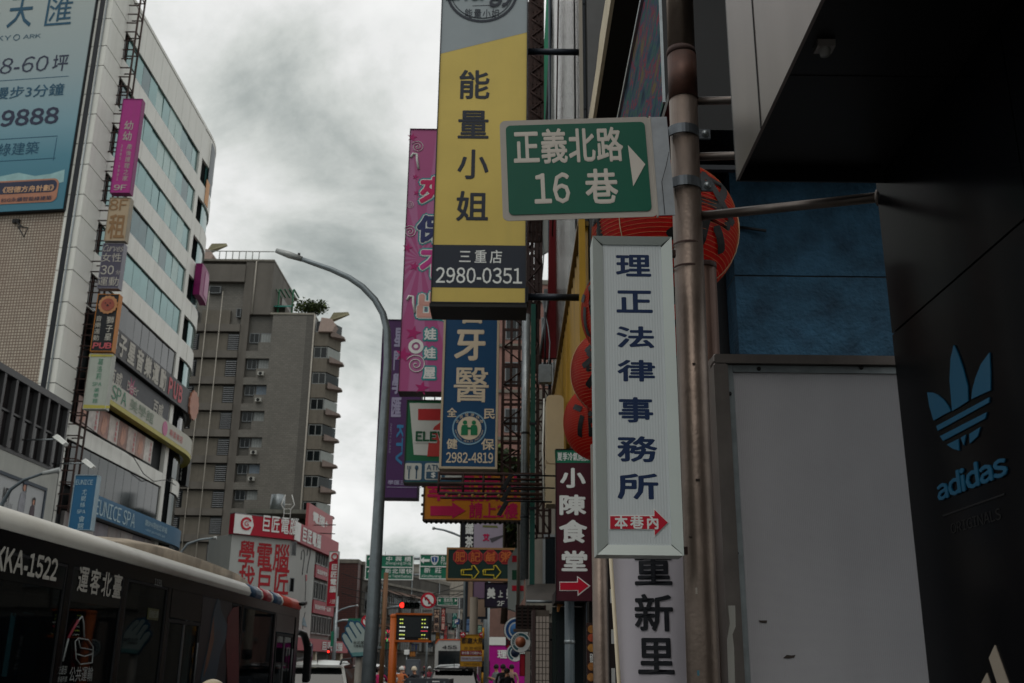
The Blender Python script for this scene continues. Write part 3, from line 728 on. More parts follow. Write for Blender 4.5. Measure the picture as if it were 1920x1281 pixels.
# cream rounded box
F = Fr(0, 15.5); (u0, z0), (u1, z1) = F.hit(1024, 945), F.hit(1057, 741)
T = Thing('rounded_box_sign', 'cream rounded box sign seen from its plain back, above the maroon sign', 'sign', F, (u0+u1)/2, z0)
w = (u1-u0)/2; h = z1-z0; zm = h*.36
T.part('case', MB().poly(rrect(-w, w, zm+.005, h, w*.55), 0, .5), mat('cream_case', '#c9b796', .55, var=.1, streak=.2, dirt='#8c7a5c'))
T.part('case', MB().box(-w, w, 0, .5, 0, zm-.005), MATS['cream_case'])
T.part('hoop', MB().tube([(-w-.03, .1, h*.02), (-w-.05, .1, h*.5), (-w-.03, .1, h*.98)], .015, 6), WHITE)

# ================================================================ steel lattices that carry the signs
def lattice(label, Y, pa, pb, nbay, depth=.5, posts=3, r=.022, m=RUST, group='rusty sign lattices'):
    F_ = Fr(0, Y); (u0, z0), (u1, z1) = F_.hit(*pa), F_.hit(*pb)
    T_ = Thing('sign_lattice', label, 'lattice', F_, u0, z0, group); w_ = u1-u0; h_ = z1-z0
    for i in range(posts):
        for y in (0, depth):
            T_.part('post', MB().box(w_*i/(posts-1)-r, w_*i/(posts-1)+r, y-r, y+r, 0, h_), m)
    for k in range(nbay+1):
        z = h_*k/nbay
        T_.part('rung', MB().box(0, w_, -r*.7, r*.7, z-r, z+r), m)
        T_.part('rung', MB().box(0, w_, depth-r*.7, depth+r*.7, z-r*.6, z+r*.6), m)
        if k < nbay:
            a_, b_ = ((0, w_) if k % 2 else (w_, 0))
            T_.part('brace', MB().tube([(a_, -.03, z), (b_, -.03, z+h_/nbay)], r*.7, 5), m)
            T_.part('brace', MB().tube([(0, 0, z), (0, depth, z+h_/nbay)], r*.6, 5), m)
            T_.part('brace', MB().tube([(w_, depth, z), (w_, 0, z+h_/nbay)], r*.6, 5), m)
    return T_
lattice('tall rusty lattice right of the yellow sign top', 14.5, (994, 410), (1018, -60), 27, .9, 4, .022)
lattice('rusty lattice below the yellow sign, beside the blue dental sign', 17.2, (940, 905), (990, 585), 9, 1.0, 4, .022)
lattice('dark thin lattice left of the red panel', 19, (990, 1000), (1010, 480), 12, .8, 2, .022)
lattice('dark lattice below the yellow corrugated sheeting', 21, (1008, 1000), (1032, 672), 8, .8, 3, .02)
lattice('dense dark lattice behind the top of the yellow sign', 18.5, (990, 560), (1016, -60), 22, 1.2, 4, .026, mat('dark_red_steel', '#2a1614', .7, .2, var=.4))
for k, (px, ya, yb, lab) in enumerate(((1022, 470, 720, 'small grey meter box low on the lattice behind the red panel'), (1004, 640, 700, 'small rusty junction box on the lattice beside the green post'))):
    F = Fr(0, 18.2+k); T = Thing('junction_box', lab, 'box', F, F.hit(px, yb)[0], F.hit(px, yb)[1]); T.part('case', MB().bbox(-.12, .12, -.1, .05, 0, .35, .02), (GREYST, RUST)[k]); T.part('conduit', MB().tube([(0, 0, .35), (0, 0, 1.4)], .02, 6), DARKST)
# green post
F = Fr(0, 16.6); u, z = F.hit(999, 800)
T = Thing('green_post', 'dark green steel post in front of the lattices', 'post', F, u, 2.9)
T.part('shaft', MB().box(-.04, .04, 0, .08, 0, F.hit(1000, 570)[1]-2.9), mat('green_post_paint', '#1d5248', .5, var=.2))
T.rep('clip', MB().box(-.06, .06, -.02, .0, -.02, .02), DARKST, [(0, 0, 1.2), (0, 0, 2.6)])
F = Fr(0, 16.9); u, z = F.hit(985, 800)
T = Thing('metal_duct', 'shiny thin metal duct rising beside the green post', 'duct', F, u, 3.0)
T.part('tube', MB().tube([(0, 0, 0), (0, 0, F.hit(985, 590)[1]-3.0)], .07, 12), GREYST)
T.rep('strap', MB().lathe([(.072, -.02), (.078, 0), (.072, .02)], n=12), DARKST, [(0, 0, 1), (0, 0, 2.4)])

# sign floodlights on arms (below the blue dental sign)
F = Fr(0, 15.2)
def flood(px, py, lab, ln=.42):
    u, z = F.hit(px, py); T_ = Thing('sign_floodlight', lab, 'floodlight', F, u, z, 'floodlights under the blue sign'); T_.e.scale = (.6, .6, .6)
    T_.part('arm', MB().tube([(1.2, .1, .09), (.2, .02, .09), (.02, 0, .05)], .022, 8), DARKST)
    T_.part('housing', MB().add([(-.16,-.05,-.25),(-.06,-.05,-.28),(.14,-.05,.08),(.04,-.05,.11),(-.16,.08,-.25),(-.06,.08,-.28),(.14,.08,.08),(.04,.08,.11)],
            [(0,1,2,3),(1,5,6,2),(5,4,7,6),(4,0,3,7),(3,2,6,7),(1,0,4,5)]), DARKST)
    T_.part('lamp_glass', MB().poly([(-.14,-.24),(-.07,-.26),(.12,.06),(.05,.09)], -.062, -.052), BLACK)
flood(952, 897, 'uppermost black floodlight under the blue dental sign', .4); flood(950, 920, 'middle black floodlight under the blue dental sign'); flood(944, 946, 'lowest black floodlight, over the orange hotel sign')
# pipe arms of the yellow sign
for py, lab in ((97, 'upper dark steel arm holding the yellow sign'), (557, 'lower dark steel arm holding the yellow sign')):
    F = Fr(0, 12.15); (ua, z), (ub, _) = F.hit(990, py), F.hit(1075, py)
    T = Thing('support_arm', lab, 'bracket', F, ua, z, 'arms of the yellow sign')
    T.part('tube', MB().tube([(0, 0, 0), (.85-ua, 0, 0)], .045, 16), mat('blue_black_steel', '#202730', .4, .5))
    T.part('flange', MB().box(-.03, .0, -.1, .1, -.1, .1), DARKST)
# ================================================================ the big projecting signs on the right
def face(name, col, **k): return mat(name, col, .5, var=k.pop('var', .10), scale=1.3, streak=k.pop('streak', .2), dirt=k.pop('dirt', '#5d5a50'), bump=.12, bscale=2.2, **k)
GS = 'projecting shop signs over the pavement'
# ---- yellow sign
YEL = face('yellow_face', '#c2ab58')
T = board('shop_sign', 'tall yellow sign with grey top, four dark characters and a phone number', 12, (807, 568), (992, -260), .5, YEL, mat('sign_case_dark', '#23262c', .5, var=.2), GS, t=.012)
dk = mat('sign_dark_navy', '#1c2330', .45, var=.06)
zl_ = T.xz(820, 101)[1]; zr_ = T.xz(991, 61)[1]; ze_ = T.eps; T.part('grey_field', MB().poly([(-T.w+.012, zl_), (T.w-.012, zr_), (T.w-.012, T.h-.012), (-T.w+.012, T.h-.012)], -ze_*.5, -ze_*.25), face('grey_face', '#8b9498'))
T.part('dark_band', MB().box(-T.w+.012, T.w-.012, -ze_*.5, -ze_*.25, T.xz(900,540)[1], T.xz(900,460)[1]), dk)
for ch, a, b in (('能',(860,186),(919,132)),('量',(858,260),(917,208)),('小',(857,336),(917,281)),('姐',(855,415),(916,359))):
    T.text(ch, a, b, dk, .018)
T.text('2980-0351', (817,531), (979,503), WLET, .012); T.col('三重店', (857,494), (945,470), WLET, .012, horiz=True, fill=.78)
x, z = T.xz(904, -15); k_ = T.xz(971, -15)[0]-x
T.part('logo_ring', MB().ring(x, z, k_*.93, k_*1.0, -T.eps*2, -T.eps, 48), dk); T.part('logo_ring', MB().ring(x, z, k_*.86, k_*.875, -T.eps*2, -T.eps, 48), dk)
T.col('能量小姐', (870,35), (938,18), dk, .012, horiz=True); T.flat('rule', [(886,11),(920,10),(920,11),(886,12)], dk, 1)
T.text('Energy', (830,14), (962,-40), dk, .03, 3.2, shear=.25)
T.part('rim', MB().box(-T.w-.012, T.w+.012, -.01, .5, -.05, -.002), BLACK)
# ---- blue dental sign
T = board('shop_sign', 'blue dental clinic sign with cream characters, round emblem and phone number', 16, (823, 879), (937, 560), .35, face('blue_face', '#0c4168', dirt='#0d2238'), mat('sign_case_tan', '#b4a58c', .5, var=.12), GS, t=.035)
T.col('雷', (862,607), (910,553), CLET, .03, fill=1); T.text('牙', (851,676), (911,619), CLET, .03); T.text('醫', (850,754), (917,690), CLET, .012)
for ch, a, b in (('全',(838,782),(857,765)),('民',(907,786),(928,767)),('健',(837,842),(858,823)),('保',(902,844),(927,823))): T.text(ch, a, b, CLET, .02)
x, z = T.xz(880, 803); r = T.xz(912, 803)[0]-x; e_ = T.eps
T.part('emblem_ring', MB().ring(x, z, r*.92, r, -e_, 0, 40), mat('emblem_blue', '#7fa3b8')); T.part('emblem_disc', MB().disc(x, z, r*.70, -e_, 0), CLET)
grn = mat('emblem_green', '#14734a')
for s in (-1, 1):
    T.part('emblem_figure', MB().poly([(x+s*r*.08,z-r*.42),(x+s*r*.08,z+r*.05),(x+s*r*.12,z+r*.18),(x+s*r*.42,z+r*.18),(x+s*r*.48,z),(x+s*r*.48,z-r*.42)], -e_*1.8, -e_*1.1), grn)
    T.part('emblem_head', MB().disc(x+s*r*.26, z+r*.33, r*.13, -e_*1.8, -e_*1.1, 14), grn)
T.part('emblem_hands', MB().box(x-r*.1, x+r*.1, -e_*1.8, -e_*1.1, z-r*.08, z+r*.04), grn)
mb = MB()
for i, ch in enumerate('全民健康保險'):
    a = R(150-i*24); q = r*.82; text_fit(mb, ch, x+q*math.cos(a)-r*.1, x+q*math.cos(a)+r*.1, z+q*math.sin(a)-r*.1, z+q*math.sin(a)+r*.1, -e_*1.5)
for i, ch in enumerate('NATIONAL HEALTH INSURANCE'):
    if ch == ' ': continue
    a = R(192+i*6.5); q = r*.81; text_fit(mb, ch, x+q*math.cos(a)-r*.035, x+q*math.cos(a)+r*.035, z+q*math.sin(a)-r*.06, z+q*math.sin(a)+r*.06, -e_*1.5)
T.part('lettering', mb, CLET); T.text('2982-4819', (836,868), (925,849), CLET, .02)
T = Thing('sign_cradle', 'rusty steel cradle with small bulbs under the blue dental sign', 'bracket', Fr(0, 15.9), Fr(0, 15.9).hit(822, 925)[0], Fr(0, 15.9).hit(822, 925)[1])
wc = Fr(0, 15.9).hit(975, 925)[0]-T.u; hc = Fr(0, 15.9).hit(822, 884)[1]-T.z0
for z in (0, hc*.45, hc*.9): T.part('rail', MB().tube([(0, 0, z), (wc+.5, 0, z)], .028, 6), RUST); T.part('rail', MB().tube([(0, .45, z), (wc+.5, .45, z)], .022, 6), RUST)
for x in (0, wc*.3, wc*.55, wc*.8): T.part('upright', MB().tube([(x, 0, 0), (x, 0, hc)], .022, 6), RUST)
T.rep('bulb', MB().lathe([(0, -.06), (.03, -.03), (.018, .02)], n=8), mat('bulb_glass', '#a8854a', .3), [(wc*(.1+.16*i), 0, 0) for i in range(5)])
# ---- pink claw machine shop sign
PK = bpy.data.materials.new('pink_rayed_face'); PK.use_nodes = True; t_ = PK.node_tree; b_ = t_.nodes['Principled BSDF']
tc = t_.nodes.new('ShaderNodeTexCoord'); gr = t_.nodes.new('ShaderNodeTexGradient'); gr.gradient_type = 'RADIAL'; mp = t_.nodes.new('ShaderNodeMapping')
mp.inputs['Location'].default_value = (.2, 2.6, 0); mp.inputs['Rotation'].default_value = (R(90), 0, 0)
t_.links.new(tc.outputs['Object'], mp.inputs[0]); t_.links.new(mp.outputs[0], gr.inputs[0])
mm = t_.nodes.new('ShaderNodeMath'); mm.operation = 'MULTIPLY'; mm.inputs[1].default_value = 120; t_.links.new(gr.outputs[1], mm.inputs[0])
sn = t_.nodes.new('ShaderNodeMath'); sn.operation = 'SINE'; t_.links.new(mm.outputs[0], sn.inputs[0])
rp = t_.nodes.new('ShaderNodeValToRGB'); t_.links.new(sn.outputs[0], rp.inputs[0]); rp.color_ramp.elements[0].color = lin('#a23d78'); rp.color_ramp.elements[1].color = lin('#a85d8d'); rp.color_ramp.elements[1].position = .3
t_.links.new(rp.outputs[0], b_.inputs['Base Color']); b_.inputs['Roughness'].default_value = .45
T = board('shop_sign', 'tall pink sweet-patterned sign with outlined characters, partly behind the yellow sign', 18, (746, 735), (866, 243), .35, PK, mat('sign_case_plum', '#3b2130', .5), GS, t=.012)
TEAL = mat('teal_outline', '#2c8c92'); WH = WLET; e_ = T.eps
for ch, a, b, c_ in (('夾',(786,382),(842,332),'#c4205c'),('保',(780,456),(838,404),'#2c3263'),('不',(786,522),(840,470),'#c23c8a'),('出',(781,599),(840,548),'#cf9a8f')):
    x0, x1, z0, z1 = T.rect(a, b)
    T.part('outline', text_fit(MB(), ch, x0-.05, x1+.05, z0-.05, z1+.05, -e_, .12), TEAL); T.part('outline', text_fit(MB(), ch, x0-.02, x1+.02, z0-.02, z1+.02, -e_*1.5, .085), WH)
    T.part('lettering', text_fit(MB(), ch, x0, x1, z0, z1, -e_*2.1, .045), mat('letter'+c_[1:3].replace('c','pink_')+'_fill'+c_[3:], c_))
for ch, a, b in (('娃',(795,638),(819,616)),('娃',(794,673),(818,652)),('屋',(793,711),(817,689))):
    x0, x1, z0, z1 = T.rect(a, b); T.part('outline', text_fit(MB(), ch, x0-.035, x1+.035, z0-.035, z1+.035, -e_, .12), TEAL); T.part('lettering', text_fit(MB(), ch, x0, x1, z0, z1, -e_*1.7, .035), WH)
def star(px, py, r, m):
    x, z = T.xz(px, py); T.part('star', MB().poly([(x+r*(1 if i % 2 == 0 else .42)*math.sin(i*R(36)+.2), z+r*(1 if i % 2 == 0 else .42)*math.cos(i*R(36)+.2)) for i in range(10)], -e_, -e_*.4), m)
sm = mat('star_magenta', '#a81f68')
for p in ((769,258,.1),(775,332,.06),(777,362,.06),(760,465,.1),(773,500,.1),(771,625,.15),(752,665,.15),(787,728,.14)): star(p[0]+4, p[1], p[2], sm)
def swirl(px, py, r):
    x, z = T.xz(px, py); mb = MB(); pts = [(x+r*(i/40)*math.cos(i*.38), -e_*1.1, z+r*(i/40)*math.sin(i*.38)) for i in range(2, 41)]
    T.part('swirl', mb.tube(pts, r*.05, 4), WH)
swirl(783, 276, .13); swirl(769, 435, .13); swirl(780, 684, .19); swirl(769, 385, .08)
x, z = T.xz(780, 650); T.part('lollipop', MB().ring(x, z, .08, .14, -e_*1.4, -e_, 20), WH); T.part('lollipop', MB().disc(x, z, .04, -e_*1.4, -e_, 14), WH)
for (px, py, s) in ((779, 300, 1), (772, 568, 1)):
    x, z = T.xz(px, py); T.part('candy_cane', MB().tube([(x-.09, -e_, z+.05), (x-.05, -e_, z+.13), (x+.02, -e_, z+.12), (x+.03, -e_, z), (x+.07*s, -e_, z-.2)], .026, 6), WH)
# ---- convenience store sign
T = board('shop_sign', 'green, white and red convenience store sign with a big seven and an ATM panel', 20, (756, 906), (871, 751), .35, face('green_face', '#16633f'), mat('sign_case_grey', '#2e3433', .5), GS, t=.02)
e_ = T.eps
T.flat('lower_field', [(757,903),(870,903),(869,866),(758,864)], face('blue_grey_face', '#2b5570'), .5)
T.flat('white_field', [(768,756),(866,757),(862,857),(776,853)], face('white_face', '#c3c5bf'), .8)
T.flat('seven_bar', [(784,767),(851,767),(850,789),(784,788)], mat('seven_red', '#b02a2c'), 1.3)
T.flat('seven_stem', [(830,789),(850,789),(838,812),(833,856),(801,856),(805,818),(815,800)], mat('seven_orange', '#b53a36'), 1.3)
x0, x1, z0, z1 = T.rect((779, 828), (864, 810)); T.part('outline', text_fit(MB(), 'ELEVEn', x0-.03, x1+.03, z0-.03, z1+.03, -e_*1.9, .075), MATS['white_face']); T.part('lettering', text_fit(MB(), 'ELEVEn', x0, x1, z0, z1, -e_*2.4, .035), mat('seven_green', '#135236'))
icb = mat('icon_blue', '#35566e')
for i in range(3):
    x0, x1, z0, z1 = T.rect((758+i*38, 900), (791+i*38, 869)); T.part('icon_box', MB().poly(rrect(x0, x1, z0, z1, .04, 4), -e_*1.3, -e_*.7), MATS['white_face'])
T.text('ATM', (800,882), (827,872), icb, .02, 1.9); x0, x1, z0, z1 = T.rect((799, 898), (826, 885)); T.part('icon_field', MB().box(x0, x1, -e_*1.9, -e_*1.4, z0, z1), icb); T.text('$', (808,897), (817,886), WH, .03, 2.4)
x, z = T.xz(767, 885); T.part('fork_icon', MB().box(x-.012, x+.012, -e_*2, -e_*1.5, z-.14, z+.05), icb)
for d in (-.03, 0, .03): T.part('fork_icon', MB().box(x+d-.007, x+d+.007, -e_*2, -e_*1.5, z+.05, z+.12), icb)
x, z = T.xz(781, 885); T.part('spoon_icon', MB().box(x-.012, x+.012, -e_*2, -e_*1.5, z-.14, z+.06), icb); T.part('spoon_icon', MB().disc(x, z+.08, .035, -e_*2, -e_*1.5, 16, .05), icb)
# bracket between pink sign and this one
T = Thing('sign_hanger', 'white slotted hanger between the pink and the convenience store signs', 'bracket', Fr(0, 19.6), Fr(0, 19.6).hit(815, 748)[0], Fr(0, 19.6).hit(815, 749)[1])
T.rep('slat', MB().box(-.01, .01, 0, .05, 0, .22), DARKST, [(-.2, 0, 0), (0, 0, 0), (.2, 0, 0)])
# ---- purple sign
PUR = face('purple_face', '#41204f', dirt='#251030')
T = board('shop_sign', 'dark purple party venue sign behind the lamp post, with blue letters', 27, (701, 934), (796, 600), .5, PUR, mat('sign_case_violet', '#20122a', .5), GS, t=.02)
pw = mat('lilac_lettering', '#8f8aa3'); 
T.col('星門學匯', (732,787), (759,612), pw, .03); T.text('KTV', (741,872), (757,797), mat('party_blue', '#2c6c96'), .04, rot=-90); T.text('PARTY CLASS', (729,850), (735,795), pw, .0, rot=-90)
T.text('學匯三重', (727,909), (772,901), pw, .02); T.flat('rule', [(725,913),(790,914),(790,915),(725,914)], pw)
# ---- orange hotel sign
T = board('hotel_sign', 'orange hotel sign with magenta characters and a big pink arrow, edged with bulbs', 22, (792, 976), (982, 888), .35, face('orange_face', '#b9741a'), mat('sign_case_brown', '#3a2a1c', .5), GS, t=.03)
mg = mat('magenta_lettering', '#b3154e'); T.col('華園旅社', (800,940), (980,893), mg, .025, horiz=True, fill=.98); T.text('請上2樓', (879,972), (971,943), mg, .025)
T.flat('arrow', [(807,949),(848,949),(848,942),(873,958),(848,972),(848,967),(807,967)], mg)
T.rep('bulb', MB().lathe([(0, -.055), (.03, -.04), (.03, -.01), (.015, 0)], n=8), BLACK, [(-T.w+.08+i*(2*T.w-.16)/19, .1, -.002) for i in range(20)]); T.rep('bulb', MB().lathe([(0, -.055), (.03, -.04), (.03, -.01), (.015, 0)], n=8, axis='x'), BLACK, [(-T.w-.001, .1, .15+i*.2) for i in range(4)])
# ---- congee sign
T = board('shop_sign', 'dark green sign with four red octagons and two yellow outlined arrows', 28, (836, 1088), (966, 1028), .4, face('dark_green_face', '#0f2a26', dirt='#081614'), mat('sign_case_copper', '#8f6a45', .5), GS, t=.05)
e_ = T.eps; oc = mat('octagon_red', '#7c1a1c'); rim = mat('octagon_rim', '#a8383a'); gl = mat('octagon_glyph', '#b7622e')
for ch, px in zip('肥記鹹粥', (863, 891.5, 920, 948)):
    x, z = T.xz(px, 1044.5); r = .205
    T.part('octagon_rim', MB().poly([(x+r*math.cos(R(22.5+45*k)), z+r*math.sin(R(22.5+45*k))) for k in range(8)], -e_, -e_*.3), rim)
    T.part('octagon', MB().poly([(x+r*.88*math.cos(R(22.5+45*k)), z+r*.88*math.sin(R(22.5+45*k))) for k in range(8)], -e_*1.6, -e_*1.05), oc)
    T.part('lettering', text_fit(MB(), ch, x-.13, x+.13, z-.13, z+.13, -e_*2.1, .01), gl)
ya = mat('arrow_yellow', '#b3a02c')
for px in (865, 906):
    def O(pts): return [(T.xz(px+a, 1073+b)[0], -e_*1.5, T.xz(px+a, 1073+b)[1]) for a, b in pts]
    T.part('arrow_outline', MB().tube(O([(0,-4),(20,-5),(20,-12),(24,-12),(33,0),(24,12),(20,12),(20,6),(0,5),(0,-4)]), .018, 5), ya); T.part('arrow_outline', MB().tube(O([(4,-4),(4,5)]), .014, 5), ya)
# ---- sign above it
T = board('shop_sign', 'black and pale lilac sign with brushed characters, under the orange hotel sign', 33, (862, 1031), (945, 976), .4, face('pale_lilac_face', '#9d93a3'), mat('sign_case_olive', '#3c3a28', .5), GS, t=.03)
T.flat('black_field', [(863,1030),(888,1030),(889,976),(864,976)], INK, .4); T.col('鐵茶', (872,1029), (888,980), WH, .03); T.text('艾', (905,1015), (918,1001), mg, .06)
T.flat('soft_shape', [(905,985),(932,986),(934,990),(905,989)], mat('olive_print', '#6d7043'), .6); T.flat('soft_shape', [(918,1010),(944,1003),(944,1006),(922,1018)], mat('grey_print', '#4d4a50'), .6)
# ---- beauty salon sign 2F
T = board('shop_sign', 'purple-black salon sign reading 2F under the dark green octagon sign', 31, (908, 1139), (962, 1093), .25, face('plum_black_face', '#221b30'), BLACK, GS, t=.02)
T.text('美', (913,1123), (929,1102), WH, .04); T.text('上', (934,1120), (943,1107), WH, .03); T.text('美', (949,1123), (961,1102), WH, .04); T.text('2F', (932,1136), (946,1127), WH, .02)
# ---- beige framed box and lilac sign behind the congee sign
T = board('shop_sign', 'blank beige panel sign in a dark blue frame beside a concrete pole', 36, (872, 1160), (915, 1082), .4, face('beige_face', '#937c6b'), mat('sign_case_navy', '#16222e', .5), GS, t=.07)
T = board('shop_sign', 'faded lilac sign half hidden by the dark green octagon sign', 35, (886, 1123), (911, 1084), .3, face('lilac_face', '#79627a'), BLACK, GS, t=.02)
# ---- red, green and white striped box
F = Fr(0, 22.5); T = Thing('striped_sign_column', 'white box column with red and green squares beside the 2F salon sign', 'sign', F, F.hit(952, 1146)[0], F.hit(952, 1146)[1])
wf = face('white_box_face', '#8f9591')
T.ppoly('case', [(952,1141),(952,1052),(966,1028),(982,1028),(982,1120),(966,1146)], 0, .5, wf)
for y0_, y1_, c_ in ((1054,1042,'red'),(1087,1069,'green'),(1108,1098,'red')):
    for a_, b_ in ((960, 969), (975, 982)):
        T.flat('square', [(a_,y0_),(b_,y0_),(b_,y1_),(a_,y1_)], REDP if c_ == 'red' else mat('flag_green', '#124a33'))
T.part('conduit', MB().tube([(T.xz(971,1150)[0], -.06, T.xz(971,1150)[1]), (T.xz(971,1150)[0], -.06, T.xz(971,975)[1]), (T.xz(971,975)[0]+.08, 0, T.xz(971,970)[1]), (T.xz(980,970)[0]+.3, .1, T.xz(980,970)[1])], .035, 8), mat('conduit_tan', '#6e665c', .5, .3))

# ================================================================ maroon restaurant sign
T = board('shop_sign', 'narrow maroon restaurant sign with white characters and red arrow under a lantern', 11.6, (1042, 1127), (1109, 843), .06, face('maroon_face', '#421320', dirt='#26090f'), mat('sign_case_maroon', '#1d0b10', .5), GS, t=.004)
T.flat('green_header', [(1041,868),(1107,868),(1106,844),(1040,844)], mat('header_green', '#12694e'), .5); T.text('夏季冷氣開放', (1045,864), (1103,849), WLET, .015)
for ch, a, b in (('小',(1050,915),(1098,878)),('陳',(1049,966),(1099,928)),('食',(1048,1018),(1101,975)),('堂',(1053,1071),(1101,1033))): T.text(ch, a, b, WLET, .035)
T.flat('arrow_border', [(1049,1091),(1082,1091),(1082,1080),(1107,1099),(1083,1118),(1083,1108),(1049,1108)], WLET); T.flat('arrow', [(1050,1092.5),(1083.5,1092.5),(1083.5,1083),(1104,1099),(1084.5,1114),(1084.5,1106.5),(1050,1106.5)], REDP, 1.6)

# ================================================================ ground-floor shops on the right
FS = Fr(.95, 8.6, -90)
TI = tiled('white_wall_tiles', '#b3a89c', '#6f655c', .22, .075, .14, dirt='#5a4a40', dirtamt=.3, off=.5)
F = Fr(0, 13); u0 = F.hit(1010, 1220)[0]
T = Thing('shop_wall', 'shop wall of narrow whitish tiles left of the dark doorway', 'building', F, F.hit(1004, 1220)[0], 0)
wz = F.hit(1030, 1220)[0]-T.u; hz = F.hit(1020, 1160)[1]
TI2 = mat('narrow_tile', '#9d9289', .5, var=.18, dirtamt=.3, dirt='#4c4038')
row = []; tz = .075
for i in range(int((hz-1.15)/tz)):
    for j in range(4):
        row.append((wz*(j+.5)/4, 0, 1.2+i*tz))
T.rep('tile', MB().box(-wz/8+.005, wz/8-.005, 0, .02, .004, tz-.004), TI2, row)
T.part('backing', MB().box(0, wz, .021, .6, 0, hz+.1), mat('mortar', '#4f4841', .9)); T.part('corner_strip', MB().box(-.04, -.002, -.01, .6, 0, hz+.1), mat('corner_strip', '#3b2c2a', .6))
T = Thing('shop_doorway', 'dark recessed shop doorway behind the grey downpipe', 'shop', Fr(0, 12.2), .52, 0)
T.part('back_wall', MB().box(0, 1.2, .8, .9, 0, 2.36), mat('dark_green_wall', '#0f1c1a', .7)); T.part('lintel', MB().box(0, 1.2, 0, .8, 2.37, 2.5), BLACK); T.part('door', MB().box(.05, .5, .7, .79, 0, 2.2), mat('dark_door', '#10181b', .4))
T = Thing('downpipe', 'plain grey round downpipe below the maroon sign', 'pipe', Fr(0, 11.8), Fr(0, 11.8).hit(1068, 1210)[0], 0)
T.part('tube', MB().tube([(0, 0, .02), (0, 0, 2.45)], .055, 16), mat('grey_pvc', '#4c565c', .45)); T.part('collar', MB().lathe([(.056, 1.90), (.062, 1.91), (.062, 1.93), (.056, 1.94)], n=16), GREYST)
F = Fr(0, 8.2); T = Thing('menu_board', 'orange food menu board in the dark behind the brown posts', 'menu board', F, F.hit(1103, 1290)[0], .9)
T.pbox('panel', (1101,1300), (1116,1168), 0, .03, mat('menu_board_brown', '#2b1410', .5))
for i, (px, py, c_) in enumerate(((1109,1180,'#8a5a24'),(1109,1196,'#8f3b20'),(1109,1215,'#97692c'),(1109,1250,'#8e5b2a'),(1108,1270,'#9c6a34'))):
    x, z = T.xz(px, py); T.part('food_photo', MB().disc(x, z, .03, -.008, -.002, 14), mat('food_print'+'abcde'[i], c_, var=.5, scale=20))
T.text('麵飯', (1106,1243), (1113,1225), WLET)
T = Thing('lit_ledge', 'small orange lit shop ledge under the maroon sign', 'ledge', Fr(0, 12.6), Fr(0, 12.6).hit(1044, 1145)[0], Fr(0, 12.6).hit(1044, 1147)[1])
T.ppoly('board', [(1045,1128),(1063,1128),(1050,1140),(1048,1147),(1045,1147)], 0, .1, mat('ledge_wood', '#a06a35', .6))
# rolled awning and barred balcony
F = Fr(0, 17); T = Thing('awning', 'grey sagging awning hood over the barred balcony', 'awning', F, F.hit(1013, 1125)[0], F.hit(1013, 1133)[1])
x0, z0 = T.xz(988, 1133); x1, z1 = T.xz(1045, 1094); mb = MB(); n = 10; vs = []
for i in range(n+1):
    t = i/n
    for x in (x0+(x1-x0)*.0+(1-t)*-.02, x1): vs.append((x+(t**2)*.12*(x == x0), -.8*(1-t)**1.5+.1, z0+(z1-z0)*t))
T.part('hood', mb.add(vs, [(2*i, 2*i+1, 2*i+3, 2*i+2) for i in range(n)], True), mat('awning_grey', '#59544f', .6, var=.2, streak=.3)); T.part('front_bar', MB().tube([(x0-.02, -.71, z0), (x1, -.71, z0)], .025, 6), GREYST)
F = Fr(0, 18); T = Thing('barred_balcony', 'dark balcony with horizontal bars below the grey awning', 'balcony', F, F.hit(968, 1180)[0], F.hit(968, 1180)[1])
x0, x1, z0, z1 = T.rect((968, 1179), (1022, 1135)); T.part('recess', MB().box(x0, x1, .1, .9, z0, z1), mat('balcony_dark', '#181412', .8))
T.rep('bar', MB().box(x0, x1, -.02, .01, -.012, .012), mat('bar_brown', '#3a2f29', .6, .3), [(0, 0, z0+(z1-z0)*(i+.5)/7) for i in range(7)])
T.rep('upright', MB().box(-.015, .015, -.03, -.021, z0, z1), RUST, [(x0+(x1-x0)*i/5, 0, 0) for i in range(6)]); T.part('sill', MB().box(x0-.05, x1, -.05, .1, z0-.05, z0-.002), mat('sill_brown', '#5d5048', .7))
# round cafe signs and red banners
def round_sign(label, Y, px, py, r, ring, inner, txt=None):
    F_ = Fr(0, Y); u, z = F_.hit(px, py); T_ = Thing('round_sign', label, 'sign', F_, u, z, 'round signs by the shops')
    T_.part('case', MB().lathe([(0, .12), (r, .12), (r*1.02, .06), (r, .0), (r*.97, -.005)], n=36, axis='y'), BLACK); T_.part('outer_face', MB().disc(0, 0, r*.97, -.006, 0, 36), WLET)
    T_.part('ring', MB().ring(0, 0, r*.62, r*.85, -.012, -.007, 40, 20, 250), ring); T_.part('centre', MB().lathe([(0, -.06), (r*.2, -.055), (r*.4, -.03), (r*.52, -.008)], n=24, axis='y'), inner)
    if txt:
        mb = MB()
        for i, ch in enumerate(txt):
            a = R(200-i*18); q = r*.73; text_fit(mb, ch, q*math.cos(a)-r*.08, q*math.cos(a)+r*.08, q*math.sin(a)-r*.09, q*math.sin(a)+r*.09, -.016)
        T_.part('lettering', mb, WLET)
    T_.part('arm', MB().tube([(r, .05, .05), (r+.5, .05, .05)], .02, 6), DARKST); return T_
round_sign('round cafe sign with copper centre and teal ring, lowest by the tiled wall', 20, 976, 1204, .19, mat('teal_ring', '#2b5a63'), mat('copper_dome', '#9c5a3c', .4, .2, var=.4, scale=9), '咖啡茶鮮果飲')
round_sign('blue round sign behind the copper centred cafe sign', 24, 968, 1181, .28, mat('ring_blue', '#1a4a82'), mat('disc_blue', '#3a6ea3'))
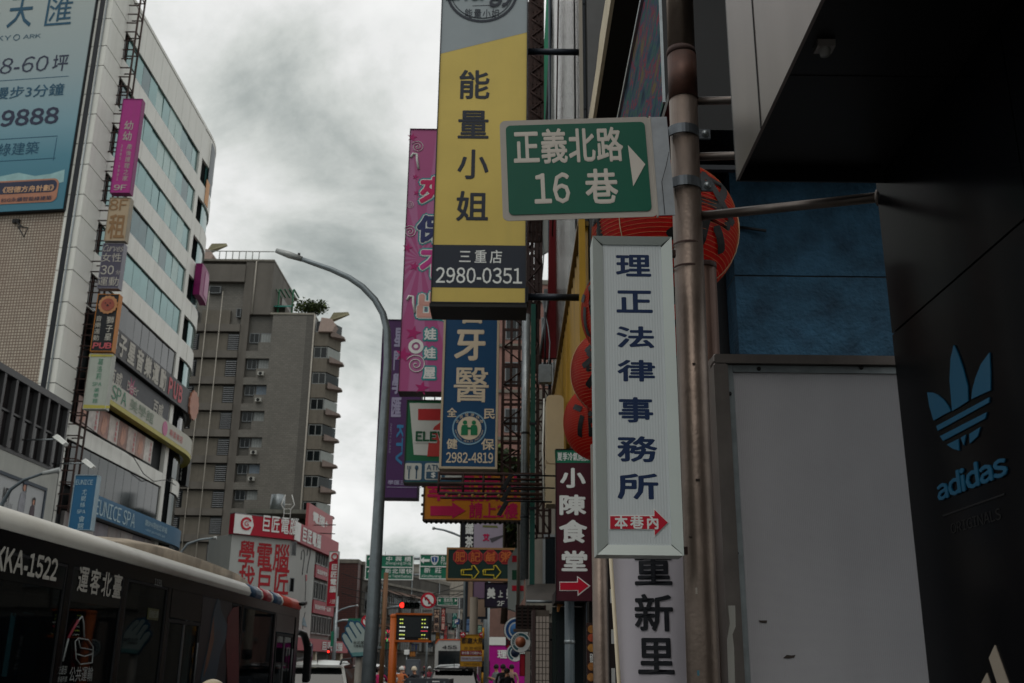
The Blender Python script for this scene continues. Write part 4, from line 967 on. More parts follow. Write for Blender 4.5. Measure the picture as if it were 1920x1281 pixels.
round_sign('small teal round sign under the copper centred cafe sign', 25, 966, 1224, .20, mat('teal_ring', '#2b5a63'), mat('disc_navy', '#16233a'))
T = board('hanging_banner', 'red banner with dark characters left of the round cafe signs', 26, (948, 1215), (959, 1176), .03, face('red_cloth', '#a5142a'), BLACK, t=.01, cat='banner'); T.col('飲料', (949,1213), (957,1184), INK, .04)
T = board('hanging_banner', 'plain red banner standing by the pavement under the round signs', 24.5, (974, 1268), (985, 1226), .03, MATS['red_cloth'], BLACK, t=.01, cat='banner')
T = board('hanging_banner', 'dark narrow vertical banner beside the tiled wall', 22, (994, 1290), (1001, 1184), .03, face('dark_banner', '#1b1b33'), BLACK, t=.005, cat='banner'); T.col('營業中', (995,1275), (1000,1200), WLET)
T = Thing('shop_wall', 'dark low shop wall under the barred balcony behind the round signs', 'building', Fr(0, 26), Fr(0, 26).hit(985, 1200)[0], 0)
T.part('wall', MB().box(0, 4, .5, 1, 0, Fr(0, 26).hit(985, 1165)[1]), mat('dark_shop_back', '#1c1917', .8)); T.part('column', MB().box(0, .14, .2, .45, 0, 2.6), mat('column_tile', '#6f665f', .6))
# ================================================================ right hand buildings behind the lattices
def win_block(name, label, fr, u0, u1, z1, wallm, rows, ncol, winm, cat='building', group='buildings along the street', z0=0, depth=9, wfrac=.62, hfrac=.5, firstz=3.6, floor=3.2, band=None, side_rows=False, ac=0, pipes=0, roofbits=True):
    """a plain street building: wall body, a window part with frame and pane at each opening, ledges, parapet, air conditioners"""
    T_ = Thing(name, label, cat, fr, u0, 0, group); w_ = u1-u0
    T_.part('wall', MB().box(0, w_, .0, depth, z0, z1), wallm)
    T_.part('parapet', MB().box(-.06, w_+.06, -.08, depth+.05, z1+.004, z1+.35), CONC)
    cw = w_/ncol; ww = cw*wfrac; wh = floor*hfrac
    locs = [((j+.5)*cw, 0, firstz+i*floor) for i in range(rows) for j in range(ncol) if firstz+i*floor+wh < z1-.2]
    fm = ring_frame(-ww/2, ww/2, 0, wh, .07, -.06, -.002).mesh('window', WFR); pm = MB().box(-ww/2+.07, ww/2-.07, -.035, -.003, .07, wh-.07).mesh('pane', winm)
    mu = MB().box(-.03, .03, -.05, -.036, .071, wh-.071).mesh('mullion', WFR)
    for l in locs:
        o = obj('window', fm, T_.e, l); obj('pane', pm, o); obj('mullion', mu, o)
    if band:
        for i in range(rows+1):
            z = firstz-.55+i*floor
            if z < z1: T_.part('ledge', MB().box(-.05, w_+.05, -.14, -.004, z, z+.22), band)
    rr = random.Random(len(label))
    for k in range(ac):
        l = rr.choice(locs); o = T_.part('air_conditioner', MB().bbox(-.35, .35, -.42, -.07, -.62, -.1, .03), ACM, loc=(l[0]+rr.uniform(-.3, .3), 0, l[2])); obj('fan_grille', MB().ring(0, -.36, .0, .2, -.43, -.421, 16).mesh('fan_grille', BLACK), o)
    for k in range(pipes): x = w_*(k+.5)/pipes+rr.uniform(-.4, .4); T_.part('drainpipe', MB().tube([(x, -.1, 0), (x, -.1, z1)], .05, 6), GREYST)
    if roofbits:
        x = w_*rr.uniform(.2, .6); T_.part('roof_tank', MB().lathe([(0, z1+1.75), (.5, z1+1.6), (.55, z1+.5), (.55, z1+.36)], (x, depth*.3, 0), 14), GREYST); T_.part('antenna', MB().tube([(x+1, depth*.3, z1+.3), (x+1, depth*.3, z1+2.6)], .02, 5), DARKST)
    return T_
WFR = mat('window_frame', '#6f7375', .5, .3); ACM = mat('air_conditioner_white', '#a9a9a2', .5, var=.15, dirtamt=.3)
GLS = glass('window_glass', '#151b1e', .08, .15); 
win_block('apartment_building', 'pinkish tiled building glimpsed behind the lattices right of the blue dental sign', Fr(0, 68), -1.0, 9, 27.5, mat('pink_tile_wall', '#8d6b62', .7, var=.2, streak=.3), 7, 4, GLS, floor=3.3, band=CONC)
win_block('apartment_building', 'grey concrete building low behind the red and green striped column', Fr(0, 29), .55, 6, 9.0, CONC, 2, 3, GLS, band=CONC, roofbits=False)
win_block('shop_building', 'pinkish low building with blank upper wall behind the yellow street notice', Fr(0, 62), -1.45, 5, 9.4, mat('dusty_pink_wall', '#6c544c', .8, var=.2, streak=.3), 1, 2, GLS, firstz=6.6, roofbits=False)
# tree seen through the lattice
def tree(label, X, Y, z0, ht, rad, nleaf, col='#2c3a1f', cat='tree', group=None, trunk_r=.12, leaf=.16, seed=1):
    rr = random.Random(seed); T_ = Thing('street_tree', label, cat, Fr(X, Y), 0, z0, group)
    T_.part('trunk', MB().tube([(0, 0, 0), (.08, 0, ht*.35), (-.05, .05, ht*.7)], [trunk_r, trunk_r*.7, trunk_r*.3], 8), mat('bark', '#41342a', .9, bump=.3))
    cl = []
    for k in range(16):
        a = rr.uniform(0, 6.28); r = rr.uniform(.15, 1)*rad; cl.append((r*math.cos(a)*.9, r*math.sin(a)*.9, ht*rr.uniform(.5, 1.0), rad*rr.uniform(.25, .5)))
    for c in cl[:5]: T_.part('limb', MB().tube([(0, 0, ht*.45), (c[0]*.5, c[1]*.5, ht*.6), c[:3]], [trunk_r*.45, trunk_r*.3, .01], 6), MATS['bark'])
    mb = MB(); mb2 = MB()
    for i in range(nleaf):
        c = rr.choice(cl); d = Vector((rr.gauss(0, 1), rr.gauss(0, 1), rr.gauss(0, 1))).normalized()*c[3]*rr.uniform(.5, 1.1); p = Vector(c[:3])+d
        a = Vector((rr.gauss(0, 1), rr.gauss(0, 1), rr.gauss(0, .5))).normalized()*leaf; b = a.cross(Vector((rr.gauss(0, 1), rr.gauss(0, 1), rr.gauss(0, 1)))).normalized()*leaf*.45
        (mb if i % 3 else mb2).add([p-a, p+b, p+a, p-b], [(0, 1, 2, 3)])
    T_.part('crown', mb, mat('leaf_dark_'+col[1:], col, .7, var=.4, scale=3), kind='stuff'); T_.part('crown', mb2, mat('leaf_light_'+col[1:], '#53602f', .7, var=.3), kind='stuff')
    return T_
tree('dark leafy tree half hidden behind the steel lattices', -.2, 35, 3, 5.4, 1.5, 2200, leaf=.18)
# ================================================================ white office building on the left, rounded far corner
FA = Fr(-24, 52, 90)
A = Thing('office_building', 'white clad office building with green glass bands, rounded corner and a large property billboard', 'building', FA, 0, 0)
AW = mat('white_cladding', '#dadad3', .5, var=.07, scale=.6, streak=.22, dirt='#77705f')
AG = mat('green_blue_glass', '#54807f', .12, .55, var=.25, scale=.5)
AD = mat('dark_glazing', '#0d1c20', .1, .2, var=.4, scale=.5)
FF = Fr(-24, 52, -8)
def ff(u, z, y=0.0):
    p = FF.w(u, z, y); return (p.y-52, -(p.x+24), z)
def ffbox(u0, u1, y0, y1, z0, z1):
    v = [ff(u, z, y) for (u, y, z) in ((u0,y0,z0),(u1,y0,z0),(u1,y1,z0),(u0,y1,z0),(u0,y0,z1),(u1,y0,z1),(u1,y1,z1),(u0,y1,z1))]
    return MB().add(v, [(0,1,5,4),(1,2,6,5),(2,3,7,6),(3,0,4,7),(4,5,6,7),(3,2,1,0)])
A.part('tiled_wall', ffbox(-16, -1.01, .12, .5, 0, 41.4), tiled('small_square_tiles', '#b5aa9a', '#6b5a4c', .17, .17, .17, axis='y', dirt='#6d4a38', dirtamt=.4))
# pilaster panels, two faces
z = 1.0; k = 0; rows = []
while z < 41:
    h_ = (1.86, 1.33)[k % 2]; rows.append((z, min(h_, 41.4-z))); z += h_; k += 1
for (z, h_) in rows:
    A.part('cladding_panel', ffbox(-1.0, -.012, -.02, .1, z+.025, z+h_-.025), AW)
    A.part('cladding_panel', MB().box(.012, 2.3, -.0, .1, z+.025, z+h_-.025), AW)
A.part('pilaster_core', ffbox(-.98, -.06, .101, .3, 0, 41.3), DARKST); A.part('pilaster_core', MB().box(.05, 2.25, .101, .8, 0, 41.3), DARKST)
A.part('drainpipe', MB().tube([ff(-.35, 0, -.1), ff(-.35, 41, -.1)], .05, 8), GREYST)
A.part('core', MB().box(2.31, 18.7, .35, 14, 0, 40.6), mat('core_dark', '#1c2022', .7)); A.part('core', MB().box(18.71, 20.3, 1.4, 14, 0, 40.6), MATS['core_dark'])
A.part('roof_cap', MB().box(2.3, 20.2, -.02, .5, 41.2, 41.45), AW)
def arc_mb(z0, z1, t0, t1, off, th, n=16):
    v = []; f = []
    for i in range(n+1):
        t = R(t0+(t1-t0)*i/n)
        for r, z in ((10+off, z0), (10+off, z1), (10+off-th, z1), (10+off-th, z0)): v.append((20.2+r*math.sin(t), 10-r*math.cos(t), z))
    for i in range(n):
        for q in range(4): f.append((i*4+q, (i+1)*4+q, (i+1)*4+(q+1) % 4, i*4+(q+1) % 4))
    f += [(0, 1, 2, 3), (n*4+3, n*4+2, n*4+1, n*4)]
    return MB().add(v, f)
rq = random.Random(21)
WT = [38.7-3.19*i for i in range(6)]; WH_ = 1.82
PW = (18.0-3.2)/11
pane = MB().box(.02, PW-.02, .12, .16, 0, WH_-.0)
pane.f = pane.f
pms = [pane.mesh('pane', m_) for m_ in (AG, mat('green_glass_darker', '#3f6a6b', .08, .6, var=.3, scale=.7), mat('green_glass_blind', '#7d9c97', .25, .3, var=.15), mat('green_glass_deep', '#2b5054', .06, .6, var=.4, scale=.9))]; pm = pms[0]; pd = pane.mesh('pane', AD)
spans = [(WT[0]+.0, 41.18)]+[(WT[i+1], WT[i]-WH_) for i in range(5)]
for i, zt in enumerate(WT):
    for j in range(11):
        o_ = obj('window_pane', (pms[rq.choice((0, 0, 0, 0, 0, 1, 2, 3))] if i < 5 else pd), A.e, (3.2+j*PW, 0, zt-WH_)); o_.rotation_euler = (rq.uniform(-.012, .012), 0, rq.uniform(-.012, .012))
    A.part('window_rail', MB().box(3.1, 18, .02, .2, zt-WH_-.05, zt-WH_), GREYST)
    A.part('dark_opening', MB().box(2.4, 3.1, .2, .34, zt-WH_-.6, zt), AD)
spans2 = spans+[(13.15, 14.15), (20.75, WT[5]-WH_-.06)]
for (za, zb) in spans2:
    n_ = 10 if zb-za > .5 else 1
    for j in range(n_):
        w_ = (18.0-2.32)/n_; A.part('cladding_panel', MB().box(2.32+j*w_+.012, 2.32+(j+1)*w_-.012, 0, .1, za+.012, zb-.062), AW)
    A.part('curved_cladding', arc_mb(za, zb-.05, 0, 60, 0, .12), AW)
for zt in WT: A.part('curved_glass', arc_mb(zt-WH_, zt-.0, 0, 60, -.12, .06), AG)
A.part('corner_column', MB().box(18.02, 18.7, .0, .3, 0, 41.18), AW)
for i in range(6): A.part('recess_spandrel', MB().box(18.72, 20.19, .02, .2, spans[i][0], spans[i][1]-.05), AW)
A.part('curved_core', arc_mb(0, 41.15, 0, 70, -.25, 3), MATS['core_dark']); A.part('roof_cap', arc_mb(41.2, 41.45, 0, 60, .02, .5), AW)
# lower windows and bands
for j in range(11):
    w_ = PW; A.part('window_pane', MB().box(3.2+j*w_+.02, 3.2+(j+1)*w_-.02, .1, .14, 10.8, 13.08), AD)
for za, zb in ((10.8, 13.1), (14.2, 16), (17.2, 19), (7, 9.4)): A.part('curved_glass', arc_mb(za, zb, 0, 60, -.12, .06), AD)
A.part('curved_cladding', arc_mb(13.12, 14.15, 0, 60, 0, .12), AW) if False else None
A.part('lower_wall', MB().box(2.4, 18, .2, .3, 0, 9.4), DARKST)
# logo print on the far end of the roof band
A.part('logo_print', arc_mb(36.9, 40.9, 2, 12, .03, .02, 6), mat('grey_print_band', '#6d7478', .5)); A.part('logo_print', arc_mb(35.6, 37.6, 0, 6, .035, .02, 4), mat('orange_print', '#c48a4e', .5))
# posters along the fourth floor and below the blue strip
rr = random.Random(4)
PO = ['#a88c84', '#c3bcb6', '#9c7468', '#c2b8b0', '#8d6a5e', '#b9aaa2', '#a7867a', '#c8c2bb']
for j in range(8):
    x0 = 3.0+j*1.55; q = A.part('poster', MB().box(x0, x0+1.5, -.03, -.01, 14.22, 15.75), mat('poster_print_'+'abcdefgh'[j], PO[j], .5, var=.45, scale=1.6))
    if j % 2: A.part('lettering', text_col(MB(), '美容美體', x0+.95, x0+1.25, 14.3, 15.6, -.05, 0), REDP, q)
    else:
        A.part('hand_print', MB().poly([(x0+.35, 14.5), (x0+.75, 14.32), (x0+1.1, 14.6), (x0+1.2, 15.1), (x0+.9, 15.5), (x0+.75, 15.1), (x0+.6, 15.55), (x0+.45, 15.1)], -.045, -.035), mat('skin_print', '#b5836e', .5, var=.25), q)
for j in range(7):
    x0 = 3.3+j*2.1; q = A.part('poster', MB().box(x0, x0+2.05, -.02, .18, 7.0, 9.4), mat('stripe_poster_'+'abc'[j % 3], ('#8b8683', '#9c9794', '#7d7a80')[j % 3], .5, var=.3, scale=1, streak=.5, dirt='#6a3d40'))
# strips
def strip(name, label, z0, z1, u0, u1, m, out=.35, t1=40, edge=None, body=None):
    T_ = Thing(name, label, 'sign', Fr(-24+out, 52, 90), 0, z0, 'long signs along the white office building')
    T_.part('face_panel', MB().box(u0, u1, 0, .06, 0, z1-z0), m); T_.part('case', MB().box(u0, u1, .062, out-.01, -.02, z1-z0+.02), body or DARKST)
    if t1:
        a = arc_mb(0, z1-z0, 0, t1, 0, .3); a.v = [(x, y, z) for (x, y, z) in a.v]; T_.part('curved_face', a, m)
        if u1 < 20.2: T_.part('face_panel', MB().box(u1+.002, 20.198, 0, .06, 0, z1-z0), m)
    T_.tf = None; return T_
T = strip('pub_sign', 'long dark strip sign of a music pub with pale and red lettering', 19.05, 20.7, 3.2, 18.6, mat('charcoal_sign_face', '#302f31', .5, var=.15))
T.part('lettering', text_col(MB(), '獅子星音樂運動', 5.0, 15.6, .15, 1.5, -.03, .035, .80, horiz=True), mat('aged_white_lettering', '#aeaaa0')); T.part('lettering', text_col(MB(), 'PUB', 15.9, 19.2, .1, 1.5, -.03, .045, 1.1, horiz=True), mat('pink_red_lettering', '#b5545a'))
x, z = 21.8, .8; T.part('lion_badge', MB().poly([(x+(1.0+.1*(k % 2))*math.cos(R(k*15)), z+(1.0+.12*(k % 2))*math.sin(R(k*15))) for k in range(24)], -.1, .02), mat('lion_orange', '#a5705a', .5, var=.2))
T = Thing('dark_banner', 'dark printed banner between the pub strip and the spa strip', 'banner', Fr(-24, 52, 90), 0, 17.3)
T.part('print', MB().box(4, 17.6, -.06, -.01, 0, 1.65), mat('dark_banner_print', '#2c2d33', .5, var=.3)); T.part('lettering', text_fit(MB(), '百威', 6.5, 8.6, .2, 1.2, -.08, .02), MATS['aged_white_lettering']); T.part('lettering', text_fit(MB(), 'Beer', 9.5, 11.5, .5, 1.1, -.08, 0), MATS['aged_white_lettering'])
T.part('lettering', text_fit(MB(), '百威', 14.4, 16.4, .2, 1.2, -.08, .02), MATS['aged_white_lettering']); T.part('splash', MB().poly([(10.3+.9*(1 if k % 2 else .35)*math.cos(R(k*22.5)), .75+.8*(1 if k % 2 else .3)*math.sin(R(k*22.5))) for k in range(16)], -.075, -.065), mat('pink_splash', '#9a4a68'))
T = strip('spa_sign', 'long cream strip sign with yellow lower edge and green SPA lettering', 16.25, 17.3, 3.5, 20.19, mat('pale_sign_face', '#a9a89c', .5, var=.08), out=.6, body=mat('strip_case', '#6d6a5f'))
T.part('yellow_edge', MB().box(3.5, 20.19, -.02, .5, -.3, -.022), mat('sign_yellow_edge', '#a9a04a', .5)); a = arc_mb(-.3, -.022, 0, 40, .01, .5); T.part('yellow_edge', a, MATS['sign_yellow_edge'])
gr_ = mat('spa_green', '#3e7d62'); T.part('lettering', text_fit(MB(), 'SPA', 5.9, 8.3, .1, .95, -.03, .0), gr_); T.part('lettering', text_fit(MB(), '葛莉', 3.9, 5.3, .15, .85, -.03, 0), gr_)
T.part('lettering', text_fit(MB(), '美學館', 8.9, 13.2, .15, .9, -.03, .0), mat('spa_grey_green', '#71836f')); T.part('badge', MB().disc(15.6, .45, .5, -.03, -.01, 20), mat('badge_pink', '#b5688a')); T.part('lettering', text_fit(MB(), '專業美容', 16.6, 19.5, .2, .7, -.03, 0), MATS['pink_red_lettering'])
T = strip('spa_sign', 'long blue strip sign with pale capital lettering above the bus', 9.5, 10.7, 3.6, 20.19, mat('eunice_blue', '#2a5f80', .5, var=.06), out=.5, body=mat('strip_case_grey', '#7d8385'))
T.part('lettering', text_fit(MB(), 'EUNICE SPA', 6.0, 12.4, .12, 1.0, -.03, .0), mat('pale_blue_lettering', '#a5bcc4')); T.part('lettering', text_fit(MB(), '讓SPA帶給您幸福', 14.2, 18.6, .55, .95, -.03, 0), MATS['pale_blue_lettering']); T.part('lettering', text_fit(MB(), '~what you need is spa~', 14.4, 18.4, .2, .42, -.03, 0), MATS['pale_blue_lettering'])
T = Thing('hanging_cable', 'sagging black cable strung below the poster row of the office building', 'cable', Fr(-23.8, 52, 90), 0, 14)
T.part('strand', MB().tube([(3, 0, .3), (6, -.1, .05), (9.5, -.1, .0), (11.5, -.1, -.1), (13.5, -.1, -.75), (15.5, -.1, -.9), (18, -.1, -.35), (20, -.1, -.4)], .03, 5), BLACK)
T = Thing('round_logo_sign', 'magenta curved sign box on the rounded corner of the office building', 'sign', FA, 0, 0)
T.part('case', arc_mb(27.9, 30.4, -2, 12, .55, .5, 8), mat('magenta_sign_face', '#7d1a5b', .45)); T.part('face_print', arc_mb(28.2, 30.1, 3, 12, .58, .02, 6), mat('pale_pink_face', '#a8708f', .5))
T = Thing('black_box_sign', 'black vertical box sign with pale characters on the far end of the office building', 'sign', Fr(0, 78), Fr(0, 78).hit(331, 911)[0], Fr(0, 78).hit(331, 911)[1])
T.pbox('case', (331, 911), (354, 858), 0, .7, BLACK); T.col('漢神餐廳', (337,902), (344,866), WLET, 0); T.pbox('lamp_box', (345, 856), (355, 832), 0, .4, DARKST)
# ---- billboard
uL = -12.5; zb = FF.hit(60, 398)[1]; uR_ = FF.hit(122, 395)[0]
T = Thing('billboard', 'large teal and grey property billboard with big characters and the number 9888', 'billboard', FF, uR_, zb)
T.e['group'] = 'advertising on the white office building'
bm = bpy.data.materials.new('billboard_print'); bm.use_nodes = True; t_ = bm.node_tree; b_ = t_.nodes['Principled BSDF']
tc = t_.nodes.new('ShaderNodeTexCoord'); sp = t_.nodes.new('ShaderNodeSeparateXYZ'); mr = t_.nodes.new('ShaderNodeMapRange'); rp = t_.nodes.new('ShaderNodeValToRGB')
t_.links.new(tc.outputs['Object'], sp.inputs[0]); t_.links.new(sp.outputs[2], mr.inputs[0]); mr.inputs[2].default_value = 15; t_.links.new(mr.outputs[0], rp.inputs[0]); rp.color_ramp.elements[0].color = lin('#2c6c80'); rp.color_ramp.elements[0].position = .05
rp.color_ramp.elements[1].color = lin('#9ea7a4'); rp.color_ramp.elements[1].position = .95
for p, c_ in ((.22, '#3f7a8c'), (.36, '#6c93a0'), (.6, '#8d9fa3')): x_ = rp.color_ramp.elements.new(p); x_.color = lin(c_)
t_.links.new(rp.outputs[0], b_.inputs['Base Color']); b_.inputs['Roughness'].default_value = .5
hb = 16.5
T.part('print', MB().box(uL, 0, -.25, -.2, 0, hb), bm); T.part('frame', MB().box(uL, .05, -.195, .11, -.05, hb+.05), DARKST)
def bt_(s, a, b, m, off=0.0, sh=0):
    x0, x1, z0, z1 = T.rect(a, b); T.part('lettering', text_fit(MB(), s, x0, x1, z0, z1, -.27, off, sh), m)
tdk = mat('billboard_dark', '#2b3148'); ttl = mat('billboard_teal', '#1f4f68')
bt_('天', (16, 58), (72, -4), ttl, .01); bt_('匯', (87, 54), (146, -6), ttl, .0); bt_('一', (-40, 40), (5, 28), ttl, .02); bt_('SKY', (-14, 83), (26, 71), ttl); bt_('ARK', (48, 78), (82, 68), ttl)
x, z = T.xz(36, 75); T.part('ring_logo', MB().ring(x, z, .17, .21, -.27, -.255, 24), ttl)
bt_('38-60', (-24, 146), (97, 108), tdk, .0, .08); bt_('坪', (101, 139), (135, 106), tdk, .01); bt_('漫步3分鐘', (-8, 192), (127, 160), ttl, .01); bt_('9888', (4, 243), (118, 204), tdk, .03); bt_('綠建築', (0, 297), (80, 269), ttl)
for (a, b) in (((-40, 154), (132, 153)), ((-60, 306), (108, 305)), ((-60, 265), (112, 264))): x0, x1, z0, z1 = T.rect(a, b); z0 = (z0+z1)/2; T.part('rule', MB().box(x0, x1, -.26, -.252, z0-.02, z0+.02), ttl)
x0, x1, z0, z1 = T.rect((108, 305), (112, 262)); T.part('rule', MB().box(x1-.04, x1, -.26, -.252, z0, z1), ttl)
wv = [T.xz(px, py) for px, py in ((-60,352),(0,336),(40,328),(70,334),(100,330),(126,322),(124,345),(100,350),(60,352),(0,356),(-60,366))]; T.part('wave_print', MB().poly(wv, -.26, -.252), mat('wave_pale', '#8fb3b5', .5))
x0, x1, z0, z1 = T.rect((-30, 389), (117, 338)); T.part('badge_field', MB().poly(rrect(x0, x1, z0, z1, .35), -.275, -.262), mat('badge_copper', '#a8745c', .5)); T.part('badge_field', MB().poly(rrect(x0+.1, x1-.1, z0+(z1-z0)*.42, z1-.1, .3), -.285, -.277), tdk)
def bt2(s, a, b, m, off=0.0):
    x0, x1, z0, z1 = T.rect(a, b); T.part('lettering', text_fit(MB(), s, x0, x1, z0, z1, -.30, off), m)
bt2('《冠德方舟計劃》', (10, 367), (108, 350), mat('badge_gold', '#c9a07c'), .02); bt2('ESG永續智能綠建築', (8, 384), (103, 371), tdk, .01)
T = Thing('wall_lamp_bracket', 'black triangular lamp bracket on the tiled wall below the billboard', 'bracket', FF, FF.hit(30, 415)[0], FF.hit(30, 415)[1])
x1, z1 = T.xz(62, 440); x2, z2 = T.xz(72, 441); x3, z3 = T.xz(65, 458); x4, z4 = T.xz(54, 439)
T.part('arm', MB().tube([(0, -.05, 0), (x1, -1.0, z1)], .05, 6), BLACK); T.part('hoop', MB().tube([(x4, -1, z4), (x2, -1, z2), (x3, -1, z3), (x4, -1, z4)], .04, 6), BLACK); T.part('wall_plate', MB().box(-.2, .2, -.06, .1, -.1, .12), BLACK)
# ---- tall ladder frame and the vertical boards
def tall_ladder():
    F_ = Fr(0, 54.2); (u0, z0), (u1, z1) = F_.hit(112, 960), F_.hit(257, -30); u1 = u0+1.05; u0b = F_.hit(236, 0)[0]
    T_ = Thing('sign_lattice', 'tall dark red steel ladder frame running up the corner of the white office building', 'lattice', F_, (u0+u0b)/2-.1, z0)
    h_ = z1-z0
    for x in (0, .78):
        for y in (0, .7): T_.part('post', MB().box(x-.045, x+.045, y-.045, y+.045, 0, h_), RUST)
    n_ = 52; T_.rep('rung', MB().box(.046, .734, -.03, .03, -.03, .03), RUST, [(0, 0, h_*(i+.5)/n_) for i in range(n_)])
    T_.rep('rung', MB().box(.046, .734, -.03, .03, -.03, .03), RUST, [(0, .7, h_*(i+.5)/n_) for i in range(0, n_, 2)])
    T_.rep('side_rung', MB().box(-.03, .03, .046, .654, -.03, .03), RUST, [(.78, 0, h_*(i+.5)/n_) for i in range(0, n_, 2)])
tall_ladder()
VB = 'vertical boards on the corner of the white office building'; Y_ = 53
def vboard(label, a, b, facec, edge, **k):
    return board('vertical_board_sign', label, Y_, a, b, .45, facec, edge, VB, t=.03, **k)
ag = MATS['aged_white_lettering']
T = vboard('magenta vertical board with pale characters, topmost beside the billboard', (206, 362), (268, 186), face('magenta_board', '#a02c7c'), mat('magenta_edge', '#7d2464'))
T.col('幼幼', (229,266), (252,226), ag, .01); T.col('產後護理之家', (229,341), (249,270), ag, .0); T.col('2980-9801', (217,340), (232,271), ag, .01); T.text('9F', (213,357), (238,347), ag, .01)
T = vboard('tan vertical board with a faded for-rent character, below the magenta one', (195, 452), (246, 371), face('tan_board', '#a8957b'), mat('tan_edge', '#8c8372'))
tn = mat('tan_lettering', '#8a6a48'); T.text('8F', (204,395), (241,374), tn, .01); T.text('租', (200,448), (238,402), tn, .02)
T = vboard('grey-violet vertical board of a women gym, below the tan one', (182, 541), (234, 457), face('slate_violet_board', '#4b4858'), mat('slate_edge', '#7c7b84'))
T.text('Curves', (192,472), (231,460), ag, .0, shear=.3); T.text('女性', (190,491), (229,475), ag, .0); T.text('30', (188,515), (215,498), ag, .01); T.text('分', (217,515), (226,507), ag); T.text('運動', (182,536), (224,520), ag, .0)
T = vboard('black vertical pub board with an orange lion face and red lettering', (169, 659), (225, 552), face('black_board', '#15171c'), mat('orange_edge', '#b0702c'))
x, z = T.xz(203, 572); r = .52; T.part('lion_mane', MB().poly([(x+r*(1.05 if k % 2 else .95)*math.cos(R(k*12)), z+r*(1.05 if k % 2 else .95)*math.sin(R(k*12))) for k in range(30)], -.06, -.03), mat('mane_orange', '#ad7a52', .5)); T.part('lion_face', MB().disc(x, z, .36, -.085, -.062, 24), mat('face_copper', '#8f4a3c', .5))
for d in (-.13, .13): T.part('lion_eye', MB().disc(x+d, z+.08, .035, -.10, -.087, 8), INK)
T.part('lion_nose', MB().disc(x, z-.05, .06, -.10, -.087, 10), INK)
T.col('獅子星', (195,640), (215,593), ag, .01); T.col('音樂運動', (174,640), (192,592), ag, .0); T.text('PUB', (173,654), (210,643), MATS['pink_red_lettering'], .03, shear=.1)
T = vboard('pale green-grey vertical spa board with yellow ends', (155, 767), (212, 664), face('pale_spa_board', '#9fa59c'), mat('pale_spa_edge', '#a5a8a0'))
T.flat('yellow_end', [(156,766),(206,766),(206,761),(157,759)], MATS['sign_yellow_edge']); T.flat('yellow_end', [(167,669),(213,669),(214,665),(168,664)], MATS['sign_yellow_edge'])
T.col('葛洛莉', (179,713), (195,672), gr_, .0); T.text('SPA', (173,724), (191,717), gr_); T.col('美學館', (173,757), (187,727), gr_, .0)
T = vboard('blue vertical spa board, lowest, above the bus roof', (127, 994), (184, 891), face('blue_spa_board', '#235b80'), mat('blue_spa_edge', '#8fa3ad'))
T.text('EUNICE', (142,909), (175,900), MATS['pale_blue_lettering']); T.col('尤妮絲', (150,953), (164,917), MATS['pale_blue_lettering'], 0); T.text('SPA', (144,963), (161,956), MATS['pale_blue_lettering']); T.col('會館', (145,993), (160,967), MATS['pale_blue_lettering'], 0)

# ================================================================ clothes shop building
FN = Fr(-20, 37, 90)
T = Thing('shop_building', 'low shop building with dark steel window grid above a white clothes billboard', 'building', FN, 0, 0)
T.part('wall', MB().box(-6, 7.9, .3, 2.6, 0, 12.6), mat('grey_white_wall', '#a8a9a3', .7, var=.12, scale=.8, streak=.3, dirt='#5f6060'))
T.part('fascia_wall', MB().box(-6, 7.9, 0, .298, 0, 9.55), MATS['grey_white_wall'])
T.part('side_return', MB().box(7.902, 7.98, 0, 2.6, 0, 12.6), mat('dark_return', '#3a3b3d', .6))
DKF = mat('dark_window_frame', '#4a4a4b', .5, .3, var=.2); pn = mat('brown_dark_glass', '#1a1718', .15, .1, var=.4)
T.part('top_rail', MB().box(-6, 7.98, -.12, .29, 12.45, 12.72), DKF); T.part('bottom_rail', MB().box(-6, 7.9, -.02, .29, 9.56, 9.7), DKF)
T.rep('mullion', MB().box(-.09, .09, -.1, .29, 9.71, 12.44), DKF, [(7.8-i*1.0, 0, 0) for i in range(13)])
T.rep('window_pane', MB().box(-.44, .44, .1, .14, 0, 1.28), pn, [(7.3-i*1.0, 0, 11.15) for i in range(12)]); T.rep('window_pane', MB().box(-.44, .44, .06, .1, 0, 1.3), pn, [(7.3-i*1.0, 0, 9.75) for i in range(12)]); T.rep('transom', MB().box(-.405, .405, -.02, .2, -.04, .04), DKF, [(7.3-i*1.0, 0, 11.1) for i in range(12)])
T.rep('curtain', MB().poly([(-.38, 0), (.38, 0), (.38, 1.2), (-.38, 1.2)], .16, .2), mat('brown_curtain', '#2a1b1a', .9, streak=.4), [(7.3-i*1.0, 0, 11.2) for i in range(0, 12)])
N_ = board('clothes_billboard', 'white clothes shop billboard with two printed figures in a blue-grey frame', 0, (0, 990), (0, 985), .1, WHITE, WHITE) if False else None
FNb = Fr(-19.9, 37, 90); T = Thing('billboard', 'white clothes shop billboard with two printed figures, seen above the bus roof', 'billboard', FNb, 0, 5.2, 'billboards')
T.part('panel', MB().box(-6, 6.6, 0, .09, 0, 3.4), mat('white_billboard', '#a9abac', .5, var=.05)); T.part('frame', ring_frame(-6.1, 6.72, -.1, 3.52, .13, -.06, .085), mat('slate_frame', '#38424c', .5))
T.text('NET', (3,939), (21,918), INK, .015); T.text('NET-ONLINE', (1,953), (23,946), mat('soft_grey_lettering', '#76797c'))
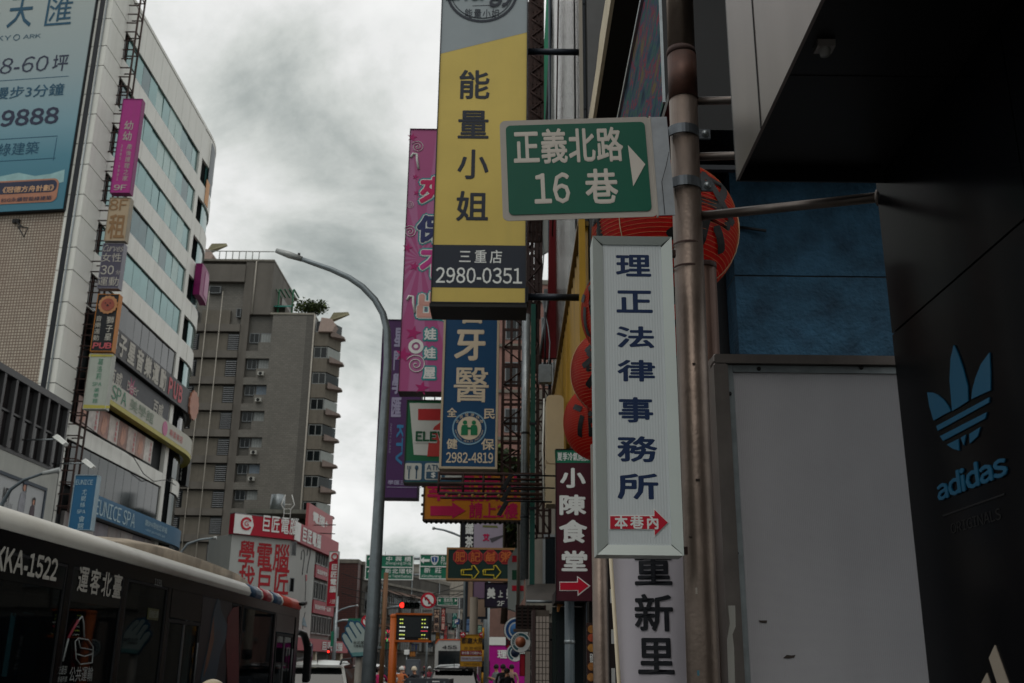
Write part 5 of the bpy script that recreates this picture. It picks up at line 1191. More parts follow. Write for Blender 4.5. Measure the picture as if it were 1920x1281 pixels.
def fig(x, z, s, coat, hair, cap=None):
    b_ = T.part('printed_figure', MB().poly([(x-.30*s, z-1.5*s), (x-.34*s, z-.6*s), (x-.26*s, z-.1*s), (x-.08*s, z+.02*s), (x+.1*s, z+.02*s), (x+.28*s, z-.1*s), (x+.33*s, z-.7*s), (x+.3*s, z-1.5*s)], -.02, -.01), coat)
    T.part('printed_face', MB().disc(x, z+.22*s, .15*s, -.035, -.022, 16, .2*s), mat('skin_print', '#b5836e'), b_); T.part('printed_hair', MB().poly([(x-.17*s, z+.2*s), (x-.16*s, z+.42*s), (x, z+.5*s), (x+.17*s, z+.42*s), (x+.19*s, z-.05*s), (x+.12*s, z+.05*s), (x+.1*s, z+.33*s), (x-.1*s, z+.33*s)], -.045, -.036), hair, b_)
    if cap: T.part('printed_cap', MB().poly([(x-.22*s, z+.36*s), (x-.2*s, z+.6*s), (x+.2*s, z+.62*s), (x+.24*s, z+.36*s)], -.055, -.046), cap, b_)
fx_ = T.xz(44, 922); fig(fx_[0], fx_[1], .85, mat('printed_coat_grey', '#8f9096', var=.4), INK, mat('printed_cap_blue', '#263c58')); fx_ = T.xz(61, 948); fig(fx_[0], fx_[1], .7, mat('printed_coat_dark', '#4d3f46', var=.4), mat('printed_hair_dark', '#1c1418'))
def wall_flood(Y, z, lab):
    F_ = Fr(-20, Y, 90); T_ = Thing('wall_floodlight', lab, 'floodlight', F_, 0, z, 'white floodlights over the clothes billboard'); T_.e.scale = (.75, .85, .75)
    T_.part('arm', MB().tube([(0, 0, 0), (0, -1.5, .05)], .045, 6), GREYST); T_.part('housing', MB().add([(-.3,-1.9,-.3),(.3,-1.9,-.3),(.3,-1.35,.12),(-.3,-1.35,.12),(-.2,-2.0,-.15),(.2,-2.0,-.15),(.2,-1.5,.3),(-.2,-1.5,.3)], [(3,2,1,0),(4,5,6,7),(0,1,5,4),(1,2,6,5),(2,3,7,6),(3,0,4,7)]), WHITE)
wall_flood(41.5, 10.35, 'white floodlight on an arm above the clothes billboard, nearer one'); wall_flood(44.6, 9.95, 'white floodlight on an arm beside the tall ladder frame')
T = Thing('street_lamp', 'dark curved street lamp arm in front of the clothes billboard', 'street lamp', Fr(0, 30), Fr(0, 30).hit(-6, 1000)[0], 0)
pts = [(0, 0, 0), (0, 0, T.xz(0, 985)[1])]+[(T.xz(a, b)[0], 0, T.xz(a, b)[1]) for a, b in ((4, 945), (20, 918), (45, 900), (80, 888))]
T.part('pole', MB().tube(pts, [.09, .07, .06, .05, .045, .04], 10), mat('slate_pole', '#4e585e', .5, .3)); T.part('lamp_head', MB().tube([(T.xz(80,888)[0], 0, T.xz(80,888)[1]), (T.xz(112,881)[0], 0, T.xz(112,881)[1])], [.06, .08], 8), mat('pale_lamp', '#9fa3a2', .4))
# ================================================================ grey brown apartment tower
FB = Fr(-23.7, 115, 0)
B = Thing('apartment_tower', 'tall grey brown apartment tower with louvred balconies and rooftop planting', 'building', FB, 0, 0)
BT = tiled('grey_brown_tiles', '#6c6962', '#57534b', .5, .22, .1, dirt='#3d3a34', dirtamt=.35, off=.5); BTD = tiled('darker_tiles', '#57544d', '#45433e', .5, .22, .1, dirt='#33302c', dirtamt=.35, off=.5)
BC = mat('brown_grey_render', '#68645e', .85, var=.2, scale=.4, streak=.4, dirt='#3a3631')
bx = lambda px, py=640: B.xz(px, py)[0]
bz = lambda py, px=437: B.xz(px, py)[1]
uA = bx(427, 640); uB_ = bx(448, 640); uP = bx(463, 640); uN = bx(484, 640); uE = bx(508, 640); uS = bx(572, 640); uR = bx(589, 590)
zr = bz(590, 520); ztop = bz(490, 430)
LV = -26
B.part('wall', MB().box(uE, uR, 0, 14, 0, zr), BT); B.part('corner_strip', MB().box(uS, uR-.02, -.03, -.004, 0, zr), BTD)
B.part('wall', MB().box(uB_+.02, uP, 0, 14, 0, ztop), BC)
B.part('wall', MB().box(uP+.004, uP+2.4, .02, 12, zr+.02, ztop), BC); B.part('wall', MB().box(LV, uB_, .62, 14, 0, ztop), BT)
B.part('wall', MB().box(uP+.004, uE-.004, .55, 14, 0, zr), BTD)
B.part('drainpipe', MB().tube([(uR+.12, -.1, 0), (uR+.12, -.1, zr)], .1, 8), mat('pale_pipe', '#a19c92', .5)); B.part('drainpipe', MB().tube([(uP+.3, -.12, zr), (uP+.3, -.12, ztop)], .08, 8), MATS['pale_pipe'])
B.part('roof_edge', MB().box(LV, uP+2.45, -.1, 14, ztop+.003, ztop+.25), CONC); B.part('roof_edge', MB().box(uP+2.5, uR+.05, -.1, 14, zr+.003, zr+.22), mat('pale_coping', '#8f8b80', .7))
fl = [624.5+49.3*i for i in range(-1, 12)]
LVM = mat('louvre_slat', '#77797b', .5, .3); PNL = mat('recess_panel_tiles', '#68635a', .8, var=.12, streak=.3, dirt='#45413b')
DARKW = mat('dark_window_glass', '#14181a', .12, .2); GB = mat('glass_block', '#8b8f8d', .3, var=.3, scale=6)
slat = MB().box(0, uB_-uA-.1, -.05, .12, 0, .10).mesh('slat', LVM)
lv2 = bx(372, 640)
for i, py in enumerate(fl):
    z1_ = bz(py); z0_ = bz(py+33.5); zl = bz(py+47)
    if z1_ > ztop-.5 or z0_ < 1: continue
    B.part('ledge', MB().box(LV, uB_, -.25, .61, zl, z0_), BC)
    if i == 0: z1_ -= .4
    B.part('recess_panel', MB().box(lv2+.05, uA-.05, .15, .6, z0_+.01, z1_), PNL); B.part('recess_panel', MB().box(LV, lv2-1.6, .15, .6, z0_+.01, z1_), PNL)
    if i:
        lo = B.part('louvre', MB().box(uA, uB_, .3, .6, z0_+.01, z1_), DARKW)
        for k in range(8): obj('slat', slat, lo, (uA+.05, 0, z0_+.15+(z1_-z0_-.25)*k/8))
        lo = B.part('louvre', MB().box(lv2-1.55, lv2, .3, .6, z0_+.01, z1_), DARKW)
        for k in range(8): o = obj('slat', slat, lo, (lv2-1.5, 0, z0_+.15+(z1_-z0_-.25)*k/8)); o.scale = (1.1, 1, 1)
    # small windows right of the pier
    if i:
        wz1 = bz(py-2); wz0 = bz(py+16.5); f_ = ring_frame(uN-1.15, uN, wz0, wz1, .08, .40, .54)
        wo = B.part('window', f_, WFR); B.part('pane', MB().box(uN-1.07, uN-.08, .46, .50, wz0+.08, wz1-.08), DARKW, wo); B.part('mullion', MB().box(uN-.62, uN-.56, .42, .455, wz0+.08, wz1-.08), WFR, wo)
        gb = B.part('window', ring_frame(uN+.15, uE-.05, wz0, wz1, .07, .40, .54), WFR); B.part('glass_blocks', MB().box(uN+.22, uE-.12, .44, .52, wz0+.07, wz1-.07), GB if i % 3 else mat('glass_block_blue', '#6b7782', .3, var=.3, scale=6), gb)
        for q in range(3): B.part('glazing_bar', MB().box(uN+.22+(uE-.34-uN)*(q+1)/4-.02, uN+.22+(uE-.34-uN)*(q+1)/4+.02, .425, .439, wz0+.07, wz1-.07), WFR, gb)
        B.part('niche_sill', MB().box(uP+.01, uE-.01, .1, .54, bz(py+33.8), bz(py+32.5)), BC); B.part('niche_wall', MB().box(uN+.1, uE-.006, .0, .54, zl, bz(py+32.6)), BT) if False else None
        B.part('spandrel', MB().box(uP+.006, uE-.006, .0, .54, bz(py+47), bz(py+34)), BT); B.part('spandrel', MB().box(uN+.06, uE-.006, .0, .54, bz(py+33.9), wz0-.01), BT)
        B.part('pier', MB().box(uE-.045, uE-.005, .0, .54, wz0, bz(py-2.2)), BT)
# upper storeys
for (xa, xb, ya, yb) in ((391, 414, 549, 536), (442, 452, 594, 578), (362, 371, 598, 582)):
    (x0, z0), (x1, z1) = B.xz(xa, ya), B.xz(xb, yb); wo = B.part('window', ring_frame(x0, x1, z0, z1, .08, .1, .6), WFR); B.part('pane', MB().box(x0+.08, x1-.08, .2, .3, z0+.08, z1-.08), DARKW, wo)
B.part('band_wall', MB().box(LV, uB_, -.2, .61, bz(529), bz(497)), BC)
# roof structures, stair tower on the right block
def rb(name, a, b, y0, y1, m): x0, x1, z0, z1 = B.rect(a, b); return B.part(name, MB().box(x0, x1, y0, y1, z0, z1), m)
rb('stair_tower', (481, 588), (503, 507), 4, 9, BC); rb('stair_tower', (496, 576), (513, 530), 5, 10, BT)
x0, z0 = B.xz(497, 588); x1, z1 = B.xz(560, 557); B.part('roof_house', MB().box(x0+.3, x1-2.2, 3, 9, zr, z1), BC)
B.part('green_canopy', MB().add([(x0-.4, 1.5, zr+1.6), (x1-1.2, 1.5, zr+1.6), (x1-1.2, 3.2, zr+2.3), (x0-.4, 3.2, zr+2.3), (x0-.4, 1.5, zr+1.5), (x1-1.2, 1.5, zr+1.5), (x1-1.2, 3.2, zr+2.2), (x0-.4, 3.2, zr+2.2)], [(0,1,2,3),(7,6,5,4),(0,4,5,1),(1,5,6,2),(3,2,6,7),(0,3,7,4)]), mat('teal_canopy', '#2f7f74', .5))
for i in range(6):
    B.part('pergola_slat', MB().box(x0-.1+i*.55, x0+.1+i*.55, 2, 5, zr+3.9, zr+4.0), mat('green_pergola', '#256b4a', .5))
B.part('pergola_post', MB().box(x0+.9, x0+1.05, 2, 2.2, zr+.3, zr+3.9), MATS['green_pergola']); B.part('pergola_post', MB().box(x0+2.6, x0+2.75, 2, 2.2, zr+.3, zr+3.9), MATS['green_pergola'])
B.rep('railing_post', MB().box(-.05, .05, 0, .1, 0, 1.1), mat('pale_rail', '#8d8f8c', .5, .3), [(LV+14+i*.8, .2, ztop+.26) for i in range(int((uP+2-LV-14)/.8))]); B.part('railing_rail', MB().box(LV+12, uP+2.3, .2, .3, ztop+1.36, ztop+1.45), MATS['pale_rail'])
for i, py in enumerate(fl):
    if i % 3 == 1 or bz(py+33) < 2 or i == 0: continue
    o_ = B.part('air_conditioner', MB().bbox(uN+.35, uN+1.05, -.45, -.02, bz(py+31), bz(py+24), .03), ACM); B.part('fan_grille', MB().ring(uN+.7, bz(py+27.5), 0, .2, -.46, -.451, 14), BLACK, o_)
for px_ in (384, 410): B.part('drainpipe', MB().tube([(bx(px_), -.32, 0), (bx(px_), -.32, ztop-4)], .05, 6), MATS['pale_pipe'])
# balcony stack on the street side
PKL = mat('pink_ledge', '#7f716a', .7, var=.15, streak=.3); BW_ = mat('balcony_wall', '#6c665c', .8, var=.2, streak=.4, dirt='#3c3a36')
B.part('balcony_core', MB().box(uR+.15, uR+2.2, 2.6, 5, 0, zr-.2), BC)
bf = [(600+48.5*i) for i in range(-1, 12)]
for i, py in enumerate(bf):
    zt = B.xz(600, py+2)[1]; zb_ = B.xz(600, py+23)[1]; zn = B.xz(600, py+49)[1]
    if zb_ < 1: break
    if i == 0: continue
    B.part('balcony_parapet', MB().box(uR+.25, uR+1.9, 0, .2, zn+.02, zb_), BW_); B.part('balcony_parapet', MB().add([(uR+1.9,0,zn+.02),(uR+3.0,2.4,zn+.02),(uR+3.0,2.4,zb_),(uR+1.9,0,zb_),(uR+1.7,.3,zn+.02),(uR+2.8,2.5,zn+.02),(uR+2.8,2.5,zb_),(uR+1.7,.3,zb_)], [(0,1,2,3),(7,6,5,4),(3,2,6,7),(1,0,4,5),(1,5,6,2),(0,3,7,4)]), BW_)
    w1 = B.part('window', ring_frame(uR+.3, uR+1.85, zb_+.02, zt, .08, .05, .3), mat('pale_window_frame', '#7b7e7c', .5, .3)); B.part('pane', MB().box(uR+.38, uR+1.77, .12, .16, zb_+.1, zt-.08), DARKW, w1); B.part('mullion', MB().box(uR+1.05, uR+1.13, .06, .115, zb_+.1, zt-.08), MATS['pale_window_frame'], w1)
    pq = B.part('side_glazing', MB().add([(uR+1.9,.1,zb_+.02),(uR+3.0,2.4,zb_+.02),(uR+3.0,2.4,zt),(uR+1.9,.1,zt)], [(0,1,2,3)]), GLS if i % 2 else mat('pale_blind', '#8e938f', .4))
    zs = zb_-.6; B.part('pink_ledge', MB().add([(uR+2.2,-.3,zs),(uR+3.5,1.5,zs+.3),(uR+3.5,2.6,zs+.3),(uR+2.2,2.4,zs),(uR+2.2,-.3,zs+.75),(uR+3.5,1.5,zs+.5),(uR+3.5,2.6,zs+.5),(uR+2.2,2.4,zs+.9)], [(3,2,1,0),(4,5,6,7),(0,1,5,4),(1,2,6,5),(2,3,7,6),(3,0,4,7)]), PKL)
def horn(px, py, lab, Y):
    F_ = Fr(0, Y); T_ = Thing('roof_ornament', lab, 'roof ornament', F_, F_.hit(px, py)[0], F_.hit(px, py)[1], 'horn shaped roof ornaments'); T_.e.scale = (.7, .7, .75)
    T_.part('block', MB().poly([(-1.8, -.9), (.6, -.9), (1.2, .2), (.3, 1.3), (-1.4, 1.5)], 0, 2.0, .1), mat('pink_grey_ornament', '#a18f86', .7, var=.15)); v = [(-.2,0,.9),(3.2,.6,2.2),(3.0,.6,2.6),(.6,0,2.3),(-.2,1.5,.9),(3.2,.9,2.2),(3.0,.9,2.6),(.6,1.5,2.3)]
    T_.part('horn', MB().add(v, [(0,1,2,3),(7,6,5,4),(0,4,5,1),(1,5,6,2),(2,6,7,3),(3,7,4,0)]), mat('horn_beige', '#8f8a70', .6))
horn(388, 481, 'horn shaped pale ornament on the tower roof beside the white office building', 117); horn(617, 612, 'horn shaped pinkish ornament at the street corner of the tower roof', 114.5)
# rooftop plants
for k, (px, s, lab) in enumerate(((572, .8, 'leafy shrub on the tower roof, beside the teal canopy'), (592, .8, 'spreading leafy shrub at the right end of the tower roof'), (482, .7, 'small dark shrub at the foot of the stair tower on the roof'))):
    F_ = Fr(0, 117); u, z = F_.hit(px, 588)
    tree(lab, u, 117, z-.3, 1.7*s, 1.9*s, 520, '#3c4a2c', 'shrub', 'rooftop planting', .08, .22, seed=k+3)

# ================================================================ computer school building at the corner
C_ = Thing('school_building', 'white corner building of a computer school with big red characters and red roof band', 'building', Fr(-14.95, 70, 44), 0, 0)
FC1 = C_.fr; CW = mat('white_banner_wall', '#a9aca8', .55, var=.06, scale=.5, streak=.12, dirt='#6d706c'); CR = mat('school_red', '#a3122a', .45, var=.08)
xL = C_.xz(428, 1080)[0]; zt1 = C_.xz(500, 1008)[1]; ztb = C_.xz(500, 971)[1]
C_.part('banner_wall', MB().box(xL, 0, 0, 3, 0, zt1-.02), CW)
rbnd = C_.part('roof_band', MB().box(xL-.1, .05, -.3, .3, zt1, ztb), CR); C_.part('band_edge', MB().box(xL-.12, .07, -.32, .32, ztb+.002, ztb+.06), WFR)
x0, x1, z0, z1 = C_.rect((436, 996), (470, 966)); C_.part('white_end', MB().poly([(xL-.1, zt1+.02), (x1-.1, zt1+.02), (x1+.1, (zt1+ztb)/2), (x1-.1, ztb-.02), (xL-.1, ztb-.02)], -.33, -.305), WLET, rbnd)
xm, zm = C_.xz(457, 983); C_.part('round_logo', MB().ring(xm, zm, .28, .42, -.37, -.34, 28, 30, 330), REDP, rbnd); C_.part('lettering', text_fit(MB(), 'G', xm-.16, xm+.16, zm-.16, zm+.16, -.37, .02), REDP, rbnd)
def ct(T_, s, a, b, m, off, y, parent=None, horiz=True, fill=.9):
    x0, x1, z0, z1 = T_.rect(a, b); T_.part('lettering', text_col(MB(), s, x0, x1, z0, z1, y, off, fill, horiz=horiz), m, parent)
ct(C_, '巨匠電腦', (484, 998), (556, 974), WLET, .015, -.34, rbnd); RL = mat('school_red_lettering', '#a3262e'); ct(C_, '學電腦', (443, 1065), (545, 1023), RL, .018, -.03); ct(C_, '找巨匠', (443, 1112), (545, 1068), RL, .018, -.03)
for (a, b) in (((547, 1042), (555, 1016)), ((543, 1110), (551, 1084))):
    x0, x1, z0, z1 = C_.rect(a, b); q = C_.part('window', ring_frame(x0-.05, x1+.05, z0, z1, .05, -.03, -.004), WFR); C_.part('pane', MB().box(x0, x1, -.02, -.006, z0+.05, z1-.05), DARKW, q)
# side
S = Thing('school_building', 'street side wing of the computer school with banner portraits, windows and red strips', 'building', Fr(-14.93, 70.02, 86), 0, 0)
u1 = S.xz(590, 1060)[0]; u2 = S.xz(614, 1100)[0]
S.part('banner_wall', MB().box(0, u1, 0, 3, 0, zt1-.02), CW)
zq = S.xz(600, 1022)[1]
rb2 = S.part('roof_band', MB().box(-.02, u2+1.6, -.3, .3, zt1, ztb), mat('faded_school_red', '#a8444f', .5, var=.1)); 
x0, x1, z0, z1 = S.rect((566, 1008), (594, 985)); S.part('white_end', MB().box(-.01, 1.4, -.33, -.31, zt1+.03, ztb-.03), WLET, rb2); S.part('lettering', text_col(MB(), '巨匠電腦', 1.8, 7.2, zt1+.15, ztb-.15, -.33, .03, .9, horiz=True), WLET, rb2)
S.part('hoarding', MB().box(u1-1.2, u2+2, .4, .6, ztb+.05, ztb+2.1), mat('pale_red_hoarding', '#b05f62', .5, var=.12)); S.part('lettering', text_fit(MB(), '電腦+', u1, u2+.5, ztb+.9, ztb+1.7, .38, .03), WLET)
S.part('wall', MB().box(u1+.01, u2+2.2, .2, 3, 0, zt1-.02), mat('wing_wall', '#7a7771', .7, streak=.3))
for k, (ya, yb) in enumerate(((1058, 1028), (1124, 1092), (1188, 1155))):
    za = S.xz(600, ya+2)[1]; zb2 = S.xz(600, yb)[1]
    for j in range(4):
        xx = u1+.3+j*(u2+2-u1)/4; w_ = (u2+2-u1)/4-.25; q = S.part('window', ring_frame(xx, xx+w_, za, zb2, .08, .02, .195), mat('pale_window_frame', '#7b7e7c')); S.part('pane', MB().box(xx+.08, xx+w_-.08, .1, .15, za+.08, zb2-.08), DARKW, q); S.part('mullion', MB().box(xx+w_*.45, xx+w_*.55, .04, .095, za+.08, zb2-.08), MATS['pale_window_frame'], q)
    zc_ = S.xz(600, ya+4)[1]; zd = S.xz(600, ya+28)[1]
    if k < 2:
        q = S.part('red_strip', MB().box(u1+.05, u2+2.1, -.1, .15, zd, zc_), mat('strip_red', '#9c2c3c', .5)); S.part('lettering', text_fit(MB(), '電腦教學第一品牌', u1+.4, u2+1, zd+.3, zc_-.3, -.13, .01), MATS['white_lettering'], q)
def sketch(pts, r=.03): S.part('portrait_line', MB().tube([(S.xz(a, b)[0], -.02, S.xz(a, b)[1]) for a, b in pts], r, 4), mat('sketch_line', '#55585c'))
sketch([(564,1050),(565,1035),(569,1031),(571,1040),(569,1056),(566,1078)]); sketch([(575,1042),(577,1028),(581,1026),(581,1040),(577,1060),(575,1075)]); sketch([(572,1080),(573,1100),(571,1140)], .02); sketch([(567,1180),(569,1160),(572,1148)], .02); S.flat('tie', [(572,1078),(575,1078),(575,1088),(573,1090)], REDP); S.flat('dress_print', [(566,1172),(568,1158),(570,1158),(575,1176)], mat('pale_blue_print', '#7995a0'))
S.part('shop_fascia', MB().box(-1, u2+3, -1.2, -.02, S.xz(580, 1222)[1], S.xz(580, 1200)[1]), CR); S.part('lettering', text_fit(MB(), '巨匠電腦', u1-1, u2+1, S.xz(580, 1219)[1], S.xz(580, 1203)[1], -1.23, .02), WLET)
S.part('pillar', MB().box(u1-2, u1-1.3, -1, -.4, 0, S.xz(580, 1223)[1]), CREAM); S.part('pillar', MB().box(u2+1.5, u2+2.2, -1, -.4, 0, S.xz(580, 1223)[1]), CREAM)
# roof slab
T = Thing('roof_shelter', 'concrete roof slab with small ladder and tank above the computer school', 'roof shelter', Fr(0, 78), Fr(0, 78).hit(461, 968)[0], Fr(0, 78).hit(461, 975)[1])
x1, z1 = T.xz(590, 956); T.part('slab', MB().box(0, x1, 0, 4, z1-.3, z1), mat('slab_grey', '#7b7d74', .8, var=.2, streak=.3)); T.part('back_wall', MB().box(.2, x1-.2, 3, 3.3, -1, z1-.302), mat('olive_back_wall', '#4c4d40', .8)); T.part('post', MB().box(x1-.5, x1-.1, 0, .4, -1.5, z1-.302), CONC)  # back wall in one plain olive grey
lx = T.xz(533, 960)[0]
for d in (0, .5): T.part('ladder_rail', MB().tube([(lx+d, -.1, -.5), (lx+d, -.1, z1), (lx+d+(-.25 if d == 0 else .25), -.1, z1+.35), (lx+d, -.1, z1+1.1)], .04, 5), WHITE)
T.rep('ladder_rung', MB().box(lx, lx+.5, -.12, -.08, -.02, .02), WHITE, [(0, 0, -.2+i*.35) for i in range(5)])
T.part('tank', MB().lathe([(0, z1+1.5), (.55, z1+1.4), (.6, z1+.05), (0, z1+.05)], (T.xz(509, 950)[0], 2, 0), 14), GREYST)
for px in (660, 671):
    T.part('lamp_arm', MB().tube([(x1-.3, -.2, z1-1.2-(px-660)*.05), (x1+1.9, -1.4, z1-1.3-(px-660)*.06)], .035, 5), BLACK)
T = board('vertical_board_sign', 'narrow red vertical sign with white characters beside the computer school', 76, (611, 1138), (636, 1034), .4, CR, mat('pale_sign_edge', '#8f8f8a', .5), 'school signs', t=.04)
T.flat('white_top', [(617,1054),(636,1048),(637,1035),(618,1035)], WLET, .5); x, z = T.xz(628, 1044); T.part('round_logo', MB().ring(x, z, .17, .26, -.12, -.07, 20), REDP); T.col('巨匠電腦', (618,1112), (633,1057), WLET, .03); T.text('人生教室', (618,1132), (632,1124), WLET)

# ================================================================ buildings further down the street
def wb(name, label, Y, xl, xr, yt, wm, rows, nc, **k):
    F_ = Fr(0, Y); uL_, _ = F_.hit(xl, 1200); uR2, z1_ = F_.hit(xr, yt); return win_block(name, label, F_, uL_, F_.hit(xr, 1200)[0], z1_, wm, rows, nc, DARKW, **k)
BRK = tiled('dark_red_bricks', '#51261f', '#2c1815', .6, .2, .12, off=.5, dirt='#1e1715', dirtamt=.4)
wb('brick_building', 'dark red brick building end wall behind the red vertical sign', 96, 618, 664, 1056, BRK, 0, 1, roofbits=False, wfrac=.3)
T = win_block('apartment_building', 'weathered dark grey flats with barred balconies beside the brick wall', Fr(-13.8, 98, 75), 0, 26, 10.6, mat('weathered_render', '#4e4b46', .85, var=.35, scale=.5, streak=.5, dirt='#1d1c1b'), 3, 7, DARKW, band=CONC, ac=4, pipes=3, firstz=3.4)
for k in range(14):
    T.part('balcony_grille', MB().box(1+(k % 7)*3.6, 3.6+(k % 7)*3.6, -.9, -.3, 3.1+3.2*(k//7), 4.3+3.2*(k//7)), mat('grille_grey', '#5d5b57', .6, .2, var=.3)); T.rep('grille_bar', MB().box(-.03, .03, -.95, -.91, 3.1+3.2*(k//7), 5.2+3.2*(k//7)), GREYST, [(1.3+(k % 7)*3.6+q*.55, 0, 0) for q in range(4)])
    T.part('canopy', MB().add([(1+(k % 7)*3.6, -1.3, 5.1+3.2*(k//7)), (3.6+(k % 7)*3.6, -1.3, 5.1+3.2*(k//7)), (3.6+(k % 7)*3.6, -.01, 5.6+3.2*(k//7)), (1+(k % 7)*3.6, -.01, 5.6+3.2*(k//7))], [(0, 1, 2, 3)]), mat('rusty_canopy', '#5d473b', .7, var=.4))
wb('apartment_building', 'beige balcony flats behind the traffic signal, left of the display', 135, 706, 764, 1078, mat('beige_render', '#8a7a5c', .8, var=.2, streak=.4), 3, 3, band=mat('cream_band', '#a89064', .7), floor=3.0, ac=4, pipes=2)
wb('apartment_building', 'grey concrete flats rising behind the green highway signs', 150, 758, 812, 1078, CONC, 4, 4, ac=5, pipes=2, floor=3.0, band=mat('light_concrete', '#8b8880', .8))
wb('apartment_building', 'pale tiled block with a long window band, left of the congee sign', 160, 800, 872, 1084, mat('pale_block_tiles', '#9c968c', .7, var=.12, streak=.3), 4, 4, ac=3, wfrac=.8, band=mat('light_concrete', '#8b8880'), floor=3.2)
wb('apartment_building', 'tall narrow grey stair block beyond the pale tiled block', 175, 770, 790, 1062, mat('light_concrete', '#8b8880'), 3, 1, roofbits=False)
wb('apartment_building', 'distant brownish block closing the street between the signs', 210, 790, 960, 1118, mat('brownish_far_render', '#6f5f52', .8, var=.2), 4, 8, band=CONC)
wb('apartment_building', 'dark low building behind the scooters at the corner', 125, 655, 735, 1128, mat('dark_corner_render', '#3b3a38', .8, var=.3), 1, 4, firstz=3.5, roofbits=False)
wb('apartment_building', 'row building standing far beyond the bus stop hand sign', 170, 640, 720, 1090, mat('row_render', '#6b665e', .8, var=.2, streak=.4), 3, 5, band=CONC, ac=4)
# dark shop openings at street level
T = Thing('shop_arcade', 'dark ground-floor arcade with lit shop fronts beyond the scooters', 'arcade', Fr(0, 118), Fr(0, 118).hit(660, 1230)[0], 0)
wA = Fr(0, 118).hit(800, 1230)[0]-T.u; T.part('back_wall', MB().box(0, wA, 2, 2.3, 0, 3.2), mat('arcade_dark', '#12110f', .8)); T.rep('pillar', MB().box(-.25, .25, 0, .5, 0, 3.2), CONC, [(wA*i/4, 0, 0) for i in range(5)]); T.part('fascia', MB().box(-.3, wA+.3, -.1, .4, 3.21, 4.1), mat('faded_sign_strip', '#77644e', .6, var=.5, scale=1.5))
# small shop signs crowd
sg = [('tall cream vertical sign with dark characters right of the traffic display', 812, 825, 1142, 1186, '#b59a84', '大藥局', '#241f24'),
 ('red vertical sign with an up arrow, second from the cream one', 826, 836, 1140, 1183, '#a53a3a', '大拍賣', '#d0b0a4'),
 ('faded pinkish vertical sign under the red arrow sign', 831, 840, 1172, 1206, '#a87f76', '牙醫', '#b0303a'),
 ('teal vertical sign above the parking sign', 847, 858, 1140, 1178, '#1f7a70', '人力', '#a9c9c2'),
 ('dark maroon narrow vertical sign with a white cross', 852, 861, 1180, 1206, '#3b1a1e', '外科', '#c9b5b0'),
 ('small yellow vertical sign below the cream pharmacy sign', 816, 825, 1185, 1205, '#b58a2c', '機車', '#5d3a1c'),
 ('cream narrow sign right of the parking sign', 866, 873, 1150, 1186, '#b09480', '眼鏡', '#7d5a4a'),
 ('blue vertical sign behind the concrete pole', 873, 884, 1155, 1186, '#173a6b', '旅館', '#6f8fb5'),
 ('teal sign with house mark under the salon sign', 895, 904, 1172, 1188, '#1f6b5b', '房屋', '#9cc0b0'),
 ('green and white sign board left of the orange display post', 714, 722, 1118, 1160, '#9aa59c', '便利店', '#1c6648'),
 ('green shop board with white border low beside the orange post', 711, 733, 1204, 1218, '#14583f', '商行', '#14583f'),
 ('small green board right of the orange display post', 741, 748, 1205, 1219, '#3f7a62', '行', '#8aa898'),
 ('small blue and yellow shop board beneath the display', 768, 786, 1207, 1222, '#6f6a58', '百貨', '#2a3a62'),
 ('orange shop board low under the display', 767, 780, 1221, 1232, '#a5692c', '小吃', '#c98a4a'),
 ('orange tall sign column left of the orange display post', 704, 713, 1085, 1200, '#a5651f', '電信', '#c9a070')]
for k, (lab, xa, xb, ya, yb, c_, tx, tc_) in enumerate(sg):
    Yk = 66+k*3.1; T = board('small_shop_sign', lab, Yk, (xa, yb), (xb, ya), .2, face('small_sign_'+'abcdefghijklmno'[k], c_), DARKST, 'small shop signs down the street', t=.04)
    T.col(tx, (xa+(xb-xa)*.12, yb-1), (xb-(xb-xa)*.12, ya+1), mat('small_lettering_'+'abcdefghijklmno'[k], tc_), .02, horiz=(xb-xa) > (yb-ya))
    T.part('arm', MB().box(-.05, .05, .21, .8, T.h*.3, T.h*.36), DARKST)
# ================================================================ city bus on the left
FBUS = Fr(-4.8, 24.2, 90)      # u = Y - 24.2, front of the bus at u = 0
BU = Thing('city_bus', 'dark city bus with white roof edge and large white number beside the pavement', 'bus', FBUS, 0, 0)
BB = mat('bus_black_body', '#0a0b0d', .22, var=.15, scale=.8, dirtamt=.15, dirt='#161618', spec=.1); BG = glass('bus_glass', '#0a0f12', .03, .62, '#6c939c', var=.8)
BWH = mat('bus_white_roof', '#c8c6be', .35, var=.08, scale=1, streak=.0, dirtamt=.25, dirt='#7a7466')
L0 = -17.0
# roof with rounded shoulders, body shell
prof = [(0.0, 2.84), (-.03, 2.90), (.0, 2.99), (.10, 3.07), (.35, 3.13), (1.25, 3.17), (2.15, 3.13), (2.4, 3.07), (2.5, 2.84)]
def extr(prof, u0, u1):
    n = len(prof); v = [(u0, y, z) for y, z in prof]+[(u1, y, z) for y, z in prof]
    f = [(i, i+1, n+i+1, n+i) for i in range(n-1)]+[tuple(range(n))[::-1], tuple(range(n, 2*n))]
    return MB().add(v, f, True)
RS_ = [BU.xz(p_, 1105+(p_-440)*.2)[0] for p_ in (468, 489, 492, 508, 511, 527, 530)]
BU.part('roof', extr(prof, L0, RS_[0]), BWH)
cols = [(RS_[0], RS_[1], '#24425e', 'blue'), (RS_[1], RS_[2], '#c8c6be', 'white'), (RS_[2], RS_[3], '#8f1c2a', 'red'), (RS_[3], RS_[4], '#c8c6be', 'white'), (RS_[4], RS_[5], '#24425e', 'blue'), (RS_[5], RS_[6], '#c8c6be', 'white'), (RS_[6], -.0, '#a33624', 'orange_red')]; print('stripes', RS_)
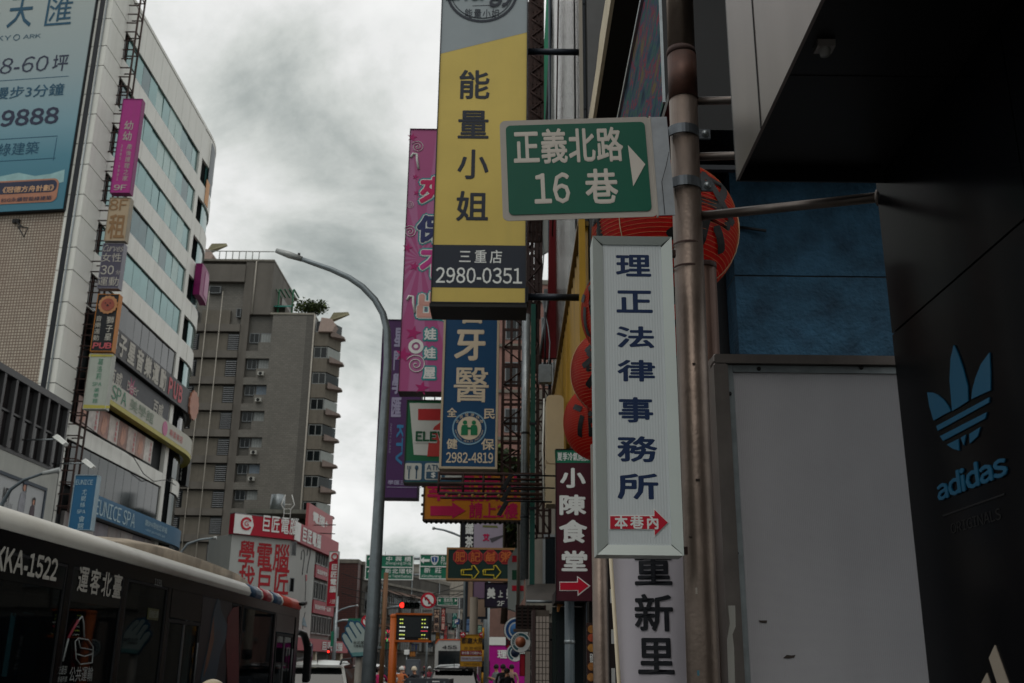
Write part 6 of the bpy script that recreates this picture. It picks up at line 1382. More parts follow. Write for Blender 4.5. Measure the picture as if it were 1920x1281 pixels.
for a, b, c_, nm in cols: BU.part('roof_stripe', extr(prof, a+.002, b), mat('bus_stripe_'+nm, c_, .4, var=.08))
BU.part('ceiling', MB().box(L0, 0, .05, 2.45, 2.70, 2.74), mat('bus_ceiling', '#8a8b88', .6))
BU.part('header_panel', MB().box(L0, -.02, .0, .06, 2.66, 2.835), BB)
BU.part('skirt', MB().box(L0, -.02, .0, .06, .3, .98), BB); BU.part('floor', MB().box(L0, -.1, .07, 2.44, .32, .4), DARKST)
BU.part('far_side', MB().box(L0, 0, 2.44, 2.5, .3, 1.05), BB); BU.part('far_header', MB().box(L0, 0, 2.44, 2.5, 2.35, 2.835), BB)
BU.part('front_face', MB().box(-.02, .0, .0, 2.5, .3, 1.1), BB); BU.part('windscreen', MB().box(-.05, -.025, .08, 2.42, 1.11, 2.7), BG); BU.part('front_pillar', MB().box(-.35, -.0, 0.002, .055, .98, 2.66), BB)
X_ = lambda px, py=1200: BU.xz(px, py)[0]
for k in range(6): BU.part('far_pane', MB().box(L0+.3+k*2.7, L0+2.8+k*2.7, 2.45, 2.47, 1.06, 2.34), BG)
# window bays: (px start, px end) along the street side
bays = [(-260, 108), (119, 219), (226, 305), (430, 448), (452, 512)]
for a, b in bays:
    q = BU.part('window_pane', MB().box(X_(a)+.02, X_(b)-.02, .015, .03, 1.0, 2.64), BG); BU.part('rubber_seal', ring_frame(X_(a)+.005, X_(b)-.005, .992, 2.652, .028, -.003, .014), mat('seal_rubber', '#1f2022', .7), q)
for px, w_ in ((113.5, .13), (222.5, .13), (308.5, .14), (450, .06), (514, .1)):
    BU.part('pillar', MB().box(X_(px)-w_/2, X_(px)+w_/2, -.004, .055, .985, 2.655), BB)
BU.part('pillar', MB().box(X_(40)-.02, X_(40)+.02, .031, .06, 1.0, 2.4), BB)
zt_ = BU.xz(60, 1090)[1]-.04
BU.part('window_film', MB().box(X_(-100)+.0, X_(108)-.02, .002, .013, BU.xz(60,1096)[1], 2.64), mat('black_film', '#08090b', .1, spec=.15)); BU.part('window_film', MB().box(X_(121), X_(219)-.02, .002, .013, BU.xz(170,1133)[1], 2.64), MATS['black_film'])
bw = mat('bus_lettering', '#b9b7af', .45)
x1_, z0_ = BU.xz(104, 1091); z1b = BU.xz(104, 1047)[1]; x0_ = BU.xz(-14, 1070)[0]
BU.part('lettering', text_fit(MB(), 'KKA-1522', x0_, x1_, z0_, z1b, -.006, .03), bw)
x0_, x1_ = X_(128), X_(217); z0_ = BU.xz(140, 1110)[1]; z1b = BU.xz(140, 1059)[1]; BU.part('lettering', text_col(MB(), '運客北臺', x0_, x1_, z0_, z1b, -.006, .02, .82, horiz=True), bw)
# drawing of a tram with a straw, ministry slogan
dl = mat('line_drawing', '#8f9493'); P_ = lambda a, b: (BU.xz(a, b)[0], -.004, BU.xz(a, b)[1])
for pts, r in (([(117,1240),(128,1195),(148,1162),(153,1156),(156,1168),(157,1195)], .012), ([(140,1203),(142,1235),(150,1246),(172,1243),(174,1213),(165,1200),(146,1197),(140,1203)], .008), ([(146,1197),(150,1215),(174,1219)], .007), ([(141,1226),(158,1231),(173,1226)], .007)):
    BU.part('drawing_line', MB().tube([P_(*p) for p in pts], r, 4), dl)
BU.part('drawing_straw', MB().tube([P_(127,1197), P_(146,1163)], .016, 5), mat('straw_red', '#7a2634'))
BU.part('lettering', text_fit(MB(), '公共運輸', *BU.rect((128, 1279), (175, 1250)), -.004, .01), dl); BU.part('lettering', text_fit(MB(), '交通部', *BU.rect((106, 1265), (126, 1248)), -.004), dl); BU.part('lettering', text_fit(MB(), '幸福列車', *BU.rect((106, 1280), (126, 1268)), -.004), dl)
BU.part('route_number', text_fit(MB(), '1191', *BU.rect((289, 1097), (304, 1088)), -.004), dl); q = BU.part('notice', MB().box(*BU.rect((277, 1161), (299, 1143))[:2], .004, .012, *BU.rect((277, 1161), (299, 1143))[2:]), mat('olive_notice', '#4f5230')); BU.part('lettering', text_fit(MB(), '低地板公車', *BU.rect((279, 1158), (297, 1146)), -.002), dl, q)
# doors
def door(pa, pb, topz, nm):
    a, b = X_(pa), X_(pb); d = BU.part('door', ring_frame(a, b, .4, topz, .05, -.002, .05), mat('door_rubber', '#1b1c1e', .6))
    m_ = (a+b)/2
    BU.part('door_pane', MB().box(a+.055, m_-.03, .015, .03, .45, topz-.06), BG, d); BU.part('door_pane', MB().box(m_+.03, b-.055, .015, .03, .45, topz-.06), BG, d); BU.part('door_rail', MB().box(m_-.025, m_+.025, -.001, .045, .45, topz-.055), mat('door_rail_grey', '#5f6163', .4, .4), d)
    BU.part('handrail', MB().tube([(b-.12, -.03, 1.0), (b-.12, -.03, topz-.3)], .014, 6), MATS['door_rail_grey'], d)
door(312, 372, BU.xz(340, 1163)[1], 0); door(518, 549, BU.xz(530, 1188)[1], 1)
BU.part('black_panel', MB().box(X_(310)+.08, X_(372.4), -.002, .05, BU.xz(340,1161)[1], 2.655), BB); BU.part('black_panel', MB().box(X_(516), X_(550), -.002, .05, BU.xz(530,1186)[1], 2.655), BB); BU.part('black_panel', MB().box(X_(373), X_(429), -.002, .05, 1.0, 2.655) , mat('dark_blue_wrap', '#0e1622', .35, var=.3))
bt = BU.part('bottle_print', MB().poly([BU.xz(*p) for p in ((408,1122),(412,1128),(414,1145),(426,1172),(424,1195),(412,1225),(402,1285),(374,1285),(380,1250),(392,1200),(396,1165),(402,1140))], -.008, -.003), mat('bottle_blue', '#173f52', .3, var=.5, scale=3)); BU.part('bottle_stripe', MB().poly([BU.xz(*p) for p in ((397,1170),(400,1155),(400,1200),(388,1250),(380,1270),(384,1245))], -.012, -.009), mat('bottle_orange', '#6d4a38', .4), bt)
ct_ = BU.part('can_print', MB().poly([BU.xz(*p) for p in ((426,1158),(436,1140),(447,1137),(447,1285),(426,1285),(423,1200))], -.008, -.003), mat('can_red', '#5e141b', .35, var=.4, scale=2)); BU.part('lettering', text_fit(MB(), 'soda', *BU.rect((427, 1240), (441, 1180)), -.013, .02, rot=-90), mat('can_lettering', '#8a6a60'), ct_) if False else None
# interior: seats, poles, handles
SEAT = mat('seat_red', '#5a1720', .7)
for k in range(7):
    x = -15.4+k*1.15
    BU.part('seat', MB().bbox(x, x+.42, 1.9, 2.35, .8, .9, .02), SEAT); BU.part('seat', MB().bbox(x, x+.08, 1.9, 2.35, .9, 1.45, .02), SEAT); BU.part('seat', MB().bbox(x, x+.08, .2, .65, .9, 1.45, .02), SEAT)
for k in range(9): x = -16+k*1.7; BU.part('grab_pole', MB().tube([(x, .8, .4), (x, .8, 2.7)], .018, 6), mat('grab_pole_steel', '#7d8488', .3, .6))
BU.part('grab_rail', MB().tube([(L0+.5, .8, 2.4), (-1, .8, 2.4)], .016, 6), MATS['grab_pole_steel'])
hs = MB().tube([(0, 0, 0), (0, 0, -.14), (-.05, 0, -.24), (.05, 0, -.24), (0, 0, -.14)], .012, 5); BU.rep('hand_strap', hs, mat('strap_dark', '#1c2426'), [(-15.5+i*.55, .8, 2.38) for i in range(24)])
for k in range(8): BU.part('ceiling_lamp', MB().bbox(-15.6+k*1.9, -14.3+k*1.9, .9, 1.05, 2.66, 2.695, .01), mat('ceiling_lamp_pale', '#c6d2d2', .3)); BU.part('window_tint_card', MB().box(-15.8+k*1.9, -14.4+k*1.9, 2.36, 2.40, 2.32, 2.56), mat('window_tint_card_'+'ab'[k % 2], ('#2d6a78', '#7a8a8c')[k % 2], .5, var=.5))  # coloured cards added to imitate the teal patches seen through the panes
# mirror, camera, wheels, roof pod
MBK = mat('mirror_black', '#0c0d0e', .3)
mp_ = [(0, .1, 2.28), (.25, .04, 2.36), (.55, -.02, 2.32), (.85, -.05, 2.10), (.9, -.06, 1.9)]
mi_ = BU.part('mirror', MB().tube(mp_, [.05, .06, .08, .09, .07], 10), MBK); BU.part('mirror_head', MB().bbox(-.12, .12, -.08, .08, -.45, .45, .07), MBK, mi_, loc=(.9, -.08, 1.70)); BU.part('mirror_glass', MB().bbox(-.10, .10, -.096, -.091, .05, .42, .05), mat('mirror_silver', '#5a6062', .08, .8), mi_, loc=(.9, -.08, 1.70))
BU.part('camera_pod', MB().tube([(-.25, -.01, 2.96), (-.1, -.07, 2.97), (.06, -.09, 3.0)], [.03, .05, .055], 10), MBK)
pod = [(.55, 3.1), (.55, 3.36), (.85, 3.46), (1.3, 3.50), (1.9, 3.46), (2.1, 3.1)]
v = []; us = [-9.9, -8.9, -7.2, -5.2, -3.6, -2.6, -2.0]; sc_ = [.45, .8, 1, 1, .9, .6, .2]; n = len(pod)
for u_, s_ in zip(us, sc_):
    for y, z in pod: v.append((u_, 1.25+(y-1.25)*(.8+.2*s_), 3.12+(z-3.12)*s_))
f = [(i*n+k, i*n+k+1, (i+1)*n+k+1, (i+1)*n+k) for i in range(len(us)-1) for k in range(n-1)]
BU.part('cooling_pod', MB().add(v, f, True), mat('dusty_cream_pod', '#a89a86', .6, var=.45, scale=1.6, dirtamt=.75, dirt='#4f463c'))
for x in (-2.6, -8.7):
    for y in (.12, 2.2):
        w_ = BU.part('wheel', MB().lathe([(.28, 0), (.47, .02), (.48, .14), (.48, .2), (.28, .24)], (x, y-.1, .48), 24, 'y'), mat('tyre_rubber', '#121212', .85)); BU.part('rim', MB().lathe([(0, .05), (.1, .02), (.26, .04), (.28, .1)], (x, y-.1, .48), 20, 'y'), GREYST, w_)

# ================================================================ cars
def car(label, X, Y, col, kind='suv', fr_a=0, rails=False):
    """seen from behind; local x right, y forward (away), z up"""
    T_ = Thing('parked_car' if kind == 'parked' else 'car', label, 'car', Fr(X, Y, fr_a), 0, 0, 'cars in the street')
    m = mat('car_paint_'+col[1:], col, .28, .2, var=.06, coat=.6); gl = glass('car_glass', '#0b0e10', .05, .25, '#30383a')
    secs = [(-.0, .45, .95, .86), (.25, .4, 1.02, .9), (2.0, .38, 1.05, .92), (3.6, .4, .98, .9), (4.4, .45, .78, .8)]
    v = []; f = []; 
    for y, zb, zt, w_ in secs:
        for x, z in ((-w_*.94, zb), (-w_, zb+.2), (-w_, zt-.08), (-w_*.93, zt), (w_*.93, zt), (w_, zt-.08), (w_, zb+.2), (w_*.94, zb)): v.append((x, y, z))
    for i in range(4):
        for q in range(8): f.append((i*8+q, i*8+(q+1) % 8, (i+1)*8+(q+1) % 8, (i+1)*8+q))
    f += [tuple(range(8))[::-1], tuple(range(32, 40))]
    T_.part('body', MB().add(v, f), m)
    zr = 1.66
    cab = [(.12, 1.0, .80), (.45, 1.56, .66), (.7, 1.64, .62), (1.8, 1.68, .62), (2.5, 1.6, .62), (3.3, 1.0, .78)]
    v = []; f = []
    for y, z, w_ in cab[1:5]:
        v += [(-w_, y, z-.05), (-w_*.86, y, z+.02), (0, y, z+.05), (w_*.86, y, z+.02), (w_, y, z-.05)]
    for i in range(3):
        for q in range(4): f.append((i*5+q, i*5+q+1, (i+1)*5+q+1, (i+1)*5+q))
    T_.part('roof', MB().add(v, f, True), m)
    T_.part('rear_window', MB().add([(-.74, .13, 1.03), (.74, .13, 1.03), (.60, .44, 1.50), (-.60, .44, 1.50)], [(0, 1, 2, 3)]), gl)
    T_.part('windscreen', MB().add([(-.72, 3.25, 1.03), (.72, 3.25, 1.03), (.58, 2.52, 1.53), (-.58, 2.52, 1.53)], [(3, 2, 1, 0)]), gl)
    for s in (-1, 1):
        T_.part('pillar', MB().add([(s*.75,.12,1.0),(s*.82,.2,1.0),(s*.66,.5,1.53),(s*.6,.43,1.53)], [(0,1,2,3)] if s > 0 else [(3,2,1,0)]), m)
        T_.part('side_window', MB().add([(s*.84,.35,1.02),(s*.84,3.2,1.02),(s*.64,2.45,1.52),(s*.66,.55,1.52)], [(0,1,2,3)] if s > 0 else [(3,2,1,0)]), gl)
        T_.part('tail_lamp', MB().bbox(s*.62, s*.84, -.03, .0, .75, .93, .03), mat('tail_lamp_red', '#8f0d12', .2))
        T_.part('side_mirror', MB().bbox(s*.92, s*1.08, 2.65, 2.8, 1.0, 1.15, .03), m)
        for y in (.8, 3.5):
            w_ = T_.part('wheel', MB().lathe([(.2, -.1), (.32, -.09), (.34, 0), (.32, .09), (.2, .1)], (s*.78, y, .34), 20, 'x'), mat('tyre_rubber', '#121212', .85)); T_.part('rim', MB().lathe([(0, .03), (.19, .06), (.21, .0)], (s*.82, y, .34), 14, 'x'), GREYST, w_)
        if rails: T_.part('roof_rail', MB().tube([(s*.56, .5, 1.62), (s*.56, .7, 1.73), (s*.56, 2.1, 1.76), (s*.56, 2.4, 1.66)], .025, 6), BLACK)
    T_.part('spoiler', MB().bbox(-.6, .6, .28, .5, 1.545, 1.6, .02), m if rails else BLACK); T_.part('number_plate', MB().box(-.2, .2, -.012, -.002, .62, .78), WHITE); T_.part('bumper', MB().bbox(-.86, .86, -.09, .0, .42, .66, .05), m)
    T_.part('antenna', MB().tube([(0, .6, 1.66), (0, .45, 1.9)], .012, 5), BLACK)
    return T_
c1 = car('white estate car with black roof rails just ahead of the bus', -4.93, 27.0, '#b9bab6', rails=True); c1.e.scale = (1.08, 1, 1.03)
c2 = car('black car with tinted rear window in the lane by the yellow notice', -1.75, 33.5, '#16171a')
c3 = car('white car further ahead between the estate car and the hand sign', -5.9, 44, '#a9aaa6')
tb = Thing('cargo_cart', 'small grey steel cargo cart showing its tailgate at the bottom of the street', 'cart', Fr(-2.2, 29.0), 0, 0); tb.e.scale = (.66, 1, .97)
tg = mat('tailgate_grey', '#3d4146', .5, .3, var=.2, dirtamt=.3, dirt='#222222')
tb.part('tailgate', MB().bbox(-.86, .86, 0, .04, .85, 1.38, .02), tg); tb.part('bed', MB().box(-.86, .86, .05, 2.2, .8, .9), tg); tb.part('side_board', MB().box(-.9, -.865, .0, 2.2, .85, 1.36), tg); tb.part('side_board', MB().box(.865, .9, .0, 2.2, .85, 1.36), tg); tb.rep('latch', MB().box(-.03, .03, -.02, -.001, 0, .1), GREYST, [(-.7, 0, 1.2), (.7, 0, 1.2), (0, 0, 1.2)])
for s in (-.75, .75):
    for y in (.7,): tb.part('wheel', MB().lathe([(.2, -.1), (.33, -.09), (.33, .09), (.2, .1)], (s, y, .33), 18, 'x'), MATS['tyre_rubber'])
tb.part('scuff', MB().box(.2, .5, -.002, -.0005, 1.28, 1.31), WHITE)
def far_bus(label, X, Y, body, top, H_=3.05, W_=2.4, ln=10):
    T_ = Thing('city_bus', label, 'bus', Fr(X, Y), 0, 0, 'buses further down the street')
    T_.part('body', MB().poly([(-W_/2, .35), (W_/2, .35), (W_/2, H_-.25), (W_/2-.18, H_), (-W_/2+.18, H_), (-W_/2, H_-.25)], .0, ln, .05), body)
    T_.part('roof_edge', MB().poly([(-W_/2-.01, H_-.24), (-W_/2+.17, H_+.015), (W_/2-.17, H_+.015), (W_/2+.01, H_-.24), (W_/2-.04, H_-.24), (W_/2-.2, H_-.05), (-W_/2+.2, H_-.05), (-W_/2+.04, H_-.24)], -.03, ln+.02), top)
    return T_
T = far_bus('white bus with orange roof edge and a big rear window beside the display post', -2.85, 58, mat('bus_white_body', '#9fa09c', .4, var=.1), mat('bus_orange_top', '#b5532f', .5))
T.part('rear_window', MB().box(-1.0, 1.0, -.03, -.002, 1.6, 2.45), GLS); T.part('lamp', MB().box(-1.1, -.95, -.03, -.002, .9, 1.3), MATS['tail_lamp_red']); T.part('lamp', MB().box(.95, 1.1, -.03, -.002, .9, 1.3), MATS['tail_lamp_red']); T.part('lettering', text_fit(MB(), '455', -.8, .0, 2.54, 2.72, -.04, .02), INK)
T.part('side_panel', MB().box(-1.22, -1.201, .2, 9.8, .9, 2.6), mat('bus_dark_red_side', '#4a1c1c', .3, var=.4)); 
T = far_bus('magenta bus with white characters and white roof edge behind the yellow notice', -.02, 50, mat('bus_magenta', '#a3127f', .4, var=.1), WHITE, H_=2.95, W_=2.5)
T.part('lettering', text_fit(MB(), '理享城', -.55, .85, 2.02, 2.42, -.03, .03), WLET); T.part('roof_bar', MB().box(-1.2, 1.2, -.04, .4, 2.62, 2.98), WHITE); T.part('window', MB().box(-1.2, -.9, -.03, -.002, 1.3, 1.9), GLS); T.part('window', MB().box(.85, 1.4, -.03, -.002, 1.6, 2.4), GLS)

# ================================================================ street furniture
# tall curved lamp post
F = Fr(0, 14.0); u, z = F.hit(697, 1170); T = Thing('street_lamp', 'tall grey galvanised street lamp with a long curved arm against the sky', 'street lamp', F, u-.03, 0)
LP = mat('lamp_post_galvanised', '#7b8488', .42, .55, var=.22, scale=8, bump=.08, bscale=30)
P = lambda a, b: (T.xz(a, b)[0], 0, T.xz(a, b)[1])
pts = [(0, 0, -.02), P(699, 1150), P(713, 900), P(727, 680), P(726, 620), P(718, 588), P(703, 562), P(680, 538), P(655, 521), P(620, 505), P(588, 494), P(560, 484)]
T.part('pole', MB().tube(pts, [.098, .090, .074, .058, .052, .050, .048, .046, .043, .040, .037, .034], 16), LP)
a, b = P(566, 486), P(518, 470); T.part('lamp_head', MB().tube([a, ((a[0]+b[0])/2, 0, (a[2]+b[2])/2), b], [.04, .052, .036], 10), mat('lamp_head_pale', '#a3a7a5', .4, .3)); T.part('photocell', MB().tube([P(560, 482), P(561, 475)], .02, 6), BLACK)
# bus stop hand sign
F = Fr(0, 19.5); T = Thing('hand_sign', 'white hand shaped bus stop sign with blue outline and dark lettering', 'sign', F, F.hit(672, 1230)[0], 0)
hp = [(662,1231),(646,1203),(642,1193),(645,1188),(650,1191),(660,1207),(661,1204),(649,1182),(649,1177),(654,1176),(668,1198),(669,1195),(655,1171),(657,1166),(662,1167),(677,1190),(678,1187),(667,1171),(669,1167),(673,1168),(689,1188),(692,1196),(692,1228)]
def off(pts, d):
    cx = sum(p[0] for p in pts)/len(pts); cy = sum(p[1] for p in pts)/len(pts); return [(p[0]+(p[0]-cx)/math.hypot(p[0]-cx, p[1]-cy)*d, p[1]+(p[1]-cy)/math.hypot(p[0]-cx, p[1]-cy)*d) for p in pts]
HW = mat('hand_white', '#9fb0ad', .5)
hull = [(660,1233),(643,1204),(640,1196),(641,1188),(647,1185),(646,1176),(651,1171),(653,1165),(659,1162),(665,1165),(669,1163),(675,1166),(692,1186),(695,1196),(695,1231)]
T.ppoly('outline_plate', hull, 0, .05, mat('hand_blue', '#1f4f6b', .5)); T.ppoly('hand', hp, -.02, -.002, HW); T.ppoly('cuff', [(662,1231),(692,1229),(692,1222),(658,1224)], -.026, -.021, mat('cuff_teal', '#5f8f90'))
T.text('台北客運', (663,1208), (690,1202), INK, .01, 3.5); T.text('公車專用', (663,1214), (682,1209), INK, .01, 3.5)
x, z = T.xz(672, 1232); T.part('post', MB().tube([(x, .1, 0), (x, .1, z+.2)], .07, 12), mat('post_dirty_white', '#8d8a83', .6, dirtamt=.3)); T.part('base', MB().bbox(x-.25, x+.25, -.1, .35, 0, .35, .04), MATS['post_dirty_white'])
T = Thing('bus_stop_sign', 'blue round bus sign over a narrow blue name plate beside the lamp post', 'sign', Fr(0, 14.6), Fr(0, 14.6).hit(693, 1193)[0], Fr(0, 14.6).hit(693, 1231)[1])
x, z = T.xz(692, 1193); T.part('disc', MB().disc(x, z, .062, 0, .02), mat('bus_sign_blue', '#4f88a5', .4)); T.part('bus_icon', MB().poly(rrect(x-.028, x+.028, z-.03, z+.035, .008, 3), -.008, -.001), WLET); T.part('icon_window', MB().box(x-.02, x+.02, -.014, -.009, z, z+.022), MATS['bus_sign_blue'])
x0, x1, z0, z1 = T.rect((690, 1230), (699, 1200)); T.part('name_plate', MB().box(x0, x1, 0, .02, z0, z1), mat('name_plate_blue', '#14466b', .4)); T.part('lettering', text_col(MB(), '三重站牌', x0, x1, z0+.01, z1-.01, -.006, .0), WLET); T.part('strap', MB().box(x0, x1+.12, .021, .04, z0+.1, z0+.13), GREYST)
# orange bus display
F = Fr(0, 19); T = Thing('bus_display', 'dark electronic arrivals display with lit dots on a thick orange post', 'display', F, F.hit(737, 1200)[0], 0)
OR = mat('orange_post_paint', '#b5591c', .45, var=.15, streak=.2, dirt='#5d3014'); x1, z1 = T.xz(741, 1151); x0, _ = T.xz(733, 1151)
T.part('post', MB().tube([(0, .1, 0), (0, .1, z1-.06)], .075, 18), OR); T.part('post_cap', MB().lathe([(.08, z1-.058), (.085, z1-.02), (.06, z1), (0, z1+.005)], (0, .1, 0), 18), OR)
x0, x1, za, zb = T.rect((742, 1200), (809, 1154)); cs_ = T.part('casing', MB().box(x0, x1, .0, .2, za, zb), BLACK); T.part('top_bar', MB().box(x0-.02, x1+.01, -.03, .22, zb+.002, zb+.035), OR); T.part('bottom_bar', MB().box(x0-.02, x1+.01, -.03, .22, za-.035, za-.002), OR)
T.part('screen', MB().box(x0+.035, x1-.05, -.008, -.001, za+.05, zb-.03), mat('display_screen', '#1b2226', .25, var=.1), cs_)
def led(nm, c_, s): return mat(nm, c_, .5, emit=s, var=0)
gx = led('lit_dots_green', '#c8d860', .9); wx = led('lit_dots_white', '#d6dcd2', .9); rx = led('lit_dots_red', '#d03a50', .8)
for i, (cc, nL, nR) in enumerate(((gx, 2, 2), (gx, 2, 2), (wx, 3, 3), (wx, 3, 0), (gx, 3, 2), (wx, 3, 3))):
    zz = zb-.075-i*.066
    for k in range(nL): T.part('lit_text', MB().box(x0+.06+k*.035, x0+.086+k*.035, -.012, -.009, zz-.009, zz+.009), cc, cs_)
    if nR:
        for k in range(nR): T.part('lit_text', MB().box(x1-.17+k*.045, x1-.145+k*.045, -.012, -.009, zz-.009, zz+.009), cc if k else gx, cs_)
    else: T.part('lit_text', MB().box(x1-.18, x1-.06, -.012, -.009, zz-.006, zz+.006), rx, cs_)
T.part('maker_plate', MB().box(x1-.22, x1-.04, -.02, -.012, za+.004, za+.03), mat('plate_ochre', '#a8761f'), cs_)
# traffic light with arm and no-left-turn sign
F = Fr(0, 40); T = Thing('traffic_light', 'horizontal traffic light showing red above the arrivals display', 'traffic light', F, F.hit(767, 1135)[0], F.hit(767, 1140)[1])
x0, x1, z0, z1 = T.rect((749, 1141), (787, 1129)); T.part('housing', MB().bbox(x0, x1, 0, .25, z0, z1, .04), BLACK)
for i, m_ in enumerate((led('signal_red', '#ff2a20', 3.0), mat('signal_dark_amber', '#1d1708', .2), mat('signal_dark_green', '#0a1a14', .2), mat('signal_dark_green', '#0a1a14', .2))):
    x = x0+(x1-x0)*(i+.5)/4; zc_ = (z0+z1)/2; q = T.part('lens', MB().lathe([(0, -.02), (.085, -.012), (.095, 0)], (x, 0, zc_), 20, 'y'), m_); T.part('visor', MB().lathe([(.10, 0), (.105, -.14), (.115, -.14), (.112, 0)], (x, 0, zc_), 16, 'y'), BLACK, q)
T.part('arm', MB().tube([(x1+.05, .3, z1-.0), (x0-.6, .3, z1-.25)], .05, 8), GREYST); T.part('mast', MB().tube([(x0-.6, .3, -T.z0), (x0-.6, .3, z1+1.1)], .09, 12), mat('brown_mast', '#6d4a2c', .6, .2))
F = Fr(0, 39.5); T = Thing('no_left_turn_sign', 'round red and white no-left-turn sign with a small plate underneath', 'road sign', F, F.hit(803, 1126)[0], F.hit(803, 1126)[1])
T.part('disc', MB().disc(0, 0, .29, 0, .03), REDP); T.part('white_field', MB().disc(0, 0, .21, -.012, -.001), WLET); T.part('turn_arrow', MB().poly([(.05, -.14), (.05, .03), (-.04, .09), (-.02, .13), (-.15, .10), (-.11, -.02), (-.08, .03), (0, -.01), (0, -.14)], -.02, -.013), INK); T.part('slash', MB().poly([(-.17, .13), (-.13, .17), (.17, -.13), (.13, -.17)], -.028, -.021), REDP)
x0, x1, z0, z1 = T.rect((790, 1150), (812, 1141)); T.part('plate', MB().box(x0, x1, 0, .02, z0, z1), mat('grey_plate', '#8a8a85')); T.part('lettering', text_fit(MB(), '機車除外', x0+.03, x1-.03, z0+.03, z1-.03, -.02), INK); T.part('pole', MB().tube([(.0, .08, -T.z0), (0, .08, .25)], .035, 8), GREYST)
# green highway signs
HG = mat('highway_green', '#12684f', .4, var=.08, streak=.08, dirt='#0b3a2d'); Y_ = 45
def hwy(label, a, b):
    T_ = board('highway_sign', label, Y_, a, b, .12, HG, WLET, 'green highway direction signs', t=.035); x0, x1 = -T_.w, T_.w; T_.part('divider', MB().box(x0+.04, x1-.04, -.06, -.03, T_.h*.5-.02, T_.h*.5+.02), WLET); return T_
T = hwy('green highway sign with two up arrows, left one of the pair', (684, 1087), (776, 1041))
def harrow(T_, x, z, s=1, left=False):
    p = [(-.05, -.18), (.05, -.18), (.05, .04), (.12, .04), (0, .2), (-.12, .04), (-.05, .04)]
    if left: p = [(-b*1.0, a) for a, b in p]
    T_.part('arrow', MB().poly([(x+a*s*1.3, z+b*s*1.3) for a, b in p], -.06, -.04), WLET)
xx = T.xz(696, 1064)[0]; harrow(T, xx, T.h*.75); harrow(T, xx, T.h*.25)
T.col('中興橋', (721,1053), (774,1044), WLET, .01, 2, horiz=True, fill=.7); T.text('Zhongxing Brdg.', (723,1060), (773,1054), WLET, .0, 2); T.col('新北環快', (721,1076), (774,1067), WLET, .01, 2, horiz=True); T.text('New Taipei Expwy.', (722,1084), (772,1078), WLET, .0, 2)
T = hwy('green highway sign with a left arrow and blue route shield, partly behind the congee sign', (786, 1086), (880, 1040))
harrow(T, T.xz(797, 1052)[0], T.h*.74, .85, True)
x, z = T.xz(815, 1051); T.part('route_shield', MB().poly([(x-.17, z+.17), (x, z+.2), (x+.17, z+.17), (x+.16, z-.02), (x+.08, z-.16), (x, z-.21), (x-.08, z-.16), (x-.16, z-.02)], -.06, -.04), WLET); T.part('route_shield', MB().poly([(x-.13, z+.13), (x, z+.16), (x+.13, z+.13), (x+.12, z-.02), (x, z-.16), (x-.12, z-.02)], -.075, -.062), mat('shield_blue', '#1c4a86')); T.text('1', (813,1057), (817,1046), WLET, .03, 3.8)
T.col('台北', (824,1053), (850,1043), WLET, .01, 2, horiz=True, fill=.7); T.text('Taipei', (825,1060), (850,1054), WLET, .0, 2); T.col('新莊', (791,1075), (832,1065), WLET, .01, 2, horiz=True, fill=.6); T.text('Xinzhuang', (790,1084), (828,1078), WLET, .0, 2)
T = Thing('sign_gantry', 'grey steel gantry beam carrying the green highway signs', 'gantry', Fr(0, 45.3), 0, 0)
zg = Fr(0, 45.3).hit(780, 1047)[1]; T.part('post', MB().tube([(-1, 0, 0), (-1, 0, zg+.3)], .14, 12), GREYST); T.part('beam', MB().tube([(-6.2, 0, zg), (-1, 0, zg)], .07, 10), GREYST); T.part('beam', MB().tube([(-6.2, 0, zg-.7), (-1, 0, zg-.7)], .05, 10), GREYST)
T = board('road_name_sign', 'small green road name sign with two white arrows beyond the no-left-turn sign', 70, (820, 1135), (859, 1120), .05, HG, WLET, t=.03, cat='road sign')
T.text('重新路', (832,1129), (849,1122), WLET, .0, 1.5); T.text('Chongxin Rd.', (832,1133), (850,1130.5), WLET, .0, 1.5); T.flat('arrow', [(822,1126),(826,1123),(826,1129)], WLET, 2); T.flat('arrow', [(857,1126),(853,1123),(853,1129)], WLET, 2); T.part('white_plate', MB().box(-T.w, T.w, .0, .04, -.5, -.02), mat('grey_plate', '#8a8a85')); T.part('pole', MB().tube([(T.w+.1, .1, -T.z0), (T.w+.1, .1, T.h)], .06, 8), GREYST)
T = board('parking_sign', 'small blue parking sign with white letter below the teal sign', 62, (852, 1171), (862, 1160), .05, mat('parking_blue', '#173f73'), DARKST, t=.01, cat='road sign'); T.text('P', (854,1169), (859,1162), WLET, .03, 2); T.part('pole', MB().tube([(0, .1, -T.z0), (0, .1, 0)], .04, 6), GREYST)
